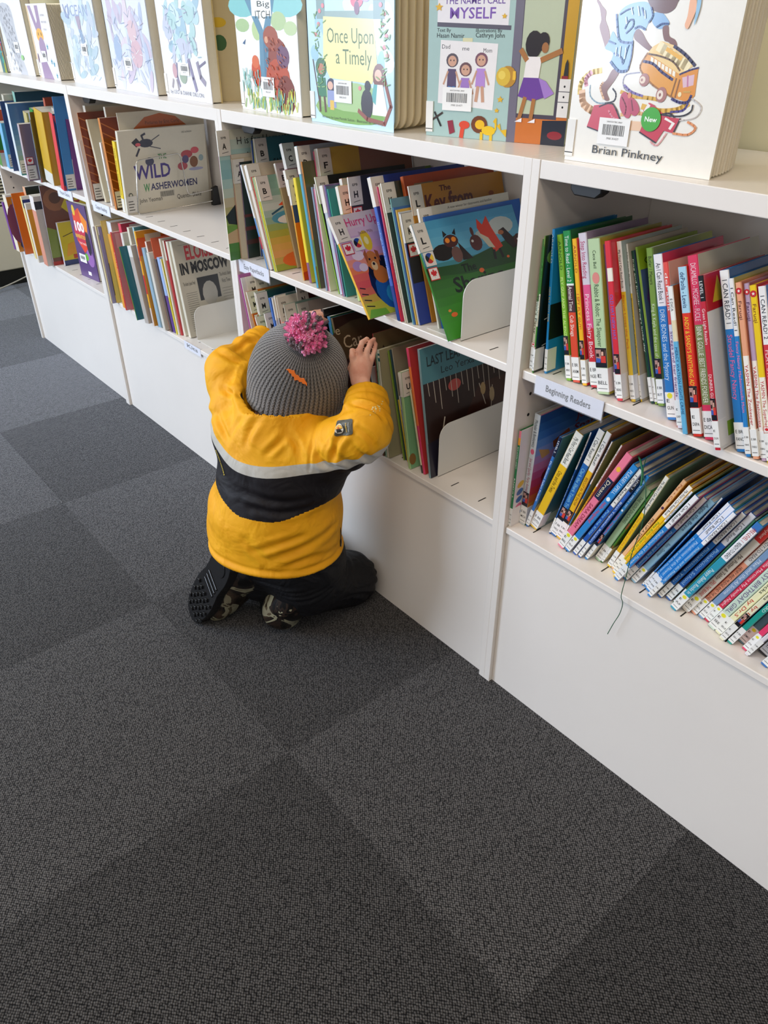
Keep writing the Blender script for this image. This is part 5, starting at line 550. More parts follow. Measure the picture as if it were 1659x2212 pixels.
dict(sh='B0M', x=-1.9931, y=0.0326, h=0.2192, t=0.0035, d=0.18, lean=0.15, cov='6a2f7a', label='purple over white book tucked behind the tall blue one', bands=[(0, 0.45, 'c9c4bc')], hc=0),
dict(sh='B0L', x=-2.6824, y=-0.034, h=0.1835, t=0.0201, d=0.17, lean=-0.08, cov='6a2a8f', label='thin violet paperback leaning over the end panel', hc=0),
dict(sh='B0L', x=-2.6533, y=-0.034, h=0.2168, t=0.0399, d=0.18, lean=-0.0209, cov='e8dcc8', label='orange cover paperback with curly brown drawing, first on the lowest left shelf', fc='d8861c', fr=[('e', '8f4a5a', 0.1, 0.5, 0.18, 0.35), ('e', '2a1c14', 0.7, 0.2, 0.15, 0.1), ('e', '5a4450', 0.2, 0.12, 0.14, 0.08), ('e', 'd8902c', 0.4, 0.8, 0.3, 0.18), ('r', 'e8e4e0', 0, 0.97, 1, 1)], hc=0),
dict(sh='B0L', x=-2.5666, y=-0.0281, h=0.2134, t=0.0027, d=0.16, lean=0.0092, cov='4f6fb0', label='thin blue edged paperback behind the first orange one', hc=0),
dict(sh='B0L', x=-2.5636, y=-0.0267, h=0.2323, t=0.0027, d=0.17, lean=0.0091, cov='d87a28', label='narrow orange and red paperback', fc='d86a1c', hc=0),
dict(sh='B0L', x=-2.5606, y=0.0218, h=0.2532, t=0.0259, d=0.24, lean=0.009, cov='e0a884', label='tall paperback with dark green jungle cover at the back', fc='1c2a2c', fr=[('r', '5a6a2a', 0, 0.75, 1, 0.86)], hc=0),
dict(sh='B0L', x=-2.4811, y=-0.0173, h=0.2323, t=0.0184, d=0.2, lean=-0.0233, cov='e8d48a', label='navy topped paperback with pale yellow edge', fc='d8982c', fr=[('r', '1c2f7a', 0, 0.82, 1, 0.95), ('r', 'e8e4e0', 0, 0.95, 1, 1)], hc=0),
dict(sh='B0L', x=-2.4187, y=-0.0279, h=0.2187, t=0.018, d=0.15, lean=0.0055, cov='e0d8c8', label='amber paperback with white top and a low white label', fc='d8921c', fr=[('r', 'd8d4cc', 0, 0.9, 1, 1), ('e', '3a1c14', 0.8, 0.3, 0.2, 0.15), ('r', 'cfccc6', 0, 0, 0.6, 0.12)], hc=0),
dict(sh='B0L', x=-2.3686, y=-0.0201, h=0.2545, t=0.041, d=0.19, lean=0.0443, cov='e8e0dc', label='white and coral striped spine of the dark penguin cover book', fc='c4bcb4', fr=[('r', '26262a', 0, 0.82, 1, 0.93), ('e', '2a2c32', 0.7, 0.62, 0.5, 0.16), ('e', '1c1c22', 0.6, 0.45, 0.3, 0.06), ('t', '3a3a38', 'Marlaine', 0.3, 0.08, 0.04, 0.5)], bands=[(0, 0.8, 'd8907a')], hc=0),
dict(sh='B0L', x=-2.3254, y=0.0007, h=0.2961, t=0.0027, d=0.22, lean=0.1363, cov='d0ccd8', label='comic album cover with a mummy face, yellow kite and red LA title', fc='6a3a2a', fr=[('e', '8f5a3a', 0.22, 0.82, 0.2, 0.14), ('e', '5a3420', 0.22, 0.84, 0.1, 0.07), ('p', 'd8c028', [(0.3, 0.72), (0.45, 0.9), (0.75, 0.88), (0.9, 0.6), (0.6, 0.5)]), ('t', 'b01c1c', 'LA', 0.5, 0.76, 0.1, 0.25, 0.05), ('t', 'b01c1c', 'ANIM', 0.5, 0.62, 0.1, 0.45, 0.05), ('p', '7a8a3a', [(0, 0.1), (0.4, 0.1), (0.3, 0.4), (0, 0.5)]), ('r', 'a82a24', 0, 0, 0.8, 0.05)], hc=0),
dict(sh='B0L', x=-2.3078, y=0.035, h=0.1588, t=0.0146, d=0.13, lean=0.0449, cov='cfccd0', label='small yellow notebook cover with rounded frame in front of the comic album', fc='c9b424', fr=[('r', '2a3a6a', 0, 0, 1, 0.12), ('p', 'd8982c', [(0.1, 0.2), (0.9, 0.4), (0.9, 0.6), (0.2, 0.5)]), ('l', '3a2a14', [(0.1, 0.68), (0.4, 0.75), (0.6, 0.66), (0.9, 0.7)], 0.02), ('r', 'b0402c', 0.3, 0.14, 0.8, 0.24)], hc=0)]
# ---------------------------------------------------------------- books in rows (spine to the aisle)
SHELFZ = {'B3M': ZM, 'B3L': ZL, 'B2M': ZM, 'B2L': ZL, 'B1M': ZM, 'B1L': ZL, 'B0M': ZM, 'B0L': ZL}
GROUPS = {'B3M': 'beginning readers in a row on the middle shelf', 'B3L': 'leaning readers on the bottom shelf at the right', 'B2M': 'easy paperbacks on the middle shelf',
          'B2L': 'paperbacks on the bottom shelf in front of the child', 'B1M': 'picture paperbacks beside the wire bookend', 'B1L': 'thin paperbacks on the long low row',
          'B0M': 'books on the middle shelf of the leftmost bay', 'B0L': 'books on the bottom shelf of the leftmost bay'}
INK = '23211f'
def kid_sticker(parent, t, z0, lean):
    q = MB(); e = -0.0006; hgt = min(0.030, 0.030)
    q.box(0.0004, t-0.0004, e, -0.0001, z0, z0+hgt, '141420')
    f = lambda x, z, o: (x*t, e-o, z0+z*hgt)
    q.face([f(.08, .25, .0001), f(.92, .25, .0001), f(.92, .92, .0001), f(.08, .92, .0001)], 'b48a80')
    q.face([f(.45, .25, .0002), f(.92, .25, .0002), f(.92, .62, .0002), f(.55, .62, .0002)], 'd03a30')
    q.face([f(.08, .25, .0002), f(.5, .25, .0002), f(.5, .45, .0002), f(.12, .5, .0002)], '3c5cae')
    q.face([f(.5, .6, .0003), f(.88, .6, .0003), f(.9, .92, .0003), f(.55, .92, .0003)], '2a1712')
    q.face([f(.12, .55, .0003), f(.38, .55, .0003), f(.36, .72, .0003), f(.14, .72, .0003)], '2a1712')
    q.face([f(.55, .62, .0004), f(.75, .62, .0004), f(.75, .82, .0004), f(.58, .82, .0004)], 'e0b09a')
    q.build('reader_sticker', M_LAM, parent)['label'] = 'sticker with two people reading'
def leaf_square(q, P, u, v, s, off, bg='ece9e4'):
    """P(u_m, v_m, off) in metres"""
    q.face([P(u, v, off), P(u+s, v, off), P(u+s, v+s, off), P(u, v+s, off)], 'c8302c')
    i = s*0.07; q.face([P(u+i, v+i, off+.00005), P(u+s-i, v+i, off+.00005), P(u+s-i, v+s-i, off+.00005), P(u+i, v+s-i, off+.00005)], bg)
    q.face([P(u+s/2+x*s*0.72, v+s/2+y*s*0.72, off+.0001) for x, y in LEAF], 'd3222a')
def badge(q, P, u, v, r, off):
    n = 24; cols = ['f0c93a', '1c1c1c', 'e8e6e0', 'c8302c']
    for k in range(4):
        pts = [P(u, v, off)]+[P(u+r*math.cos(math.pi/4+math.pi/2*k+math.pi/2*i/6), v+r*math.sin(math.pi/4+math.pi/2*k+math.pi/2*i/6), off) for i in range(7)]
        q.face(pts, ['2a4a9a', '1c1c1c', 'c8302c', 'f0c93a'][k])
def make_book(b):
    h, t, d = b['h'], b['t'], b['d']; z = SHELFZ[b['sh']]
    up = max(0, t*math.sin(b['lean']))+0.0004
    root = empty('book', (b['x'], b['y'], z+up), (0, b['lean'], b.get('yaw', 0)))
    root.rotation_mode = 'XYZ'
    tag(root, b['label'], 'book', GROUPS[b['sh']])
    hc = b.get('hc', 1); cv = hx(b['cov']); fc = hx(b.get('fc', b['cov'])); bc = cv
    bt = min(0.0022, t*0.22) if hc else 0.0004     # board thickness
    ov = 0.003 if hc else 0.0
    q = MB()
    rnd = b.get('rnd')
    if rnd:
        def board(x0, x1, col):
            pts = [(0, 0), (d, 0), (d, h*0.72)]
            for i in range(7):
                a = i/6*math.pi/2; pts.append((d-0.45*d*(1-math.cos(a)), h*0.72+h*0.28*math.sin(a)))
            pts.append((0, h)); q.prism(pts, x0, x1, 'x', col)
        board(0, bt, bc); board(t-bt, t, fc)
    else:
        q.box(0, bt, 0.001, d, 0, h, bc); q.box(t-bt, t, 0.001, d, 0, h, fc)
    # spine, in printed bands, with small chamfers where it turns into the boards
    cuts = sorted({0.0, 1.0} | {f for B_ in b.get('bands', []) for f in B_[:2]} | ({b['panel'][0], b['panel'][1]} if 'panel' in b else set()))
    ch = min(0.0012, t*0.25)
    prof = [(0, 0.0012), (ch, 0), (t-ch, 0), (t, 0.0012)]
    for a, c2 in zip(cuts[:-1], cuts[1:]):
        m = (a+c2)/2; col = cv
        for B_ in b.get('bands', []):
            if B_[0] <= m <= B_[1]: col = hx(B_[2])
        for i in range(3):
            (xa, ya), (xb, yb) = prof[i], prof[i+1]; cc = col
            if 'panel' in b and b['panel'][0] <= m <= b['panel'][1] and i == 1: cc = hx(b['panel'][2])
            q.face([(xa, ya, a*h), (xb, yb, a*h), (xb, yb, c2*h), (xa, ya, c2*h)], cc)
    q.face([(p[0], p[1], h) for p in prof]+[(t, 0.002, h), (0, 0.002, h)], cv)
    q.face([(p[0], p[1], 0) for p in reversed(prof)]+[(0, 0.002, 0), (t, 0.002, 0)], cv)
    S_ = lambda u, v, o=0.0: (u, -0.00025-o, v)
    wtxt = t*0.52
    def spine_text(s, f0, f1, col, bold=0.0):
        hh = min(wtxt, (f1-f0)*h*0.22, 0.0085)
        put_text(q, s, lambda u, v: S_(u, v), t/2-hh/2, f1*h, hh, (f1-f0)*h, col, bold, vertical=-1)
    for T_ in b.get('tx', []): spine_text(*T_)
    if 'panel' in b: spine_text(b['panel'][3], b['panel'][0]+.01, b['panel'][1]-.01, b['panel'][4])
    for f, c3 in b.get('sp', []):
        q.face([S_(t/2+t*.3*math.cos(2*math.pi*i/12), f*h+t*.4*math.sin(2*math.pi*i/12)) for i in range(12)], c3)
    if b.get('seal'):
        q.face([S_(t/2+t*.48*math.cos(2*math.pi*i/14), h*.955+t*.48*math.sin(2*math.pi*i/14), .0001) for i in range(14)], 'c3202c')
        q.face([S_(t/2+t*.27*(1 if i % 2 == 0 else .45)*math.cos(math.pi/2+i*math.pi/5), h*.955+t*.27*(1 if i % 2 == 0 else .45)*math.sin(math.pi/2+i*math.pi/5), .0002) for i in range(10)], 'f0e6dc')
    Fp = lambda u, v, o=0.0: (t+o, u, v)
    if 'fr' in b: art(q, b['fr'], Fp, d*0.998*b.get('usc', 1), h)
    q.build('cover', M_FILM if (hc and b.get('lab')) else M_LAM, root)
    # page block
    q = MB(); px0, px1 = bt*1.02, t-bt*1.02
    if rnd:
        pts = [(0.002, 0.002), (d-.003, .002), (d-.003, h*0.72)]
        for i in range(7):
            a = i/6*math.pi/2; pts.append((d-.003-0.45*d*(1-math.cos(a)), h*0.72+(h*0.28-.002)*math.sin(a)))
        pts.append((.002, h-.002)); q.prism(pts, px0, px1, 'x', 'd9d3c4')
    else: q.box(px0, px1, 0.0015, d-ov-0.0005, max(ov, .0003), h-max(ov, .0003), 'd9d3c4')
    q.build('page_block', M_PAGES, root)
    # library labels and stickers
    if b.get('lab'):
        q = MB(); zt_ = 0.041; e = -0.0004
        q.box(-0.0003, t+0.0003, e, 0.0, 0.004, zt_, 'e9e8e4'); q.box(t+0.0001, t+0.0004, 0.0, 0.022, 0.004, zt_, 'e9e8e4')
        L_ = b['lab']; hh = min(0.0062, t*0.42)
        for i, s in enumerate(L_[:2]):
            put_text(q, s, lambda u, v: (u, e-0.0001, v), t*.12, 0.026-0.0105*i, hh*0.9, t*.8*min(1, len(s)/4+.15), INK, .01)
        q.box(t*.1, t*.9, e-.0001, e, 0.0085, 0.0093, INK)
        if b.get('dot'):
            q.face([(t*.5+t*.3*math.cos(2*math.pi*i/14), e-.0001, 0.036+t*.3*math.sin(2*math.pi*i/14)) for i in range(14)], 'e3dc2c')
        q.build('spine_label', M_MATTE, root)
        z0 = zt_+0.001
        if b.get('kid') and t > .006: kid_sticker(root, t, z0, 0)
        if b.get('leaf'):
            q = MB(); s = max(0.018, t); leaf_square(q, lambda u, v, o: (u, -0.0004-o, v), 0.0, z0, min(s, t), 0.0001); q.build('maple_leaf_sticker', M_LAM, root)
    if b.get('epb'):
        q = MB(); lw, lh = 0.030, 0.052; o = 0.0014 if 'fr' in b else 0.0003
        q.face([Fp(0, h-lh, o), Fp(lw, h-lh, o), Fp(lw, h-.0006, o), Fp(0, h-.0006, o)], 'dfdad0')
        q.box(-0.0003, t+0.0003, -0.0004, 0, h-lh, h-.0006, 'dfdad0')
        put_text(q, 'EPB', lambda u, v: Fp(u, v, o+.0001), lw*.28, h-.017, .0045, lw*.42, INK, .015)
        put_text(q, b['epb'], lambda u, v: Fp(u, v, o+.0001), lw*.32, h-.038, .012, lw*.34, INK, .03)
        q.face([Fp(lw*.25, h-.0465, o+.0001), Fp(lw*.8, h-.0445, o+.0001), Fp(lw*.8, h-.0435, o+.0001), Fp(lw*.25, h-.0455, o+.0001)], INK)
        q.build('call_letter_label', M_MATTE, root)
        if b.get('mp'):
            q = MB(); v = h-lh-.026
            if b['mp'] == 2:
                q.face([Fp(.003, v, o), Fp(.028, v, o), Fp(.028, v+.025, o), Fp(.003, v+.025, o)], 'e4e0da'); badge(q, Fp, .0155, v+.014, .0095, o+.0001); v -= .026
            leaf_square(q, Fp, .003, v, .023, o)
            if b['mp'] == 1 and b.get('yaw'): 
                q.face([Fp(.030, v+.004, o), Fp(.054, v+.004, o), Fp(.054, v+.030, o), Fp(.030, v+.030, o)], 'e4e0da'); badge(q, Fp, .042, v+.019, .0095, o+.0001)
            q.build('maple_leaf_sticker', M_LAM, root)
    if b.get('labf'):
        q = MB(); o = 0.0014 if 'fr' in b else 0.0003
        q.face([Fp(.002, .006, o), Fp(.032, .006, o), Fp(.032, .052, o), Fp(.002, .052, o)], 'dcd9d2')
        for i in range(4): q.face([Fp(.006, .012+.008*i, o+.0001), Fp(.024-.003*(i % 2), .012+.008*i, o+.0001), Fp(.024-.003*(i % 2), .0145+.008*i, o+.0001), Fp(.006, .0145+.008*i, o+.0001)], '55524d')
        if b['labf'] == 2: leaf_square(q, Fp, .003, .056, .024, o)
        q.build('call_number_label', M_MATTE, root)
    return root
for b in BOOKS: make_book(b)
TOY_BUS_COVER = [('l', 'e6c34e', [(0.051, 0.445), (0.05, 0.463), (0.049, 0.488), (0.054, 0.512), (0.068, 0.534), (0.089, 0.556), (0.111, 0.573), (0.137, 0.583), (0.165, 0.589), (0.185, 0.593)], 0.03),
  ('l', 'e9bd93', [(0.068, 0.454), (0.072, 0.433), (0.078, 0.404), (0.091, 0.379), (0.118, 0.36), (0.152, 0.345), (0.176, 0.335)], 0.045),
  ('l', 'dd8fa0', [(0.093, 0.498), (0.09, 0.509), (0.086, 0.524), (0.087, 0.539), (0.096, 0.554), (0.11, 0.568), (0.12, 0.578)], 0.025),
  ('l', '8fa9b8', [(0.122, 0.499), (0.123, 0.481), (0.125, 0.455), (0.132, 0.433), (0.147, 0.417), (0.166, 0.404), (0.186, 0.395), (0.207, 0.392), (0.229, 0.394), (0.244, 0.395)], 0.008),
  ('l', '33303a', [(0.244, 0.395), (0.261, 0.398), (0.285, 0.404), (0.303, 0.412), (0.311, 0.425), (0.313, 0.442), (0.311, 0.457), (0.304, 0.47), (0.292, 0.48), (0.284, 0.488)], 0.009),
  ('l', 'd9a93a', [(0.344, 0.472), (0.363, 0.466), (0.39, 0.457), (0.42, 0.451), (0.454, 0.449), (0.492, 0.449), (0.527, 0.448), (0.559, 0.446), (0.587, 0.443), (0.607, 0.441)], 0.02),
  ('l', '9a94a8', [(0.449, 0.593), (0.424, 0.59), (0.39, 0.585), (0.363, 0.577), (0.351, 0.563), (0.347, 0.545), (0.348, 0.528), (0.353, 0.512), (0.362, 0.496), (0.379, 0.482), (0.409, 0.471), (0.446, 0.462), (0.473, 0.456)], 0.007),
  ('l', '7a68a8', [(0.36, 0.513), (0.374, 0.503), (0.394, 0.488), (0.416, 0.476), (0.442, 0.468), (0.471, 0.461), (0.491, 0.457)], 0.012),
  ('l', 'e0b040', [(0.502, 0.394), (0.533, 0.388), (0.576, 0.379), (0.619, 0.375), (0.657, 0.377), (0.694, 0.383), (0.726, 0.391), (0.751, 0.404), (0.771, 0.42), (0.784, 0.431)], 0.03),
  ('l', '4a3f86', [(0.687, 0.376), (0.707, 0.379), (0.736, 0.383), (0.759, 0.39), (0.772, 0.403), (0.779, 0.419), (0.784, 0.431)], 0.012),
  ('l', 'e4b478', [(0.367, 0.334), (0.402, 0.34), (0.451, 0.348), (0.491, 0.352), (0.511, 0.349), (0.522, 0.344), (0.529, 0.339)], 0.02),
  ('l', 'e9c2a0', [(0.405, 0.27), (0.541, 0.275)], 0.05),
  ('s', '8b5a50', [(0.095, 0.997), (0.12, 0.959), (0.141, 0.891), (0.137, 0.845), (0.178, 0.76), (0.197, 0.729), (0.217, 0.776), (0.201, 0.837), (0.171, 0.891), (0.168, 0.94), (0.136, 0.97), (0.109, 1.001)]),
  ('s', '8fb6da', [(0.253, 0.914), (0.281, 0.958), (0.338, 0.983), (0.414, 0.99), (0.46, 0.964), (0.476, 0.921), (0.458, 0.884), (0.441, 0.833), (0.405, 0.843), (0.375, 0.817), (0.367, 0.764), (0.333, 0.755), (0.295, 0.77), (0.258, 0.83)]),
  ('s', '86aed4', [(0.232, 0.826), (0.276, 0.777), (0.333, 0.755), (0.373, 0.779), (0.381, 0.733), (0.376, 0.633), (0.36, 0.593), (0.306, 0.594), (0.246, 0.635), (0.252, 0.699), (0.193, 0.725), (0.214, 0.768)]),
  ('s', '86aed4', [(0.468, 0.921), (0.524, 0.932), (0.567, 0.899), (0.585, 0.867), (0.532, 0.841), (0.485, 0.87)]),
  ('s', '7a4c42', [(0.397, 0.84), (0.429, 0.818), (0.465, 0.773), (0.509, 0.738), (0.562, 0.752), (0.576, 0.733), (0.519, 0.71), (0.474, 0.725), (0.42, 0.757), (0.38, 0.787), (0.378, 0.824)]),
  ('s', '7a4c42', [(0.549, 0.85), (0.582, 0.859), (0.598, 0.805), (0.637, 0.784), (0.656, 0.752), (0.631, 0.744), (0.602, 0.769), (0.57, 0.783)]),
  ('s', '69413a', [(0.433, 1.029), (0.452, 0.964), (0.492, 0.935), (0.557, 0.926), (0.6, 0.948), (0.615, 0.984), (0.618, 1.026)]),
  ('s', '84564c', [(0.267, 0.604), (0.311, 0.59), (0.291, 0.541), (0.267, 0.504), (0.247, 0.465), (0.271, 0.419), (0.241, 0.414), (0.207, 0.463), (0.207, 0.512), (0.233, 0.538)]),
  ('l', 'e2b48a', [(0.21, 0.521), (0.205, 0.513), (0.198, 0.502), (0.196, 0.487), (0.205, 0.466), (0.219, 0.441), (0.23, 0.423)], 0.012),
  ('p', 'e09a36', [(0.442, 0.635), (0.481, 0.706), (0.703, 0.594), (0.688, 0.459), (0.548, 0.524), (0.467, 0.594)]),
  ('p', 'edcb86', [(0.481, 0.706), (0.508, 0.744), (0.561, 0.775), (0.648, 0.751), (0.723, 0.699), (0.782, 0.648), (0.703, 0.594)]),
  ('l', 'f3e4b8', [(0.55, 0.745), (0.577, 0.73), (0.615, 0.709), (0.652, 0.689), (0.686, 0.67), (0.719, 0.652), (0.742, 0.64)], 0.05),
  ('l', 'e8b040', [(0.598, 0.732), (0.694, 0.683)], 0.02),
  ('p', 'dd8f30', [(0.703, 0.594), (0.807, 0.634), (0.816, 0.479), (0.782, 0.438), (0.686, 0.461)]),
  ('p', 'd9b6c2', [(0.721, 0.578), (0.791, 0.598), (0.796, 0.538), (0.737, 0.52)]),
  ('l', 'c07a9a', [(0.753, 0.589), (0.763, 0.529)], 0.01),
  ('p', 'f2ebd8', [(0.506, 0.688), (0.524, 0.679), (0.527, 0.649), (0.508, 0.659)]),
  ('p', 'f2ebd8', [(0.531, 0.676), (0.55, 0.667), (0.552, 0.637), (0.533, 0.647)]),
  ('p', 'f2ebd8', [(0.556, 0.663), (0.575, 0.655), (0.577, 0.625), (0.558, 0.635)]),
  ('p', 'f2ebd8', [(0.581, 0.651), (0.6, 0.643), (0.602, 0.613), (0.583, 0.623)]),
  ('p', 'f2ebd8', [(0.606, 0.639), (0.625, 0.631), (0.627, 0.601), (0.608, 0.611)]),
  ('p', 'f2ebd8', [(0.631, 0.628), (0.649, 0.619), (0.652, 0.589), (0.633, 0.599)]),
  ('p', 'f2ebd8', [(0.656, 0.616), (0.674, 0.607), (0.676, 0.577), (0.658, 0.587)]),
  ('l', '3a2f66', [(0.464, 0.659), (0.48, 0.657), (0.503, 0.654), (0.526, 0.647), (0.548, 0.634), (0.571, 0.616), (0.594, 0.6), (0.62, 0.586), (0.646, 0.572), (0.664, 0.563)], 0.014),
  ('l', '2f2850', [(0.64, 0.748), (0.659, 0.738), (0.686, 0.723), (0.713, 0.706), (0.739, 0.686), (0.764, 0.664), (0.782, 0.648)], 0.016),
  ('l', '6a4a2a', [(0.49, 0.702), (0.51, 0.699), (0.54, 0.696), (0.569, 0.69), (0.597, 0.683), (0.625, 0.674), (0.649, 0.663), (0.67, 0.647), (0.687, 0.629), (0.699, 0.616)], 0.009),
  ('l', 'a06a2c', [(0.481, 0.706), (0.47, 0.687), (0.455, 0.66), (0.446, 0.636), (0.447, 0.62), (0.453, 0.607), (0.467, 0.591), (0.488, 0.57), (0.515, 0.547), (0.548, 0.524), (0.594, 0.5), (0.646, 0.477), (0.683, 0.461)], 0.009),
  ('l', '3a2f66', [(0.703, 0.594), (0.716, 0.601), (0.736, 0.61), (0.755, 0.619), (0.774, 0.626), (0.794, 0.632), (0.807, 0.636)], 0.009),
  ('l', '8a5a24', [(0.687, 0.57), (0.673, 0.469)], 0.008),
  ('l', '8a5a24', [(0.709, 0.564), (0.699, 0.463)], 0.008),
  ('e', 'a87068', 0.487, 0.552, 0.033, 0.039),
  ('e', 'e6d2bc', 0.476, 0.551, 0.019, 0.022),
  ('e', 'a87068', 0.472, 0.551, 0.007, 0.009),
  ('e', 'a87068', 0.611, 0.472, 0.034, 0.046),
  ('e', 'e8d8c8', 0.603, 0.471, 0.02, 0.028),
  ('e', '8a5048', 0.603, 0.471, 0.007, 0.011),
  ('e', 'f0dfae', 0.725, 0.481, 0.011, 0.015),
  ('l', '3a3470', [(0.681, 0.453), (0.695, 0.447), (0.715, 0.44), (0.734, 0.435), (0.752, 0.435), (0.769, 0.437), (0.782, 0.443), (0.789, 0.454), (0.793, 0.469), (0.795, 0.479)], 0.014),
  ('l', 'c9a04a', [(0.746, 0.497), (0.786, 0.5)], 0.008),
  ('s', 'c0506a', [(0.349, 0.454), (0.383, 0.47), (0.433, 0.388), (0.426, 0.32), (0.391, 0.326), (0.351, 0.382)]),
  ('s', 'bb4a64', [(0.421, 0.444), (0.464, 0.415), (0.487, 0.367), (0.46, 0.333), (0.419, 0.363), (0.4, 0.419)]),
  ('l', '7a2c3c', [(0.358, 0.44), (0.369, 0.426), (0.384, 0.405), (0.395, 0.385), (0.397, 0.366), (0.396, 0.348), (0.394, 0.336)], 0.008),
  ('l', '7a2c3c', [(0.424, 0.428), (0.444, 0.365)], 0.008),
  ('e', 'e08a6a', 0.406, 0.455, 0.012, 0.018),
  ('p', 'c9485c', [(0.17, 0.377), (0.3, 0.399), (0.382, 0.272), (0.233, 0.219), (0.136, 0.236), (0.152, 0.298)]),
  ('l', '3a2c34', [(0.209, 0.371), (0.233, 0.383), (0.268, 0.397), (0.301, 0.396), (0.332, 0.362), (0.361, 0.312), (0.381, 0.276)], 0.008),
  ('l', '3a2c34', [(0.141, 0.236), (0.233, 0.215)], 0.007),
  ('l', 'e08a98', [(0.279, 0.351), (0.288, 0.34), (0.3, 0.324), (0.314, 0.312), (0.331, 0.306), (0.35, 0.302), (0.363, 0.3)], 0.01),
  ('p', 'c63c50', [(0.541, 0.421), (0.58, 0.408), (0.611, 0.378), (0.694, 0.345), (0.756, 0.343), (0.728, 0.252), (0.666, 0.262), (0.628, 0.184), (0.511, 0.238), (0.522, 0.281), (0.528, 0.355), (0.513, 0.37)]),
  ('p', 'f0e8e2', [(0.664, 0.343), (0.729, 0.312), (0.707, 0.27), (0.693, 0.277), (0.708, 0.31), (0.657, 0.33)]),
  ('l', '3a2c34', [(0.631, 0.356), (0.644, 0.36), (0.663, 0.366), (0.68, 0.368), (0.695, 0.363), (0.709, 0.354), (0.718, 0.347)], 0.009),
  ('l', '3a2c34', [(0.756, 0.343), (0.728, 0.252)], 0.008),
  ('l', '3a2c34', [(0.511, 0.238), (0.628, 0.184)], 0.008),
  ('l', 'f0e8e2', [(0.528, 0.371), (0.544, 0.405)], 0.02),
  ('l', '2f2c34', [(0.64, 0.355), (0.67, 0.354), (0.712, 0.353), (0.749, 0.356), (0.775, 0.363), (0.795, 0.374), (0.809, 0.386), (0.816, 0.4), (0.816, 0.415), (0.816, 0.426)], 0.008),
  ('l', 'e0935e', [(0.728, 0.252), (0.754, 0.251), (0.789, 0.249), (0.819, 0.253), (0.839, 0.265), (0.854, 0.282), (0.858, 0.297), (0.845, 0.309), (0.822, 0.32), (0.805, 0.327)], 0.012),
  ('l', 'e0a0a0', [(0.686, 0.248), (0.674, 0.224), (0.657, 0.191), (0.64, 0.169), (0.622, 0.169), (0.605, 0.179), (0.592, 0.188)], 0.008),
  ('l', 'c9c0ba', [(0.802, 0.463), (0.822, 0.453), (0.848, 0.439), (0.866, 0.422), (0.869, 0.401), (0.862, 0.377), (0.847, 0.358), (0.818, 0.345), (0.781, 0.337), (0.754, 0.331)], 0.006),
  ('l', '31508c', [(0.243, 0.921), (0.249, 0.891), (0.259, 0.85), (0.268, 0.815), (0.275, 0.793), (0.283, 0.778), (0.295, 0.768), (0.318, 0.763), (0.347, 0.762), (0.367, 0.762)], 0.011),
  ('l', '31508c', [(0.31, 0.842), (0.315, 0.854), (0.321, 0.871), (0.329, 0.884), (0.338, 0.891), (0.348, 0.893), (0.356, 0.891), (0.361, 0.882), (0.363, 0.868), (0.36, 0.854), (0.349, 0.84), (0.334, 0.826), (0.323, 0.816)], 0.008),
  ('l', '31508c', [(0.261, 0.699), (0.275, 0.694), (0.294, 0.686), (0.31, 0.677), (0.32, 0.664), (0.326, 0.649), (0.33, 0.639)], 0.009),
  ('l', '31508c', [(0.246, 0.647), (0.261, 0.632), (0.284, 0.611), (0.305, 0.596), (0.325, 0.593), (0.345, 0.596), (0.359, 0.599)], 0.014),
  ('l', '31508c', [(0.461, 0.957), (0.467, 0.946), (0.474, 0.929), (0.478, 0.914), (0.474, 0.9), (0.465, 0.886), (0.459, 0.877)], 0.009),
  ('l', '31508c', [(0.375, 0.843), (0.382, 0.847), (0.392, 0.853), (0.403, 0.855), (0.418, 0.85), (0.434, 0.842), (0.445, 0.836)], 0.009),
  ('l', '31508c', [(0.512, 0.852), (0.52, 0.857), (0.532, 0.865), (0.544, 0.87), (0.558, 0.871), (0.573, 0.871), (0.583, 0.87)], 0.009),
  ('l', '31508c', [(0.266, 0.921), (0.275, 0.927), (0.288, 0.935), (0.301, 0.943), (0.316, 0.949), (0.331, 0.954), (0.342, 0.958)], 0.007),
  ('l', '31508c', [(0.352, 0.748), (0.349, 0.736), (0.346, 0.72), (0.342, 0.702), (0.339, 0.682), (0.335, 0.662), (0.333, 0.647)], 0.006),
  ('l', '31508c', [(0.402, 0.957), (0.423, 0.914)], 0.007),
  ('l', '31508c', [(0.214, 0.768), (0.261, 0.754)], 0.007),
  ('l', '31508c', [(0.374, 0.771), (0.376, 0.749), (0.379, 0.718), (0.38, 0.687), (0.377, 0.655), (0.372, 0.623), (0.368, 0.601)], 0.008),
  ('l', 'd4e4f4', [(0.334, 0.958), (0.349, 0.921)], 0.007),
  ('l', 'd4e4f4', [(0.376, 0.965), (0.393, 0.914)], 0.007),
  ('l', 'd4e4f4', [(0.422, 0.943), (0.434, 0.899)], 0.007),
  ('l', 'd4e4f4', [(0.308, 0.906), (0.318, 0.869)], 0.007),
  ('l', 'd4e4f4', [(0.3, 0.739), (0.301, 0.677)], 0.007),
  ('l', 'd4e4f4', [(0.337, 0.732), (0.338, 0.67)], 0.007),
  ('l', 'd4e4f4', [(0.274, 0.731), (0.275, 0.684)], 0.007),
  ('s', 'ecb088', [(0.689, 1.004), (0.716, 1.004), (0.734, 0.955), (0.718, 0.885), (0.702, 0.843), (0.682, 0.864), (0.689, 0.914)]),
  ('s', '8fbcd8', [(0.731, 1.003), (0.75, 1.003), (0.753, 0.941), (0.737, 0.864), (0.733, 0.927)]),
  ('t', '35383d', 'Brian Pinkney', 0.2, 0.072, 0.055, 0.49, 0)]
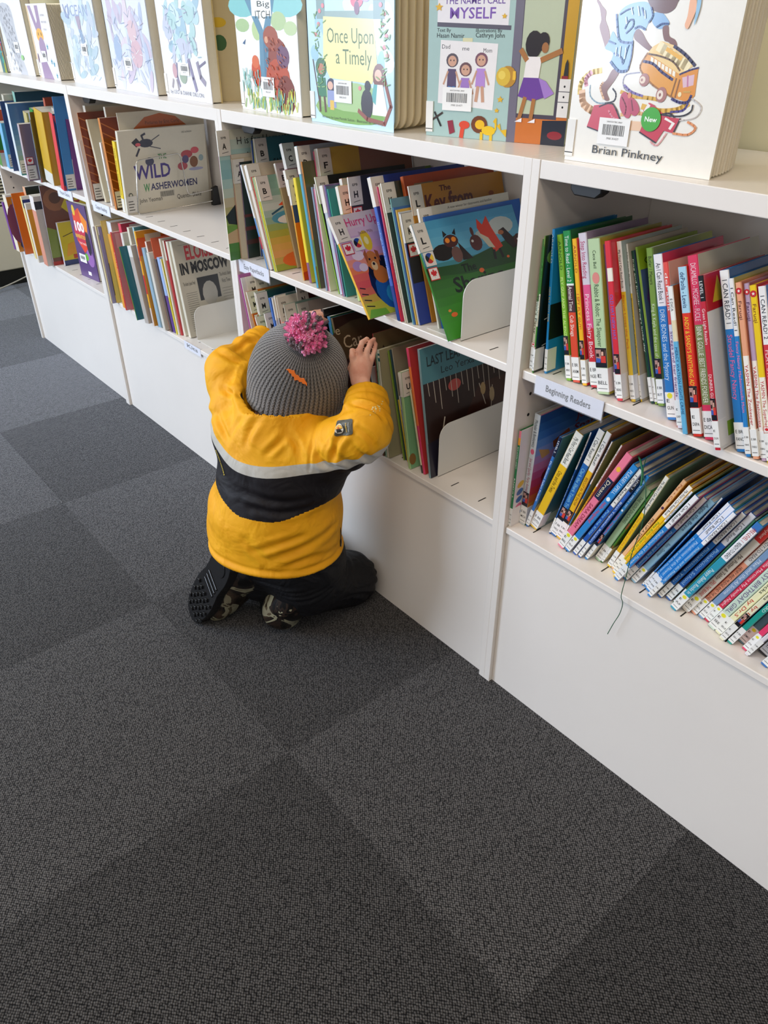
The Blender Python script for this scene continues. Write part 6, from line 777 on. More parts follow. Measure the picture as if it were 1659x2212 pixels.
# ---------------------------------------------------------------- books standing face-out on the top boards
def barcode(parent, P, u, v, w_, h_, off=.0019):
    q = MB(); q.face([P(u, v, off), P(u+w_, v, off), P(u+w_, v+h_, off), P(u, v+h_, off)], 'f0efec')
    rnd = random.Random(int(u*1e4)+int(v*1e4)); x = u+w_*.14
    while x < u+w_*.84:
        ww = rnd.choice([.0005, .0008, .0012]); q.face([P(x, v+h_*.36, off+.0001), P(x+ww, v+h_*.36, off+.0001), P(x+ww, v+h_*.76, off+.0001), P(x, v+h_*.76, off+.0001)], '2b2a2a'); x += ww+rnd.choice([.0005, .0007, .001])
    put_text(q, 'SASKATOON PUBLIC LIBRARY', lambda a, b3: P(a, b3, off+.0001), u+w_*.25, v+h_*.84, h_*.06, w_*.5, '4a4848')
    put_text(q, '39085 2014577', lambda a, b3: P(a, b3, off+.0001), u+w_*.3, v+h_*.2, h_*.08, w_*.4, '4a4848')
    q.build('barcode_label', M_MATTE, parent)
def display(x, y, w_, h, ang, open_, t, cov, label, shapes, back='d9cfb6', sheets=14, board=0, fan_cols=None, film=False, bar=None, sticker=None, spine=True, z=ZT, new=None, ah=None):
    """front cover from the hinge at (x,y) along ang; pages and back cover fan out behind it"""
    root = empty('book', (x, y, z+.0003), (0, 0, math.radians(ang))); tag(root, label, 'book', 'picture books standing face-out on top of the bookcase')
    cv = hx(cov); q = MB(); bt = .0024; r = .022 if board else 0
    if r:
        pts = [(0, 0), (w_-r, 0)]+[(w_-r+r*math.sin(i*math.pi/12), r-r*math.cos(i*math.pi/12)) for i in range(1, 7)]+[(w_, h-r)]+[(w_-r+r*math.cos(i*math.pi/12), h-r+r*math.sin(i*math.pi/12)) for i in range(1, 7)]+[(0, h)]
        q.prism([(a, b2) for a, b2 in pts], 0, bt, 'y', cv)
    else: q.box(0, w_, 0, bt, 0, h, cv)
    q.box(-.0012, 0, 0, t, 0, h, cv)                                 # spine
    a = math.radians(open_); ca, sa = math.cos(a), math.sin(a)       # back cover
    e0, e1 = (0, t), (w_*ca, t+w_*sa); nx, ny = -sa*bt, ca*bt
    q.prism([e0, e1, (e1[0]+nx, e1[1]+ny), (e0[0]+nx, e0[1]+ny)], 0, h, 'z', back)
    P = lambda u, v, o=0.0: (u, -o, v)
    shapes = [('s',)+x[1:] if x[0] == 'p' and len(x[2]) in (5, 6, 7, 8, 9, 12, 13) and film and shapes is not TOY_BUS_COVER else x for x in shapes]
    art(q, shapes, P, w_, ah or min(h, .2 if z == ZT else h))
    q.build('cover', M_FILM if film else M_LAM, root)
    q = MB(); n = sheets
    for i in range(n):
        f = (i+.7)/(n+.4); aa = a*(f**1.25); y0 = bt+.0006+(t-bt-.001)*f; L_ = w_-.003; th = .0032 if board else .0016
        hh = h-.003; c = fan_cols[i % len(fan_cols)] if fan_cols else 'f0ead9'
        u_ = (math.cos(aa), math.sin(aa)); m = (-u_[1]*th, u_[0]*th)
        if board:
            k = len(q.v); pts = [(0, .002), (L_-r, .002)]+[(L_-r+r*math.sin(j*math.pi/12), .002+r-r*math.cos(j*math.pi/12)) for j in range(1, 7)]+[(L_, hh-r)]+[(L_-r+r*math.cos(j*math.pi/12), hh-r+r*math.sin(j*math.pi/12)) for j in range(1, 7)]+[(0, hh)]
            A3 = [(p*u_[0]+.0008, y0+p*u_[1], zz) for p, zz in pts]; B3 = [(p[0]+m[0], p[1]+m[1], p[2]) for p in A3]
            q.face(A3, c); q.face(list(reversed(B3)), c)
            for j in range(len(pts)):
                j2 = (j+1) % len(pts); q.face([A3[j], A3[j2], B3[j2], B3[j]], 'dccba6')
        else:
            q.prism([(.0008, y0), (.0008+L_*u_[0], y0+L_*u_[1]), (.0008+L_*u_[0]+m[0], y0+L_*u_[1]+m[1]), (.0008+m[0], y0+m[1])], .002, hh, 'z', c)
    pg = q.build('page_block', M_MATTE, root)
    if bar: barcode(root, P, *bar)
    if spine:
        q = MB(); q.box(-.0015, .012, -.0017, 0.0, .006, .052, 'e8e6e0'); q.box(-.0015, .012, -.0018, -.0017, .010, .0112, INK); q.build('spine_label', M_MATTE, root)
    if new:
        q = MB(); u, v, rr = new; q.face([P(u+rr*math.cos(2*math.pi*i/28), v+rr*math.sin(2*math.pi*i/28), .0021) for i in range(28)], '3ea52c')
        put_text(q, 'New', lambda a, b3: P(a, b3, .0022), u-rr*.62, v-rr*.2, rr*.42, rr*1.25, 'f2f6ee', .02); q.build('new_sticker', M_LAM, root)
    return root
def blotch(n, cols, x0, y0, x1, y1, rx, ry, seed):
    r_ = random.Random(seed); return [('e', r_.choice(cols), r_.uniform(x0, x1), r_.uniform(y0, y1), r_.uniform(.4, 1)*rx, r_.uniform(.4, 1)*ry, r_.uniform(0, 3)) for _ in range(n)]
def strokes(n, cols, x0, y0, x1, y1, ln, wd, seed, ang=(0, 3.14)):
    r_ = random.Random(seed); out = []
    for _ in range(n):
        a = r_.uniform(*ang); x, y = r_.uniform(x0, x1), r_.uniform(y0, y1); out.append(('l', r_.choice(cols), [(x, y), (x+ln*math.cos(a), y+ln*math.sin(a))], wd))
    return out
display(-2.725, .046, .205, .27, 3, 8, .012, '3f6f7a', 'dark teal flower cover book, leftmost on the top boards', [('r', '3f7278', 0, 0, 1, 1), ('r', 'b23a3a', .94, 0, 1, 1), ('r', 'd2c8b0', .0, 0, .8, .22), ('p', '8f9a2c', [(.9, 0), (.98, .4), (1, 0)]), ('e', '2f9a8c', .93, .2, .04, .06)]
        + strokes(14, ['c9b83a', '8a5aa0', '4aa09a'], .8, .25, .95, .5, .1, .02, 3), bar=None)
display(-2.512, .066, .258, .31, 0, 4, .012, 'eeeef2', 'white book with a grey scribbled column and a green dot sticker', [('p', 'c4c6cc', [(.08, 1), (.55, 1), (.6, .6), (.62, .3), (.72, 0), (.45, 0), (.32, .3), (.12, .55)])]
        + strokes(150, ['8f9299', 'a6a9b0', '7c7f88', 'd0d2d8'], .14, .02, .55, .98, .04, .008, 5, (.9, 2.2)) + [('e', '9ad08a', .66, .26, .05, .04), ('t', '9a9aa4', 'author name', .8, .03, .012, .12)], back='b8a8a4', bar=(.11, .065, .045, .032), film=True)
display(-2.196, .063, .214, .205, -3, 9, .02, 'ece9ea', 'short book with a mauve long-eared animal in an orange mask', [('p', 'a68fae', [(.08, 1), (.22, 1), (.36, .76), (.42, .8), (.42, 1), (.58, 1), (.56, .7), (.52, .64), (.3, .64)]), ('e', 'a68fae', .42, .66, .14, .08), ('e', 'f0b45c', .42, .6, .17, .1), ('e', 'a68fae', .44, .42, .16, .16),
        ('e', '2a2a30', .36, .62, .015, .025), ('e', '2a2a30', .5, .62, .015, .025), ('p', '9f86a8', [(.2, .22), (.5, .24), (.7, 0), (.2, 0)]), ('r', 'e8c9a0', 0, 0, .06, 1), ('e', '6f4a6a', .12, .28, .03, .07),
        ('t', 'b8b4b8', 'A MAN', .62, .86, .03, .2), ('t', 'b8b4b8', 'WHO FOUND', .62, .77, .03, .25), ('t', 'b8b4b8', 'YOU', .66, .67, .03, .15)] + [star('3f9ab8', x, y, .045, 1.1) for x, y in ((.68, .45), (.75, .25), (.85, .22), (.88, .06))], back='e8d8b8', bar=(.075, .05, .045, .028))
display(-2.06, .135, .12, .205, 6, 12, .018, 'cdb888', 'tan book with dark blue star flowers behind the mauve animal book', [('p', 'b8a06a', [(.4, .6), (1, .7), (1, 1), (.3, 1)]), ('r', '7a3a3a', 0, 0, .1, 1), ('l', '4a4a30', [(.5, 0), (.55, .5), (.5, .8)], .02), ('l', '4a4a30', [(.55, .3), (.8, .7)], .015), star('2c6a8c', .62, .42, .14, .6), star('2c6a8c', .72, .2, .14, .6), ('e', '2c5a7a', .5, .8, .04, .06), ('e', '2c5a7a', .8, .68, .03, .05), ('t', '4a4430', 'a quiet story', .3, .9, .03, .4)], spine=False)
MIST = ['cfe0e8', 'bdd2de', 'dfe8ee', 'c9d4e6', 'e6eaf0', 'b4cdd6']
display(-1.889, .062, .287, .32, -4, 3.5, .010, 'e6ebf2', 'misty white and pale blue book with big blue hand-lettered title', blotch(40, MIST, .1, .1, .95, .95, .16, .1, 11) + [('l', '9aa8d0', [(.08, 1), (.12, .86), (.2, .84), (.24, 1)], .02), ('t', '9fb0d2', 'OCEAN', .12, .86, .14, .7, .0), ('p', 'b0a4b8', [(.42, .86), (.56, .86), (.54, .7), (.46, .7)]), ('p', '93acc9', [(.46, .7), (.54, .7), (.6, .55), (.5, .52)])] + strokes(60, ['a9c2d4', 'c4cfe0', 'f4f6fa'], .05, .05, .9, .6, .1, .006, 12), film=True, bar=(.13, .075, .05, .03), back='4a4a30')
display(-1.66, .14, .075, .22, 8, 10, .014, '3a3a1c', 'dark olive and yellow book between the two misty covers', [('r', '1c1c14', 0, .4, 1, 1), ('r', 'b8a41c', .5, .0, 1, .42), ('e', '2a2a18', .5, .3, .2, .08)] + strokes(10, ['4a6a3a', 'c9b83a'], .1, .5, .9, .9, .2, .03, 8), spine=False)
display(-1.567, .056, .293, .33, -3, 3.5, .010, 'e2e7f0', 'misty lilac watercolour cover with faint figures, right of the hand-lettered one', blotch(46, ['c9cfe2', 'd8dcec', 'bcc8de', 'e0d4de', 'd4e0ea', 'cfc4d6'], .12, .15, .92, .95, .16, .09, 21) + [('e', 'a8bcd6', .22, .5, .09, .16), ('e', 'd9e0ec', .42, .42, .12, .14), ('e', 'd9b8c2', .66, .45, .13, .16), ('e', 'dfc4ca', .62, .7, .1, .12), ('t', '9fa4b4', 'Uri Shulevitz', .1, .15, .02, .2)] + strokes(70, ['9fb0cc', 'c2b4c8', 'f4f4f8', 'b8c4d8'], .08, .1, .9, .9, .09, .005, 22), film=True, bar=(.10, .05, .05, .03), back='8f2430')
display(-1.318, .135, .05, .24, 20, 8, .03, '8f2028', 'deep red book spine between the misty lilac and the procession covers', [('r', '1c1c3a', .6, .2, 1, .9)], spine=False)
display(-1.245, .053, .245, .32, -2, 3.5, .010, 'edeff4', 'white cover with a pale blue crowd procession and grey lettering at its foot', blotch(40, ['bfdbe2', 'a9c8d8', 'd0e4ea', 'c9cfe0', 'b8d8d8'], .2, .45, .85, .95, .15, .1, 31)
        + [('l', '8f8aa8', [(.32, .38), (.3, .24), (.34, .14)], .03), ('l', '8f8aa8', [(.6, .42), (.66, .24), (.7, .12)], .05), ('l', '9a94a8', [(.78, .4), (.82, .26), (.9, .2)], .05), ('e', 'cfa8b0', .26, .3, .05, .08), ('e', '9fb09f', .44, .25, .08, .08), ('l', '7f7a94', [(.8, .36), (.95, .42)], .02), ('l', 'a8a0a8', [(.2, .2), (.16, .12)], .03), ('l', 'a8a0a8', [(.28, .2), (.3, .1)], .03), ('t', '8f8f9a', 'by LEO & DIANE DILLON', .1, .05, .045, .74)]
        + strokes(50, ['9fb8cc', 'b4a8c4', '8fb4c0'], .2, .4, .85, .95, .07, .006, 32), film=True, bar=(.095, .052, .05, .026), back='d9c28a')
FANC = ['f0e6cf', 'e9dcbd', 'f2e9d4', 'e6d8b4']
r_ = display(-1.04, .085, .155, .25, 62, 22, .016, 'd9c9a0', 'cream book opened into a fan of pages with a purple hooded figure on it', [('e', 'e8c22c', .1, .8, .12, .05), ('e', 'c98a2c', .6, .75, .14, .04), ('e', '8a4a8f', .7, .45, .14, .08), ('e', 'c9a04a', .72, .36, .16, .06), ('e', '3a2a2a', .6, .22, .22, .1), ('l', '1c1a1c', [(.5, .15), (.52, .05)], .05), ('l', '1c1a1c', [(.8, .18), (.85, .08)], .05), ('r', 'c9a24a', .85, .25, 1, .34), ('e', '3f6a3a', .1, .6, .1, .08)], sheets=9, fan_cols=FANC, spine=False)
display(-.862, .044, .234, .30, -1, 3, .012, 'f0f1ee', 'bear scratching its back against a blue tree trunk cover, itch title',
        [('e', '7fc4c4', .15, .95, .25, .1), ('e', '8fcfcf', .85, .95, .25, .1), ('e', 'a8c48f', .12, .78, .12, .06), ('e', 'b4cc9a', .72, .82, .12, .08), ('e', 'c0d4a4', .9, .76, .1, .06), ('e', 'b8cf96', .36, .74, .08, .09), ('p', '5f8ea8', [(.36, .28), (.4, .7), (.2, 1), (.3, 1), (.47, .74), (.6, 1), (.68, 1), (.56, .7), (.53, .28)]), ('p', '4f7c98', [(.44, .28), (.46, .72), (.5, .72), (.5, .28)]),
         ('r', 'f0f1ee', .3, .86, .62, 1.0), ('t', '20302c', 'ITCH', .36, .84, .07, .24, .0), ('t', '20302c', 'Big', .4, .94, .05, .2, .0),
         ('e', '8f4238', .68, .5, .16, .18), ('e', 'b84a2c', .66, .3, .2, .2), ('e', 'a0503c', .58, .68, .12, .1), ('e', '6f4a6a', .76, .52, .1, .1), ('e', '7a2f24', .78, .2, .14, .16), ('e', 'd8a080', .51, .66, .03, .03), ('e', 'c84a24', .3, .36, .08, .14), ('e', 'd8683c', .3, .46, .06, .06), ('l', '7a3024', [(.68, .12), (.66, .06)], .08), ('l', '7a3024', [(.84, .12), (.88, .08)], .06),
         ('p', '2f5a86', [(.1, .62), (.16, .66), (.14, .61), (.18, .6)])] + strokes(90, ['7fb8ae', 'a8c47a', 'cfd86a', '5f9a94', 'd8cf4a', '8fb86a'], .05, .0, .95, .16, .09, .012, 41, (1.2, 1.9)) + strokes(30, ['6fb0b0', '8fc4b8'], .05, .16, .35, .34, .07, .01, 42, (1.2, 1.9)) + strokes(60, ['6a2a20', 'c8643c', '8f3c2c'], .5, .2, .82, .66, .03, .008, 43, (1.9, 2.8)), bar=(.09, .03, .05, .036), back='1f3a34')
display(-.655, .115, .14, .28, 84, 6, .018, '14322c', 'dark green book standing edge-on behind the bear cover', [('r', '0f2420', .3, 0, .5, 1)], spine=False)
display(-.569, .024, .241, .275, 1, 27, .026, 'a9cfe2', 'board book titled Once Upon a Timely with cream title panel and rounded corners',
        [('r', 'bcdcec', 0, 0, 1, 1)] + blotch(14, ['d8eaf2', 'e6f0f4', '9cc8de'], .05, .3, .95, .95, .12, .08, 51) + [('r', '8fa8a4', .12, .84, .88, .90), ('r', '7f9a98', .12, .84, .22, 1), ('r', '7f9a98', .78, .84, .9, 1), ('e', '8fb468', .5, .14, .44, .12), ('e', '7aa84e', .5, .1, .4, .08), ('e', 'a8c88a', .5, .24, .4, .12),
         ('p', 'ece49c', [(.2, .86), (.78, .84), (.82, .5), (.76, .36), (.26, .38), (.18, .5)]), ('t', '4f6b3a', 'Once Upon', .24, .66, .12, .54, .0), ('t', '4f6b3a', 'a Timely', .34, .50, .12, .42, .0),
         ('e', '2f6a4a', .15, .46, .07, .08), ('e', 'b87a5a', .15, .45, .045, .045), ('p', '2f7a58', [(.1, .38), (.2, .38), (.21, .22), (.1, .22)]), ('l', '5a3a2c', [(.12, .22), (.12, .1)], .025), ('l', '5a3a2c', [(.18, .22), (.19, .1)], .025), ('l', '4a2c24', [(.05, .52), (.12, .12)], .012),
         ('e', '2c2a4a', .27, .32, .055, .06), ('e', 'e0b09a', .26, .32, .035, .035), ('p', '8f9ac8', [(.22, .28), (.32, .28), (.33, .14), (.22, .14)]), ('p', 'e0b84a', [(.25, .2), (.3, .2), (.3, .12), (.25, .12)]),
         ('e', '7a4438', .84, .42, .07, .1), ('e', 'e4b8a0', .83, .43, .04, .045), ('p', 'eee8e4', [(.79, .36), (.88, .36), (.94, .12), (.76, .12)]), ('p', '5fb0b0', [(.78, .36), (.82, .36), (.8, .2), (.75, .24)]), ('e', '2c2430', .7, .2, .07, .12), ('e', '2c2430', .71, .34, .035, .045), ('l', '8f4a3c', [(.9, .4), (.97, .2), (.9, .06), (.7, .08), (.6, .14)], .03),
         ('e', 'd8607a', .60, .97, .07, .05), ('e', '7a4a6a', .6, .92, .03, .05), ('e', '4a3040', .61, 1.0, .03, .03), ('e', 'b8a4d8', .7, 1.0, .05, .04), ('t', '5a6a4a', 'Written by Lynn Parrish Sutton - Illustrated by Faith Pray', .14, .045, .024, .74)]
        + [('e', 'e0808a', x, y, .018, .018) for x, y in ((.14, .8), (.1, .72), (.16, .9), (.2, .94), (.9, .88), (.88, .8), (.92, .72), (.9, .64), (.93, .58), (.62, .32), (.5, .29), (.42, .25), (.86, .94))] + strokes(30, ['6a9a5a', '86b070'], .08, .3, .2, .9, .04, .008, 52) + strokes(30, ['6a9a5a', '86b070'], .84, .3, .95, .9, .04, .008, 53),
        board=1, sheets=6, fan_cols=['ece0c2', 'efe4c8'], bar=(.075, .038, .052, .036), back='cdbf9c')
display(-.271, .054, .252, .26, 16, 7, .014, 'a9c4c0', 'book about a name I call myself, door with childs drawing and girl at a mirror',
        [('r', 'a6c2bd', 0, 0, .62, 1), ('r', '6f6a7a', .6, 0, .66, 1), ('r', 'c8981e', .66, .0, 1, 1), ('r', 'c8702c', .66, 0, 1, .2), ('p', '1f2433', [(.84, .0), (1, .0), (1, .18), (.84, .17)]), ('e', '8f2430', .93, .07, .05, .03),
         ('r', '4a4250', .655, .18, .93, .98), ('r', 'b9c2a6', .66, .21, .91, .96), ('p', 'e8e4e6', [(.06, .82), (.56, .80), (.56, 1), (.06, 1)]), ('p', '5a5664', [(.06, .79), (.58, .77), (.58, .8), (.06, .82)]),
         ('t', '6b4a9a', 'THE NAME I CALL', .11, .94, .045, .42, .01), ('t', '7c55ab', 'MYSELF', .15, .845, .075, .32, .012), ('t', '1c1c20', 'Text By', .06, .755, .025, .1), ('t', '1c1c20', 'Hasan Namir', .06, .715, .033, .2), ('t', '1c1c20', 'Illustrations By', .34, .755, .025, .18), ('t', '1c1c20', 'Cathryn John', .34, .72, .033, .2),
         ('p', 'ebe7e6', [(.09, .7), (.5, .68), (.49, .22), (.08, .25)]), ('p', 'd8d4a8', [(.25, .715), (.32, .715), (.32, .69), (.25, .69)]), ('t', '3a3440', 'Dad', .1, .64, .03, .06), ('t', '3a3440', 'me', .25, .63, .03, .05), ('t', '3a3440', 'Mom', .4, .62, .03, .06)]
        + [q_ for (x, y, hc_, cc, lg) in ((.18, .56, '5a5058', '5a4a6a', '4a7ab0'), (.28, .5, '6a4a50', 'a07ac0', '4a7ab0'), (.39, .57, '7a5060', 'b48ad0', 'c89a80')) for q_ in
           (('e', hc_, x, y, .045, .05), ('e', 'cfa088', x, y-.005, .032, .038), ('p', cc, [(x-.03, y-.06), (x+.03, y-.06), (x+.035, y-.19), (x-.035, y-.19)]), ('l', lg, [(x-.015, y-.19), (x-.025, y-.29)], .022), ('l', lg, [(x+.015, y-.19), (x+.025, y-.29)], .022), ('l', 'c89a80', [(x-.03, y-.08), (x-.06, y-.17)], .012), ('l', 'c89a80', [(x+.03, y-.08), (x+.06, y-.17)], .012), ('e', '2a2028', x-.012, y, .004, .006), ('e', '2a2028', x+.012, y, .004, .006))]
        + [('e', 'b8862c', .58, .46, .06, .075), ('e', 'd8b43c', .55, .46, .05, .065), ('e', 'e8cc5a', .54, .47, .025, .03), star('e0b02c', .54, .3, .025, 1), star('e0b02c', .52, .22, .02, 1), star('e0b02c', .07, .92, .03, 1), star('e0b02c', .53, .86, .02, 1),
         ('r', 'e8b83a', .615, .44, .635, .5), ('l', '1c1a1c', [(.06, .18), (.11, .08)], .012), ('l', '3a2a24', [(.12, .18), (.04, .12)], .012), ('p', '8f2a3c', [(.16, .12), (.2, .13), (.22, .04), (.18, .02)]), ('e', 'd8482c', .29, .1, .04, .03), ('l', 'd8482c', [(.28, .1), (.27, .01)], .03), ('e', '6f3a1c', .4, .11, .06, .065), ('e', 'e8b81c', .405, .11, .035, .035), ('e', 'e8c01c', .47, .07, .05, .035), ('l', 'e8c01c', [(.52, .08), (.52, .16)], .012), ('l', 'e8c01c', [(.42, .05), (.42, .0)], .02), ('l', 'e8c01c', [(.49, .05), (.49, .0)], .02), ('p', 'e0b422', [(.5, .14), (.6, .03), (.6, .09), (.56, .08), (.55, .13), (.53, .11), (.52, .17)]),
         ('e', '221a1e', .74, .68, .055, .09), ('e', '221a1e', .8, .7, .04, .06), ('e', 'a06a3c', .815, .66, .022, .035), ('p', 'ece6e4', [(.70, .6), (.8, .6), (.79, .46), (.69, .46)]), ('p', '6a3f96', [(.69, .46), (.79, .46), (.86, .34), (.76, .3), (.66, .33)]), ('p', 'a07ac4', [(.79, .46), (.84, .44), (.9, .36), (.84, .32)]), ('l', 'a8703c', [(.8, .58), (.92, .64)], .03), ('l', 'a8703c', [(.7, .58), (.66, .64)], .03), ('l', 'a8703c', [(.71, .32), (.68, .17)], .025), ('l', 'a8703c', [(.77, .31), (.76, .17)], .025), ('p', 'ece8ec', [(.65, .15), (.7, .18), (.7, .15)]), ('p', 'ece8ec', [(.74, .15), (.79, .18), (.79, .15)]),
         ('r', 'e4e0dc', .93, .2, 1, .46), ('e', '1c1a1c', .965, .41, .006, .008), ('e', '1c1a1c', .965, .34, .006, .008), ('e', '1c1a1c', .965, .27, .006, .008), ('l', '4a4850', [(.93, .375), (1, .375)], .004), ('l', '4a4850', [(.93, .305), (1, .305)], .004), ('r', '8f2430', .94, .46, .98, .48), ('p', '2c2a2a', [(.95, .48), (.98, .48), (.975, .56), (.965, .59), (.955, .56)])], bar=(.03, .04, .055, .034), back='c8981e')
display(.054, .025, .221, .285, 2, 34, .014, 'ece8de', 'large white jacketed book with a leaping child and yellow toy bus, green New sticker',
        TOY_BUS_COVER,
        film=True, bar=(.050, .026, .048, .032), new=(.127, .061, .0140), sheets=12, fan_cols=['f3eee0', 'efe8d6'], back='f0ead8', ah=.189)
display(-2.131, .036, .137, .262, 5, 5, .008, '5c3f78', 'purple inventions book with big 100 facing out at the front of the lowest left shelf', [('r', '5a3f76', 0, 0, 1, 1), ('p', 'e2432c', [(.2, .85), (.6, .95), (.9, .75), (.8, .45), (.5, .35), (.2, .5)]), ('p', 'ee8a2c', [(.6, .92), (.95, .8), (.85, .6), (.65, .75)]), ('e', 'c62c4c', .45, .62, .32, .14), ('t', 'f4f0ea', '100', .22, .64, .12, .5, .05), ('t', 'e8c83a', 'INVENTIONS', .15, .54, .05, .66, .02), ('t', 'f0e6e2', 'THAT MADE', .28, .46, .03, .4), ('e', 'e8c23a', .3, .9, .08, .07), ('e', '9a6ab0', .75, .3, .2, .12), ('e', '6cb83a', .55, .3, .1, .05), ('r', 'eeeaf0', .45, .05, .62, .1), ('e', '2c2438', .8, .5, .12, .16)], bar=(.02, .055, .05, .03), z=ZL, spine=False, sheets=5)

# ---------------------------------------------------------------- bookends
bookend(-.131, .021, ZM, .14, .108, 'white metal bookend holding the green fox and owl picture book', -1, .09)
bookend(-.1895, .034, ZL, .19, .118, 'white metal bookend holding the dark forest picture book on the bottom shelf', -1, .05)
bookend(-1.238, .036, ZL, .15, .098, 'white metal bookend in front of the newspaper style cover', 1, .10)

# ---------------------------------------------------------------- wire bookend
X0 = -1.478
root = empty('wire_bookend', (X0, 0, ZM)); tag(root, 'chrome wire bookend leaning against the washerwomen picture book', 'bookend')
def rp(pts, r=.012):
    out = []
    for i, p in enumerate(pts):
        p = Vector(p)
        if 0 < i < len(pts)-1:
            a = (Vector(pts[i-1])-p).normalized()*r; b2 = (Vector(pts[i+1])-p).normalized()*r
            for t in (0, .25, .5, .75, 1): out.append((p+a)*(1-t)**2+p*2*t*(1-t)+(p+b2)*t*t)
        else: out.append(p)
    return out
q = MB(); q.tube(rp([(0.004, .275, .0125), (0, .02, .0035), (0, .040, .148), (0, .178, .156), (0, .188, .038), (.004, .275, .045)]), .0018, 'c8c6c0', 8); q.build('wire_frame', M_CHROME, root, smooth=True)
q = MB(); q.prism([(.262, .0), (.29, .0), (.285, .055), (.268, .05)], -.004, .012, 'x', '141418'); q.build('wire_mount', M_DARK, root, bevel=.002)

# ---------------------------------------------------------------- green thread hanging from the readers
q = MB()
path = catmull([(.262, .045, .640), (.280, .012, .634), (.300, -.0035, .612), (.306, -.005, .559), (.299, -.004, .500), (.296, -.002, .443), (.297, -.006, .411), (.301, -.0035, .396), (.299, -.002, .372), (.292, -.003, .345), (.286, -.0045, .318)], 6)
q.tube(path, .0007, '1f5a3c', 6); tag(q.build('thread', M_MATTE, None, smooth=True), 'dark green thread hanging over the bottom shelf edge among the leaning readers', 'thread')
q = MB(); path = catmull([(.245, .05, .632), (.262, .03, .638), (.280, .01, .632), (.290, -.004, .62)], 5)
q.tube(path, .0016, '1f6a44', 6); tag(q.build('ribbon', M_MATTE, None, smooth=True), 'short green ribbon lying across the tops of the leaning readers', 'ribbon')

# ---------------------------------------------------------------- heater beside the end panel
root = empty('heater', (-3.62, 0.05, 0)); tag(root, 'beige floor heater cabinet with vent slots left of the bookcase', 'heater')
M_BEIGE = laminate('beige_enamel', 'cfcabc', 0.4)
q = MB(); q.box(-.45, 0, -.9, .26, .085, .62, 'cfcabc'); q.build('cabinet', M_BEIGE, root, bevel=.006)
q = MB(); q.box(-.42, -.03, -.88, .25, 0, .085, '0c0b0b'); q.build('plinth', M_DARK, root)
q = MB()
for i in range(10): q.box(.0004, .0014, -.30, .19, .400+.0155*i, .4065+.0155*i, '1c1a18')
q.build('vent_grille', M_MATTE, root)
q = MB(); q.box(-.13, -.02, .02, .24, .6205, .632, 'e8c4d0'); q.box(-.13, -.02, .02, .03, .632, .655, 'd87a94'); q.box(-.13, -.02, .23, .24, .632, .655, 'c8305a'); q.box(-.024, -.02, .03, .23, .632, .645, 'f0e6ea')
o = q.build('tray', M_LAM); o.location = (-3.62, .05, 0); tag(o, 'small pink and white tray on top of the heater', 'tray')
q = MB(); q.prism([(.009*math.cos(2*math.pi*i/16), .009*math.sin(2*math.pi*i/16)) for i in range(16)], 0, .06, 'z', 'd8343c'); o = q.build('marker', M_LAM, None, smooth=False); o.location = (-3.70, .20, .6325); tag(o, 'red capped marker standing on the pink tray', 'marker')
q = MB(); q.tube(catmull([(-3.60, -.5, .004), (-3.52, -.1, .004), (-3.57, .1, .02), (-3.60, .28, .06), (-3.602, .30, .08)], 8), .0035, 'b8b4ac', 8); tag(q.build('cable', M_MATTE, None, smooth=True), 'pale grey cable on the floor along the heater plinth', 'cable')
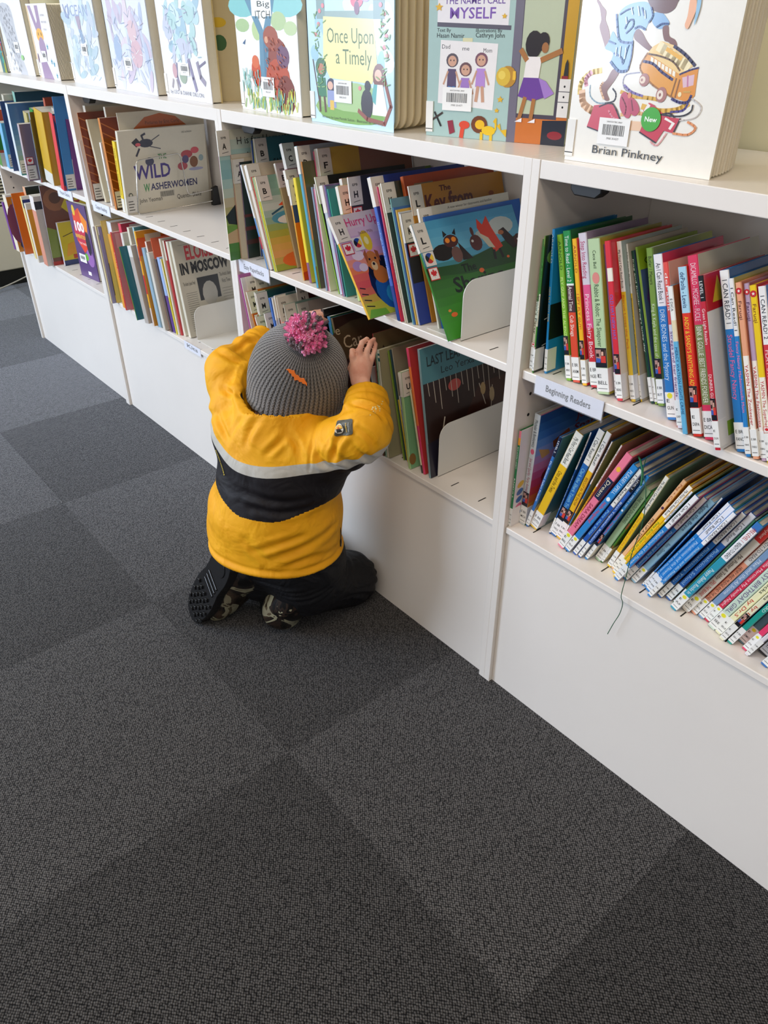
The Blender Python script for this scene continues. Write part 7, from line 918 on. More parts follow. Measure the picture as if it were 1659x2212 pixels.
# ---------------------------------------------------------------- the kneeling child
class Field:
    """signed distance grid; shapes are blended in and a closed surface is drawn at zero"""
    def __init__(s, lo, hi, step):
        s.lo = np.array(lo, float); s.st = step; n = np.ceil((np.array(hi)-s.lo)/step).astype(int)+1; s.n = n
        s.D = np.full(n, 0.2, np.float32)
    def _sub(s, lo, hi):
        a = np.maximum(0, np.floor((np.array(lo)-s.lo)/s.st).astype(int)); b = np.minimum(s.n, np.ceil((np.array(hi)-s.lo)/s.st).astype(int)+1)
        if (b <= a).any(): return None, None
        g = np.meshgrid(*[(s.lo[i]+s.st*np.arange(a[i], b[i])) for i in range(3)], indexing='ij')
        return tuple(slice(a[i], b[i]) for i in range(3)), np.stack(g, -1).astype(np.float32)
    def _mix(s, sl, d, k, sub=False):
        D = s.D[sl]
        if sub:
            d = -d; h = np.clip(.5-.5*(D-d)/max(k, 1e-6), 0, 1); s.D[sl] = np.where(k > 0, D*(1-h)+d*h+k*h*(1-h), np.maximum(D, d)); return
        if k > 0:
            h = np.clip(.5+.5*(D-d)/k, 0, 1); s.D[sl] = D*(1-h)+d*h-k*h*(1-h)
        else: s.D[sl] = np.minimum(D, d)
    def cone(s, a, b, ra, rb, k=.02, sub=False, flat=None):
        a, b = np.array(a, np.float32), np.array(b, np.float32); m = max(ra, rb)+k+s.st*3+(0.02 if flat is None else .05)
        sl, P = s._sub(np.minimum(a, b)-m, np.maximum(a, b)+m)
        if sl is None: return
        if flat is not None:    # squash across direction flat=(unit, factor)
            u, f = np.array(flat[0], np.float32), flat[1]; q = (P-a)@u; P = P+(q*(1/f-1))[..., None]*u
            qb = (b-a)@u; b = b+u*qb*(1/f-1)
        ab = b-a; L2 = max(ab@ab, 1e-9); t = np.clip(((P-a)@ab)/L2, 0, 1)
        d = np.linalg.norm(P-a-t[..., None]*ab, axis=-1)-(ra+(rb-ra)*t)
        s._mix(sl, d, k, sub)
    def ell(s, c, r, R=None, k=.02, sub=False):
        c, r = np.array(c, np.float32), np.array(r, np.float32); m = r.max()+k+s.st*3+.01
        sl, P = s._sub(c-m, c+m)
        if sl is None: return
        P = P-c
        if R is not None: P = P@np.array(R, np.float32).T
        q = P/r; l = np.linalg.norm(q, axis=-1); g = np.linalg.norm(P/(r*r), axis=-1)
        s._mix(sl, np.where(g > 1e-6, l*(l-1)/np.maximum(g, 1e-6), -r.min()), k, sub)
    def cut(s, p, n_, c=None, r=1.0):
        """keep the side opposite to n_, only within r of c"""
        c = np.array(p if c is None else c, np.float32); sl, P = s._sub(c-r, c+r)
        d = (P-np.array(p, np.float32))@np.array(n_, np.float32); m = np.linalg.norm(P-c, axis=-1) < r
        s.D[sl] = np.where(m, np.maximum(s.D[sl], d), s.D[sl])
    def mesh(s):
        D = s.D; I = D < 0; n = D.shape
        c = [I[i:n[0]-1+i, j:n[1]-1+j, k:n[2]-1+k] for i in (0, 1) for j in (0, 1) for k in (0, 1)]
        cnt = sum(x.astype(np.int8) for x in c); act = (cnt > 0) & (cnt < 8)
        idx = np.full(act.shape, -1, np.int64); A = np.argwhere(act); idx[act] = np.arange(len(A))
        V = np.zeros((len(A), 3)); W = np.zeros(len(A))
        for ax in range(3):
            for p in (0, 1):
                for q in (0, 1):
                    o0 = [0, 0, 0]; ot = [i for i in range(3) if i != ax]; o0[ot[0]] = p; o0[ot[1]] = q; o1 = list(o0); o1[ax] = 1
                    d0 = D[tuple((A+o0).T)]; d1 = D[tuple((A+o1).T)]; m = (d0 < 0) != (d1 < 0)
                    t = np.where(m, d0/np.where(m, d0-d1, 1), 0); P = A+np.array(o0, float); P[:, ax] += t
                    V += P*m[:, None]; W += m
        V = V/W[:, None]*s.st+s.lo; F = []
        for ax in range(3):
            ot = [i for i in range(3) if i != ax]
            a0 = [slice(None)]*3; a1 = [slice(None)]*3; a0[ax] = slice(0, -1); a1[ax] = slice(1, None)
            for o in ot: a0[o] = slice(1, -1); a1[o] = slice(1, -1)
            e = I[tuple(a0)] != I[tuple(a1)]; E_ = np.argwhere(e); off = np.zeros(3, int)
            for o in ot: off[o] = 1
            E_ = E_+off; ins = I[tuple(E_.T)]
            def cell(d1, d2):
                q = E_.copy(); q[:, ot[0]] -= d1; q[:, ot[1]] -= d2; return idx[tuple(q.T)]
            Q = np.stack([cell(1, 1), cell(0, 1), cell(0, 0), cell(1, 0)], 1)
            flip = ins if ax != 1 else ~ins
            Q[~flip] = Q[~flip][:, ::-1]; F.append(Q)
        return V, np.concatenate(F)
def relax(V, F, it=2, lam=.5):
    E_ = np.concatenate([F[:, [0, 1]], F[:, [1, 2]], F[:, [2, 3]], F[:, [3, 0]]]); E_ = np.concatenate([E_, E_[:, ::-1]])
    for _ in range(it):
        S = np.zeros_like(V); c = np.bincount(E_[:, 0], minlength=len(V))
        for i in range(3): S[:, i] = np.bincount(E_[:, 0], weights=V[E_[:, 1], i], minlength=len(V))
        V = V+lam*(S/np.maximum(c, 1)[:, None]-V)
    return V
def vnorm(V, F):
    n = np.cross(V[F[:, 2]]-V[F[:, 0]], V[F[:, 3]]-V[F[:, 1]]); N_ = np.zeros_like(V)
    for j in range(4):
        for i in range(3): N_[:, i] += np.bincount(F[:, j], weights=n[:, i], minlength=len(V))
    return N_/np.maximum(np.linalg.norm(N_, axis=1), 1e-12)[:, None]
def field_obj(name, V, F, mat, parent, attrs=None):
    me = bpy.data.meshes.new(name); me.from_pydata(V.tolist(), [], F.tolist())
    me.polygons.foreach_set('use_smooth', [True]*len(F)); me.materials.append(mat)
    for k, v in (attrs or {}).items():
        a = me.attributes.new(k, 'FLOAT', 'POINT'); a.data.foreach_set('value', v.astype(np.float32))
    me.update(); o = bpy.data.objects.new(name, me); COL.objects.link(o); o.parent = parent; return o

LAT = np.array([.917, .398, 0]); FWD = np.array([-.398, .917, 0]); UPV = np.array([0, 0, 1.0])
CH = np.array([-.43, -.215, 0])          # a point on the floor under the seat
def P3(l, f, z): return CH+LAT*l+FWD*f+UPV*z
KID = empty('person', tuple(CH)); INV = -CH
tag(KID, 'child in yellow and black winter jacket and grey knitted hat kneeling at the shelf', 'person')
def fin(V): return V-CH
HEAD = np.array([-.409, -.151, .618])
SHL, SHR = np.array([-.492, -.250, .492]), np.array([-.300, -.168, .492])
ELL, ELR = np.array([-.574, -.215, .588]), np.array([-.206, -.142, .562])
WRL, WRR = np.array([-.605, -.100, .614]), np.array([-.270, -.088, .597])
HIP = P3(.0, .0, .17)
KNR, KNL = np.array([-.385, -.062, .062]), np.array([-.60, -.085, .062])
ANR, ANL = np.array([-.425, -.215, .066]), np.array([-.555, -.270, .075])

SEAM0, SEAM1, SEAM2, SEAM3, SEAM4 = .459, 2.6, .0, .362, .5
# ---- materials
def cloth(name, col, rough=.65, folds=1.0, scale=22.0, weave=900.0):
    m, nt, b = newmat(name, rough, col, .3)
    tc = N(nt, 'ShaderNodeTexCoord'); n = N(nt, 'ShaderNodeTexNoise', i_Scale=scale, i_Detail=3.0, i_Distortion=.6); L(nt, tc.outputs['Object'], n.inputs['Vector'])
    n2 = N(nt, 'ShaderNodeTexNoise', i_Scale=weave, i_Detail=1.0); L(nt, tc.outputs['Object'], n2.inputs['Vector'])
    mu = N(nt, 'ShaderNodeMath', operation='MULTIPLY_ADD'); mu.inputs[1].default_value = .03; L(nt, n2.outputs[0], mu.inputs[0]); L(nt, n.outputs[0], mu.inputs[2])
    bump(nt, b, mu.outputs[0], .45*folds, .02)
    return m, nt, b
# jacket shell: colour blocks follow two seam coordinates carried by the mesh
M_JACKET, nt, b = cloth('jacket_shell', 'e8a60c', .62, 1.3, 13.0)
a1 = N(nt, 'ShaderNodeAttribute', attribute_name='seam'); a2 = N(nt, 'ShaderNodeAttribute', attribute_name='sleeve')
nz = N(nt, 'ShaderNodeTexNoise', i_Scale=12.0); tcj = N(nt, 'ShaderNodeTexCoord'); L(nt, tcj.outputs['Object'], nz.inputs['Vector'])
yc = ramp(nt, [(.3, hx('e29c06')), (.7, hx('efae14'))]); L(nt, nz.outputs[0], yc.inputs[0])
Y = (0, 0, 0)
band = ramp(nt, [(0, (0, 0, 0)), (.30, (1, 1, 1)), (.5, (.5, .5, .5)), (.56, (0, 0, 0))], 'CONSTANT')
L(nt, a1.outputs['Fac'], band.inputs[0])
dk = ramp(nt, [(0, (0, 0, 0)), (.9, (1, 1, 1))], 'CONSTANT'); L(nt, band.outputs[0], dk.inputs[0])
gy = ramp(nt, [(0, (0, 0, 0)), (.3, (1, 1, 1)), (.8, (0, 0, 0))], 'CONSTANT'); L(nt, band.outputs[0], gy.inputs[0])
m1 = N(nt, 'ShaderNodeMix', data_type='RGBA'); L(nt, dk.outputs[0], m1.inputs[0]); L(nt, yc.outputs[0], m1.inputs[6]); m1.inputs[7].default_value = (*hx('151115'), 1)
m2 = N(nt, 'ShaderNodeMix', data_type='RGBA'); L(nt, gy.outputs[0], m2.inputs[0]); L(nt, m1.outputs[2], m2.inputs[6]); m2.inputs[7].default_value = (*hx('bcb9b0'), 1)
L(nt, m2.outputs[2], b.inputs['Base Color'])
M_LINING, _, _ = cloth('jacket_lining', '1a1418', .8)
M_TROUSER, _, _ = cloth('trouser_cloth', '0e0e12', .6, .9, 26.0)
M_SKIN, nt, b = newmat('skin', .5, 'dfa78f', .4)
b.inputs['Subsurface Weight'].default_value = .25; b.inputs['Subsurface Radius'].default_value = (.012, .005, .003); b.inputs['Subsurface Scale'].default_value = .5
tc = N(nt, 'ShaderNodeTexCoord'); n = N(nt, 'ShaderNodeTexNoise', i_Scale=45.0, i_Detail=4.0); L(nt, tc.outputs['Object'], n.inputs['Vector'])
r = ramp(nt, [(.3, hx('d2937c')), (.7, hx('e6b6a0'))]); L(nt, n.outputs[0], r.inputs[0]); L(nt, r.outputs[0], b.inputs['Base Color'])
n2 = N(nt, 'ShaderNodeTexVoronoi', i_Scale=700.0); L(nt, tc.outputs['Object'], n2.inputs['Vector']); bump(nt, b, n2.outputs[0], .08, .0006)

# ---- body: one continuous surface (head, neck, trunk, arms, hands, legs, feet)
B = Field((-.72, -.40, 0.0), (-.10, .04, .76), .0030)
B.ell(HEAD+UPV*(.006), (.074, .088, .088), [LAT, FWD, UPV], 0)
FD = FWD*.94-UPV*.34; FD = FD/np.linalg.norm(FD); FU = np.cross(LAT, FD)      # face looks ahead and down
def face(l, f, u): return HEAD+LAT*l+FD*f+FU*u
B.ell(face(0, .030, -.036), (.058, .058, .050), [LAT, FD, FU], .03)           # jaw
for sgn in (-1, 1): B.ell(face(sgn*.034, .062, -.028), (.024, .022, .024), [LAT, FD, FU], .015)     # cheeks
B.cone(face(0, .082, .002), face(0, .096, -.020), .006, .0095, .008)          # nose
for sgn in (-1, 1):
    B.ell(face(sgn*.030, .087, .004), (.017, .010, .010), [LAT, FD, FU], .006, True)   # eye hollow
    B.ell(face(sgn*.030, .074, .004), (.0115, .0115, .0115), None, .002)               # eyeball
    B.ell(face(sgn*.075, -.004, -.012), (.008, .016, .024), [LAT, FD, FU], .006)       # ear
B.cone(face(-.016, .083, -.045), face(.016, .083, -.045), .0062, .0062, .004); B.cone(face(-.014, .090, -.0415), face(.014, .090, -.0415), .0012, .0012, .002, True)
NK = (SHL+SHR)/2+UPV*.03
B.cone(NK, HEAD-UPV*.05-FWD*.01, .036, .036, .02)
B.cone(SHL+LAT*.03-UPV*.02, SHR-LAT*.03-UPV*.02, .040, .040, .03)
B.cone((SHL+SHR)/2, HIP+UPV*.03, .078, .078, .03, flat=(FWD, .75)); B.cone(HIP-LAT*.04, HIP+LAT*.04, .062, .062, .03)
for S_, E_, W_ in ((SHL, ELL, WRL), (SHR, ELR, WRR)):
    B.cone(S_, E_, .034, .027, .015); B.cone(E_, W_, .027, .0175, .012)
for sg, K_, A_ in ((-1, KNL, ANL), (1, KNR, ANR)):
    hp = HIP+LAT*.05*sg-UPV*.03; B.cone(hp, K_, .050, .036, .02); B.cone(K_, A_+FWD*.04, .034, .022, .015)
# right hand: palm pressed to the book fronts, fingers up and curled over the spines
def hand(W_, Q, k=.0045):
    """Q: dict of joint chains in world coordinates, palm = list of (centre, radius)"""
    pc = Q['palm']
    B.cone(W_, pc[0][0], .0165, pc[0][1], .008, flat=(Q['n'], .72))
    for (c0, r0), (c1, r1) in zip(pc[:-1], pc[1:]): B.cone(c0, c1, r0, r1, .006, flat=(Q['n'], .62))
    for ch in Q['fingers']:
        for (p0, r0), (p1, r1) in zip(ch[:-1], ch[1:]): B.cone(p0, p1, r0, r1, .0022)
V_ = lambda *a: np.array(a, float)

hand(WRR+V_(-.004, .004, .0), dict(n=V_(.62, -.70, .36)/np.linalg.norm(V_(.62, -.70, .36)),
    palm=[(V_(-.2905, -.0795, .6020), .0165), (V_(-.3076, -.0744, .6134), .018), (V_(-.3140, -.0690, .6287), .0215), (V_(-.3160, -.0635, .6400), .0205)], fingers=[
    [(V_(-.3264, -.0762, .6400), .0066), (V_(-.3291, -.0759, .6582), .0063), (V_(-.3367, -.0698, .6650), .0058), (V_(-.3451, -.0578, .6556), .0052)],
    [(V_(-.3192, -.0667, .6440), .0064), (V_(-.3246, -.0619, .6676), .0061), (V_(-.3328, -.0482, .6779), .0056), (V_(-.3393, -.0302, .6794), .0050)],
    [(V_(-.3128, -.0568, .6410), .0062), (V_(-.3166, -.0486, .6656), .0059), (V_(-.3242, -.0341, .6760), .0053), (V_(-.3316, -.0187, .6778), .0047)],
    [(V_(-.3074, -.0507, .6340), .0057), (V_(-.3084, -.0414, .6538), .0053), (V_(-.3143, -.0318, .6630), .0048), (V_(-.3239, -.0203, .6709), .0043)],
    [(V_(-.3234, -.0780, .6229), .0070), (V_(-.3370, -.0754, .6287), .0062), (V_(-.3461, -.0659, .6341), .0055)]]))
LW = WRL
hand(LW, dict(n=V_(-.2, -.9, .35)/np.linalg.norm(V_(-.2, -.9, .35)),
    palm=[(V_(-.596, -.080, .622), .0165), (V_(-.585, -.055, .634), .018), (V_(-.575, -.035, .642), .0215), (V_(-.568, -.024, .646), .0205)], fingers=[
    [(V_(-.560, -.030, .650), .0064), (V_(-.548, -.012, .658), .0061), (V_(-.541, .004, .659), .0056), (V_(-.538, .016, .653), .0050)],
    [(V_(-.566, -.020, .655), .0064), (V_(-.555, -.001, .666), .0061), (V_(-.548, .014, .667), .0056), (V_(-.544, .027, .660), .0050)],
    [(V_(-.574, -.016, .656), .0062), (V_(-.565, .003, .668), .0059), (V_(-.559, .018, .669), .0053), (V_(-.556, .030, .662), .0047)],
    [(V_(-.582, -.018, .654), .0057), (V_(-.576, -.001, .664), .0053), (V_(-.572, .011, .665), .0048), (V_(-.570, .021, .659), .0043)],
    [(V_(-.572, -.048, .634), .0070), (V_(-.558, -.040, .632), .0062), (V_(-.548, -.028, .636), .0055)]]))
V, F = B.mesh(); V = relax(V, F, 1, .4); field_obj('body', fin(V), F, M_SKIN, KID)
del B

# ---- knitted hat
CROWN = np.array([.50, -.14, .78]); CROWN /= np.linalg.norm(CROWN)
cx_ = np.cross([0, 1, 0], CROWN); cx_ /= np.linalg.norm(cx_); cy_ = np.cross(CROWN, cx_); RH = np.stack([cx_, cy_, CROWN])   # rows
H_ = Field((-.13, -.13, -.11), (.13, .13, .13), .0030)
H_.ell((0, 0, 0), (.099, .099, .104), None, 0)
H_.cone((0, 0, -.045), (0, 0, -.062), .094, .090, .012)
DN = RH@np.array([-.22, -.10, -1.0]); DN /= np.linalg.norm(DN); H_.cone(DN*.03, DN*.062, .094, .092, .02); H_.cut(DN*.070, DN)
H_.ell((0, 0, -.01), (.089, .089, .098), None, 0, True); H_.cone(DN*.045, DN*.12, .0865, .0885, 0, True)
V, F = H_.mesh(); V = relax(V, F, 2, .5)
dz = V@DN; rim = np.exp(-((dz-.062)/.009)**2); rr_ = np.maximum(np.linalg.norm(V[:, :2], axis=1), 1e-4); out_ = (np.linalg.norm(V-np.outer(dz, DN), axis=1) > .0895)
V[:, :2] += (V[:, :2]/rr_[:, None])*(rim*.0035*out_)[:, None]
an = np.arctan2(V[:, 1], V[:, 0]); V[:, 2] += np.where(dz > .05, .0022*np.sin(an*9+1)+.0015*np.sin(an*23), 0)
M_KNIT, nt, b = newmat('grey_knit', .95, '6f6d6b', .15)
b.inputs['Sheen Weight'].default_value = .5; b.inputs['Sheen Roughness'].default_value = .5
tc = N(nt, 'ShaderNodeTexCoord'); sp = N(nt, 'ShaderNodeSeparateXYZ'); L(nt, tc.outputs['Object'], sp.inputs[0])
def MT(op, a, b2=None, c=None):
    n = N(nt, 'ShaderNodeMath', operation=op)
    for i, v in enumerate((a, b2, c)):
        if v is None: continue
        if isinstance(v, (int, float)): n.inputs[i].default_value = v
        else: L(nt, v, n.inputs[i])
    return n.outputs[0]
th = MT('ARCTAN2', sp.outputs[1], sp.outputs[0])
wob = N(nt, 'ShaderNodeTexNoise', i_Scale=14.0); L(nt, tc.outputs['Object'], wob.inputs['Vector'])
thn = MT('MULTIPLY', MT('ADD', th, MT('MULTIPLY', wob.outputs[0], .13)), 66/(2*math.pi))
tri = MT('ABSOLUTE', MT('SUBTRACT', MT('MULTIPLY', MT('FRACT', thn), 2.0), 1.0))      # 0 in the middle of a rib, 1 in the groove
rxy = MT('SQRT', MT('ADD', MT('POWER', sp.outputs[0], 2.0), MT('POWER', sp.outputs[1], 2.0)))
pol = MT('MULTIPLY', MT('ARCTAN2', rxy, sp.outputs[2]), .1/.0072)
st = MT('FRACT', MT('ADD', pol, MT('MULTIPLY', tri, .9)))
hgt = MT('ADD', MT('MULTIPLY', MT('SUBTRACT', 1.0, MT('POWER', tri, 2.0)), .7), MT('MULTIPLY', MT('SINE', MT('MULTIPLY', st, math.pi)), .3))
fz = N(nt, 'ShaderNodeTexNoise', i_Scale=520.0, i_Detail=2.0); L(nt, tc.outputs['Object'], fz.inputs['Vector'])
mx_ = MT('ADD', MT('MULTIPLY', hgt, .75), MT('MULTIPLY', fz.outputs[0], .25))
r = ramp(nt, [(.25, hx('191818')), (.5, hx('464443')), (.85, hx('7d7a78'))]); L(nt, mx_, r.inputs[0]); L(nt, r.outputs[0], b.inputs['Base Color'])  # shade in the grooves between ribs is put into the colour
bump(nt, b, mx_, .9, .0035)
hat = field_obj('hat', V, F, M_KNIT, KID)
MR = Matrix([list(RH[0]), list(RH[1]), list(RH[2])]).transposed().to_4x4(); MR.translation = Vector(HEAD-CH); hat.matrix_local = MR
# pompom of yarn ends, fixed to the crown
rnd = random.Random(5); q = MB(); NP = 760
blobs = [(Vector((rnd.gauss(0, 1), rnd.gauss(0, 1), rnd.gauss(0, 1))).normalized(), rnd.choice(['f07cb0', 'fba0cb', 'ec6ba4', 'f58ab8', '7a6a72', '66585f', 'f590bd', '7a6870'])) for _ in range(34)]
for i in range(NP):
    z = 1-2*(i+.5)/NP; r_ = math.sqrt(1-z*z); ph = i*2.399963
    d = Vector((r_*math.cos(ph), r_*math.sin(ph), z)); d = (d+Vector((rnd.gauss(0, .07), rnd.gauss(0, .07), rnd.gauss(0, .07)))).normalized()
    if d.z < -.82: continue
    col = max(blobs, key=lambda bq: bq[0].dot(d)+rnd.uniform(-.12, .12))[1]
    R_ = .0355*rnd.uniform(.88, 1.06); side = d.orthogonal().normalized(); bend = Vector((rnd.gauss(0, .002), rnd.gauss(0, .002), rnd.gauss(0, .002)))
    q.tube([d*.010, d*(R_*.6)+bend, d*R_*.93+bend*1.6, d*R_+bend*2], [.0014, .0026, .0036, .0024], col, 6)
M_YARN = printed('pompom_yarn', 1.0, 0, .12)
nt = M_YARN.node_tree; b = nt.nodes['Principled BSDF']; b.inputs['Specular IOR Level'].default_value = .02; b.inputs['Sheen Weight'].default_value = .3
pom = q.build('pompom', M_YARN, hat, smooth=True); pom.location = (.0, .0, .125); pom['label'] = 'pink and dark grey yarn pompom'
# orange bat clip
def bat():
    R0 = [(0, .55), (.06, .75), (.12, .5), (.3, .62), (.45, .95), (.62, .7), (.85, .55), (1.0, .05), (.82, .2), (.62, -.05), (.5, .1), (.34, -.2), (.2, -.05), (.08, -.3), (0, -.55)]
    return R0+[(-x, y) for x, y in reversed(R0[1:-1])]
cd_ = Vector(np.array([-.325, -.212, .650])-HEAD); cn = cd_.normalized(); cp = cn*.1030
q = MB(); q.prism([(x*.0250, y*.0100) for x, y in bat()], -.001, .0022, 'z', 'e8741c')
clip = q.build('bat_clip', M_LAM, KID, bevel=.0004); clip['label'] = 'small orange bat shaped clip'
xa = Vector((.62, .50, -.62)); xa = (xa-cn*xa.dot(cn)).normalized(); ya = cn.cross(xa)
m = Matrix((xa, ya, cn)).transposed().to_4x4(); m.translation = Vector(HEAD-CH)+cp; clip.matrix_local = m

# ---- trousers
T = Field((-.74, -.42, 0.0), (-.22, .03, .36), .0040)
T.cone(HIP-LAT*.055+UPV*.03, HIP+LAT*.055+UPV*.03, .098, .098, .03)
for sg, K_, A_ in ((-1, KNL, ANL), (1, KNR, ANR)):
    hp = HIP+LAT*.06*sg-UPV*.045; T.cone(hp, K_+UPV*.012, .076, .062, .03); T.cone(K_, A_+FWD*.02, .064, .060, .02)
T.cut((0, 0, .001), (0, 0, -1.0), (-.45, -.2, .15), .9)
V, F = T.mesh(); Nn = vnorm(V, F)
ph = (V@FWD)*150+(V@LAT)*26*np.sin(V[:, 2]*40)
V += Nn*(.0022*np.sin(ph)*np.abs(np.sin(V[:, 2]*31+V[:, 0]*20)))[:, None]; V[:, 2] = np.maximum(V[:, 2], .0008)
V = relax(V, F, 1, .4); field_obj('trousers', fin(V), F, M_TROUSER, KID)

# ---- boots
M_CAMO, nt, b = newmat('camouflage_rubber', .16, None, .6)
tc = N(nt, 'ShaderNodeTexCoord'); n = N(nt, 'ShaderNodeTexNoise', i_Scale=17.0, i_Detail=2.5, i_Distortion=1.6); L(nt, tc.outputs['Object'], n.inputs['Vector'])
r = ramp(nt, [(0, hx('0b0a09')), (.40, hx('2c211a')), (.46, hx('0d0c0b')), (.50, hx('9a957a')), (.60, hx('574d3a')), (.65, hx('100e0c'))], 'CONSTANT'); L(nt, n.outputs[0], r.inputs[0])
dn = N(nt, 'ShaderNodeTexNoise', i_Scale=9.0, i_Detail=6.0); L(nt, tc.outputs['Object'], dn.inputs['Vector']); dr = ramp(nt, [(.56, (0, 0, 0)), (.68, (.75, .75, .75))]); L(nt, dn.outputs[0], dr.inputs[0])
mxx = N(nt, 'ShaderNodeMix', data_type='RGBA'); L(nt, dr.outputs[0], mxx.inputs[0]); L(nt, r.outputs[0], mxx.inputs[6]); mxx.inputs[7].default_value = (*hx('5c4836'), 1); L(nt, mxx.outputs[2], b.inputs['Base Color'])
rg = N(nt, 'ShaderNodeMapRange', i_3=.14, i_4=.7); L(nt, dr.outputs[0], rg.inputs[0]); L(nt, rg.outputs[0], b.inputs['Roughness'])
M_SOLE, nt, b = newmat('black_rubber_sole', .25, '0c0c0d', .6)
def boot(X, Z, heel, label, shaft, sc=1.18, sh=.06):
    X = np.array(X, float); Z = np.array(Z, float); X /= np.linalg.norm(X); Z -= X*(Z@X); Z /= np.linalg.norm(Z); Yv = np.cross(Z, X)
    R_ = np.stack([X, Yv, Z]); sl = R_@(np.array(shaft)/np.linalg.norm(shaft)); hp_ = np.array([-.032, 0, .050])
    g = Field((-.19, -.12, -.06), (.16, .12, .18), .0035)
    g.cone((-.030, 0, .034), (.075, 0, .032), .037, .038, .02); g.ell((.100, .003, .030), (.038, .040, .031), None, .015)
    g.ell((-.035, 0, .036), (.038, .036, .040), None, .01); g.cone(hp_, hp_+sl*sh, .041, .044, .02); g.cone(hp_+np.array([.02, 0, .0]), hp_+sl*(sh-.01), .036, .042, .02)
    g.cone((-.01, 0, .085), (.07, 0, .055), .030, .030, .02)
    g.cut((0, 0, .002), (0, 0, -1.0), (.04, 0, 0), .085); g.cut(hp_+sl*sh, sl, hp_+sl*sh, .065)
    V, F = g.mesh(); V = relax(V, F, 2, .5)
    o = field_obj('boot', V, F, M_CAMO, KID); o['label'] = label
    m = Matrix([list(X), list(Yv), list(Z)]).transposed().to_4x4(); m.translation = Vector(np.array(heel)-CH); m = m@Matrix.Scale(sc, 4); o.matrix_local = m
    pts = []
    for i in range(36):
        a = 2*math.pi*i/36; cx2, sx2 = math.cos(a), math.sin(a)
        xx = .034+.110*cx2; wd = .040*(1-.18*math.exp(-((xx-.01)/.03)**2)); pts.append((xx, wd*np.sign(sx2)*abs(sx2)**.62+.002))
    q = MB(); q.prism(pts, -.007, .010, 'z', '0c0c0d')
    for i in range(7):
        for j in range(-2, 3):
            x_, y_ = .055+.0135*i, j*.0145+(.006 if i % 2 else 0)
            if abs(y_) < .034 and x_ < .136: q.prism([(x_-.005, y_), (x_, y_-.0055), (x_+.005, y_), (x_, y_+.0055)], -.0105, -.006, 'z', '0c0c0d')
    q.prism([(-.035+.018*math.cos(2*math.pi*i/24), .018*math.sin(2*math.pi*i/24)) for i in range(24)], -.0085, -.006, 'z', '1c1c1e')
    for i in range(3): q.prism([(.004+.012*i, -.022), (.009+.012*i, -.022), (.009+.012*i, .022), (.004+.012*i, .022)], -.009, -.006, 'z', '0c0c0d')
    s_ = q.build('sole', M_SOLE, o, bevel=.001); s_['label'] = 'black treaded sole'
    return o
boot((-.50, -.20, -.84), (.10, .95, -.20), (-.492, -.352, .150), 'camouflage patterned rubber boot standing on its toe', (-.15, .85, -.35), 1.24)
boot((-.06, -.46, -.88), (.80, -.25, .12), (-.428, -.182, .158), 'camouflage patterned rubber boot seen from its side under the seat', (.30, .90, -.30), 1.2, .022)

# ---- jacket
J = Field((-.72, -.42, .10), (-.10, .03, .67), .0027)
J.cone((SHL+SHR)/2-UPV*.055-LAT*.008, P3(-.004, -.012, .22), .136, .146, .03, flat=(FWD, .80))
J.cone(P3(-.004, -.02, .29), P3(-.002, -.015, .22), .147, .152, .03, flat=(FWD, .84))
J.cone(SHL+LAT*.02-UPV*.012, SHR-LAT*.02-UPV*.012, .064, .064, .035)
C0, C1 = np.array([-.404, -.205, .500]), np.array([-.432, -.175, .588])
J.cone(C0, C1, .098, .0985, .014); NC = np.array([.20, -.24, .92]); NC /= np.linalg.norm(NC); J.cut(C1+NC*.012, NC, C1, .112)
J.cone(C0+(C1-C0)*.35, C1+(C1-C0)*.8, .080, .0935, 0, True)
for S_, E_, W_ in ((SHL, ELL, WRL), (SHR, ELR, WRR)):
    dr_ = (W_-E_)/np.linalg.norm(W_-E_)
    J.cone(S_-UPV*.004, E_, .059, .050, .025); J.cone(E_, W_+dr_*.012, .050, .0405, .010)
    J.cut(W_, dr_, W_, .062); J.cone(W_-dr_*.03, W_+dr_*.03, .031, .0335, 0, True)
ZH = .232
J.cut(P3(0, 0, ZH), (0, 0, -1.0), P3(0, 0, ZH), .26)
V, F = J.mesh(); Nn = vnorm(V, F)
l_ = (V-CH)@LAT; f_ = (V-CH)@FWD; z_ = V[:, 2].copy()
def seg(V, a, b2):
    ab = b2-a; t = np.clip(((V-a)@ab)/(ab@ab), 0, 1); return t, np.linalg.norm(V-a-t[:, None]*ab, axis=1)
sleeve = np.zeros(len(V)); disp = np.zeros(len(V))
for S_, E_, W_ in ((SHL, ELL, WRL), (SHR, ELR, WRR)):
    t1, d1 = seg(V, S_, E_); t2, d2 = seg(V, E_, W_)
    w1 = np.exp(-(np.maximum(d1-.06, 0)/.02)**2)*np.clip(t1*3, 0, 1); w2 = np.exp(-(np.maximum(d2-.052, 0)/.012)**2)
    sleeve = np.maximum(sleeve, np.maximum(w1, w2))
    disp += w1*.0030*np.sin(t1*17+np.sin(z_*60)*1.3)*(1-.4*t1)+w2*.0030*np.sin(t2*17+l_*40+1.5*np.sin(f_*50))*np.exp(-((t2-.25)/.4)**2)
    disp += w2*.0018*np.exp(-((t2-.80)/.035)**2)-w2*.0022*np.exp(-((t2-.72)/.03)**2)     # stitched cuff edge
body_w = 1-sleeve
disp += body_w*(.0040*np.sin(f_*10+l_*22+z_*38+2.0*np.sin(l_*14+z_*9))*np.exp(-((z_-.24)/.08)**2)+.0035*np.sin(z_*70+l_*26)*np.exp(-((z_-.40)/.07)**2)*np.abs(np.sin(l_*9)))
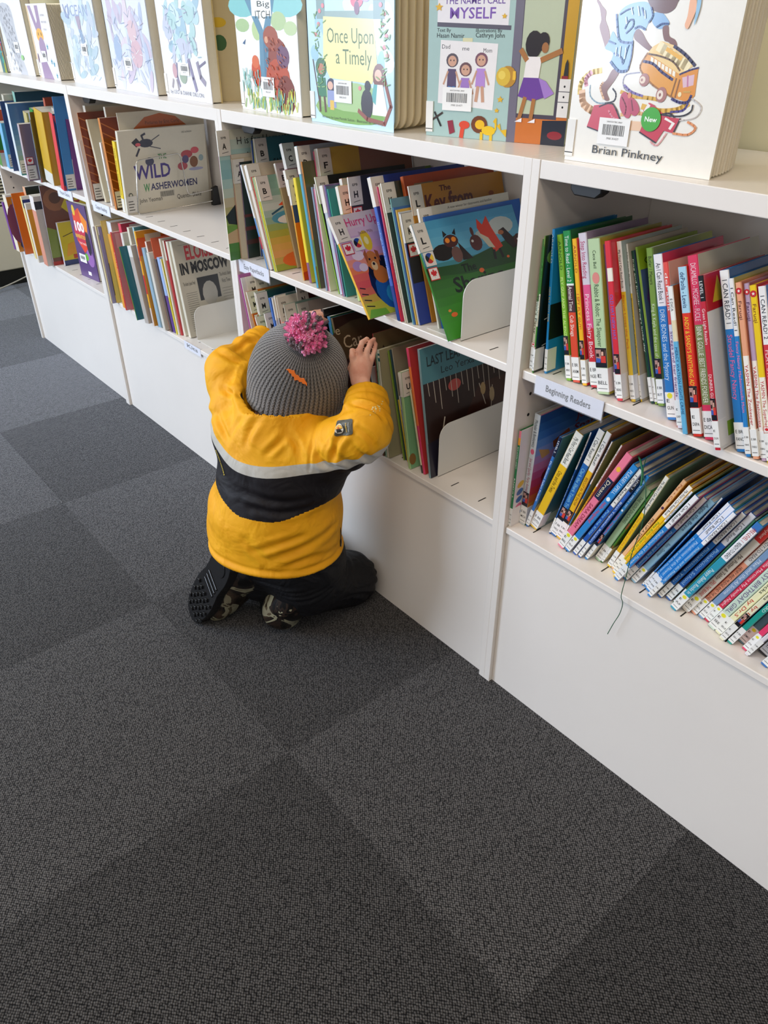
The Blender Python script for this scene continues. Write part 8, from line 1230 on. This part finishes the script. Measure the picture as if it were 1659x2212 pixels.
disp += .0045*np.exp(-((z_-ZH-.005)/.006)**2)*body_w-.0022*np.exp(-((z_-ZH-.016)/.004)**2)*body_w
tc_, dc_ = seg(V, C0, C1+(C1-C0)*.3); disp += .0022*np.exp(-((tc_-.70)/.06)**2)*(dc_ < .115)
CREASES = [([(-.233, -.206, .513), (-.218, -.201, .557), (-.206, -.191, .581)], .006, .0065), ([(-.245, -.215, .500), (-.240, -.212, .535), (-.236, -.200, .556)], .0045, .004),
    ([(-.271, -.231, .484), (-.275, -.222, .520), (-.291, -.202, .548), (-.309, -.182, .556)], .0028, .0022),
    ([(-.434, -.310, .510), (-.470, -.303, .525), (-.504, -.292, .536)], .006, .004), ([(-.338, -.285, .509), (-.328, -.267, .527), (-.323, -.249, .541)], .0055, .0035),
    ([(-.314, -.301, .286), (-.283, -.245, .304), (-.277, -.175, .328)], .008, .0045), ([(-.348, -.330, .295), (-.310, -.294, .314), (-.281, -.244, .333)], .007, .0035),
    ([(-.303, -.288, .259), (-.281, -.237, .271), (-.291, -.160, .260)], .007, .0040), ([(-.363, -.337, .320), (-.338, -.323, .286), (-.311, -.297, .271)], .008, .0030),
    ([(-.386, -.323, .420), (-.315, -.282, .410), (-.272, -.222, .417)], .008, .0035), ([(-.362, -.319, .391), (-.304, -.269, .388), (-.273, -.211, .401)], .007, .0035),
    ([(-.372, -.272, .568), (-.381, -.290, .545), (-.382, -.302, .519)], .007, .0040), ([(-.410, -.285, .560), (-.425, -.300, .540), (-.430, -.310, .520)], .006, .0030),
    ([(-.189, -.189, .559), (-.175, -.168, .533), (-.181, -.135, .514)], .006, .0045), ([(-.245, -.152, .611), (-.205, -.142, .613), (-.171, -.129, .598)], .0055, .0055),
    ([(-.182, -.177, .590), (-.165, -.165, .574), (-.160, -.160, .556)], .005, .0050), ([(-.575, -.239, .635), (-.543, -.226, .626), (-.523, -.202, .601)], .006, .0055),
    ([(-.520, -.267, .579), (-.496, -.259, .574), (-.440, -.262, .590)], .006, .0045), ([(-.555, -.212, .634), (-.568, -.175, .641), (-.566, -.143, .639)], .006, .0045),
    ([(-.325, -.241, .551), (-.304, -.236, .528), (-.287, -.238, .505)], .006, .0035), ([(-.223, -.192, .496), (-.250, -.211, .502), (-.259, -.214, .514)], .006, .0050),
    ([(-.275, -.140, .580), (-.240, -.120, .585), (-.215, -.110, .575)], .006, .0040), ([(-.600, -.180, .600), (-.590, -.150, .590), (-.580, -.130, .585)], .006, .0040)]
for pts, w_, am in CREASES:
    P_ = [np.array(p) for p in catmull(pts, 5)]; dmin = np.full(len(V), 9.0); tt = np.zeros(len(V))
    for i in range(len(P_)-1):
        t_, d_ = seg(V, P_[i], P_[i+1]); u_ = (i+t_)/(len(P_)-1); m_ = d_ < dmin; dmin = np.where(m_, d_, dmin); tt = np.where(m_, u_, tt)
    fade = np.sin(np.pi*np.clip(tt*.86+.07, 0, 1))**.7
    disp += fade*am*(-np.exp(-(dmin/w_)**2)+.75*np.exp(-((dmin-w_*2.1)/(w_*1.1))**2))
V = V+Nn*disp[:, None]; V = relax(V, F, 2, .4)
zg = SEAM0+np.where(l_ < 0, SEAM1, .8)*(l_-SEAM2)**2; zl_ = SEAM3+SEAM4*np.sqrt(np.clip(np.abs(l_-.035)-.035, 0, .14)**2+.0001)*.75
s_ = np.where(z_ > zg, .5+(z_-zg)/.37, np.where(z_ > zl_, .31+.19*(z_-zl_)/np.maximum(zg-zl_, 1e-4), .29+(z_-zl_)*1.0))
s_ = np.clip(s_, .01, .99)
jk = field_obj('jacket', fin(V), F, M_JACKET, KID, dict(seam=s_, sleeve=sleeve)); jk['label'] = 'yellow jacket with a dark band and grey stripe'
G_ = Field((-.56, -.32, .40), (-.27, -.02, .66), .0022); DC = C1-C0
G_.cone(C0+DC*.30, C1+DC*.5, .0815, .0985, 0); G_.cone(C0+DC*.62, C1+DC*.8, .0790, .0955, 0, True); G_.cut(C1+NC*.007, NC, C1, .13); V, F = G_.mesh(); V = relax(V, F, 2)
field_obj('collar_lining', fin(V), F, M_LINING, jk)
# ---- hem zip pull and sleeve patch, laid on the shell
dg = bpy.context.evaluated_depsgraph_get(); dg.update()
from mathutils.bvhtree import BVHTree
bv = BVHTree.FromPolygons([tuple(v.co) for v in jk.data.vertices], [tuple(p.vertices) for p in jk.data.polygons])
def lay(p, out, xdir):
    """point on the shell nearest to p seen from outside, with a frame whose x follows xdir"""
    o_ = Vector(np.array(p)-CH)+Vector(out).normalized()*.12; hit, nn, _, _ = bv.ray_cast(o_, -Vector(out).normalized())
    if hit is None: hit, nn, _, _ = bv.find_nearest(o_)
    if nn.dot(Vector(out)) < 0: nn = -nn
    x = Vector(xdir); x = (x-nn*x.dot(nn)).normalized(); m = Matrix((x, nn.cross(x), nn)).transposed().to_4x4(); m.translation = hit; return m
TOCAM = Vector(CAM_LOC)-Vector((-.2, -.15, .58))
def wrapped(name, build, m, mat, label=None, lift=.0022):
    """a flat badge whose points follow the shell underneath"""
    q = MB(); build(q); mi = m.inverted()
    nn = m.to_3x3()@Vector((0, 0, 1)); nv = []
    for v in q.v:
        w_ = m@Vector((v[0], v[1], 0)); h_, n2, _, _ = bv.ray_cast(w_+nn*.03, -nn)
        if h_ is None: h_ = w_
        nv.append(tuple(h_+nn*(v[2]+lift)))
    q.v = nv; o = q.build(name, mat, jk)
    if label: o['label'] = label
    return o
def grid_rr(q, w_, h_, z, col, n=8):
    rr = []
    for c_, (sx_, sy_) in enumerate(((1, 1), (-1, 1), (-1, -1), (1, -1))):
        for i in range(5):
            a = math.pi/2*(c_+i/4); rr.append((sx_*(w_/2-.005)+.005*math.cos(a), sy_*(h_/2-.005)+.005*math.sin(a)))
    k = len(q.v); q.v.append((0, 0, z)); q.v += [(x, y, z) for x, y in rr]; m_ = len(rr)
    for i in range(m_): q.f.append((k, k+1+i, k+1+(i+1) % m_)); q.c.append(hx(col))
def patch(q):
    nx_, ny_ = 12, 8
    def sq(i, j):
        x, y = -.021+.042*i/nx_, -.0135+.027*j/ny_; dx, dy = max(abs(x)-.016, 0), max(abs(y)-.0085, 0); d = math.hypot(dx, dy)
        if d > .005: x = math.copysign(.016+dx*.005/d, x); y = math.copysign(.0085+dy*.005/d, y)
        return (x, y, 0)
    for i in range(nx_):
        for j in range(ny_): q.face([sq(i, j), sq(i+1, j), sq(i+1, j+1), sq(i, j+1)], '4c4a3e')
    cx3, cy3, R3 = -.0085, 0, .0088
    q.face([(cx3+R3*math.cos(2*math.pi*i/24), cy3+R3*math.sin(2*math.pi*i/24), .0016) for i in range(24)], 'e9e6da')
    q.face([(cx3+R3*.86*math.cos(math.pi*i/12), cy3+R3*.86*math.sin(math.pi*i/12), .0022) for i in range(13)], 'e0a81c')
    q.face([(cx3-.005, cy3-.006, .0028), (cx3+.005, cy3-.006, .0028), (cx3+.004, cy3-.001, .0028), (cx3-.004, cy3+.001, .0028)], '2a2824')
    q.face([(cx3-.002, cy3+.001, .0032), (cx3+.002, cy3+.001, .0032), (cx3, cy3+.005, .0032)], 'c8402c')
    put_text(q, 'DIMENS', lambda u, v: (u, v, .0014), .0065, .0085, .0030, .0165, 'd0a422', .02, vertical=-1)
    put_text(q, 'SNOW WEAR', lambda u, v: (u, v, .0014), .0125, .0085, .0022, .0165, 'b8b4a8', .01, vertical=-1)
M_PATCH = printed('rubber_patch', .5)
wrapped('sleeve_patch', patch, lay((-.213, -.187, .583), TOCAM, (.86, .36, .36)), M_PATCH, 'grey sleeve patch with a round yellow badge')
def stains(q):
    r_ = random.Random(3)
    for _ in range(16):
        x, y, s2 = r_.gauss(0, .004), r_.gauss(0, .007), r_.uniform(.0006, .0020)
        q.face([(x+s2*(1+.4*math.sin(3*i))*math.cos(2*math.pi*i/7), y+s2*math.sin(2*math.pi*i/7), 0) for i in range(7)], 'd8cf8c')
wrapped('paint_stain', stains, lay((-.195, -.127, .607), TOCAM, (1, 0, .2)), M_MATTE, 'pale dried stain', .0006)['kind'] = 'stuff'
def letters(q):
    put_text(q, 'DIMENSION', lambda u, v: (u, v, 0), -.028, 0, .005, .055, 'c8ae2c', .03)
wrapped('back_lettering', letters, lay((-.458, -.321, .452), Vector((-.2, -.9, .3)), (.50, -.10, -.55)), M_PATCH, 'small olive lettering')
mz = lay((-.285, -.150, .268), Vector((.9, -.3, .1)), (.1, .25, -1))
q = MB(); q.tube([(-.035, 0, .001), (-.018, 0, .002), (0, 0, .0015)], .0012, '2a2624', 6); q.box(0, .017, -.0035, .0035, .0, .0028, '1a1816'); q.box(.011, .017, -.003, .003, .0028, .0032, 'b8a878')
z_o = q.build('zip_pull', M_PATCH, jk, bevel=.0004); z_o.matrix_local = mz
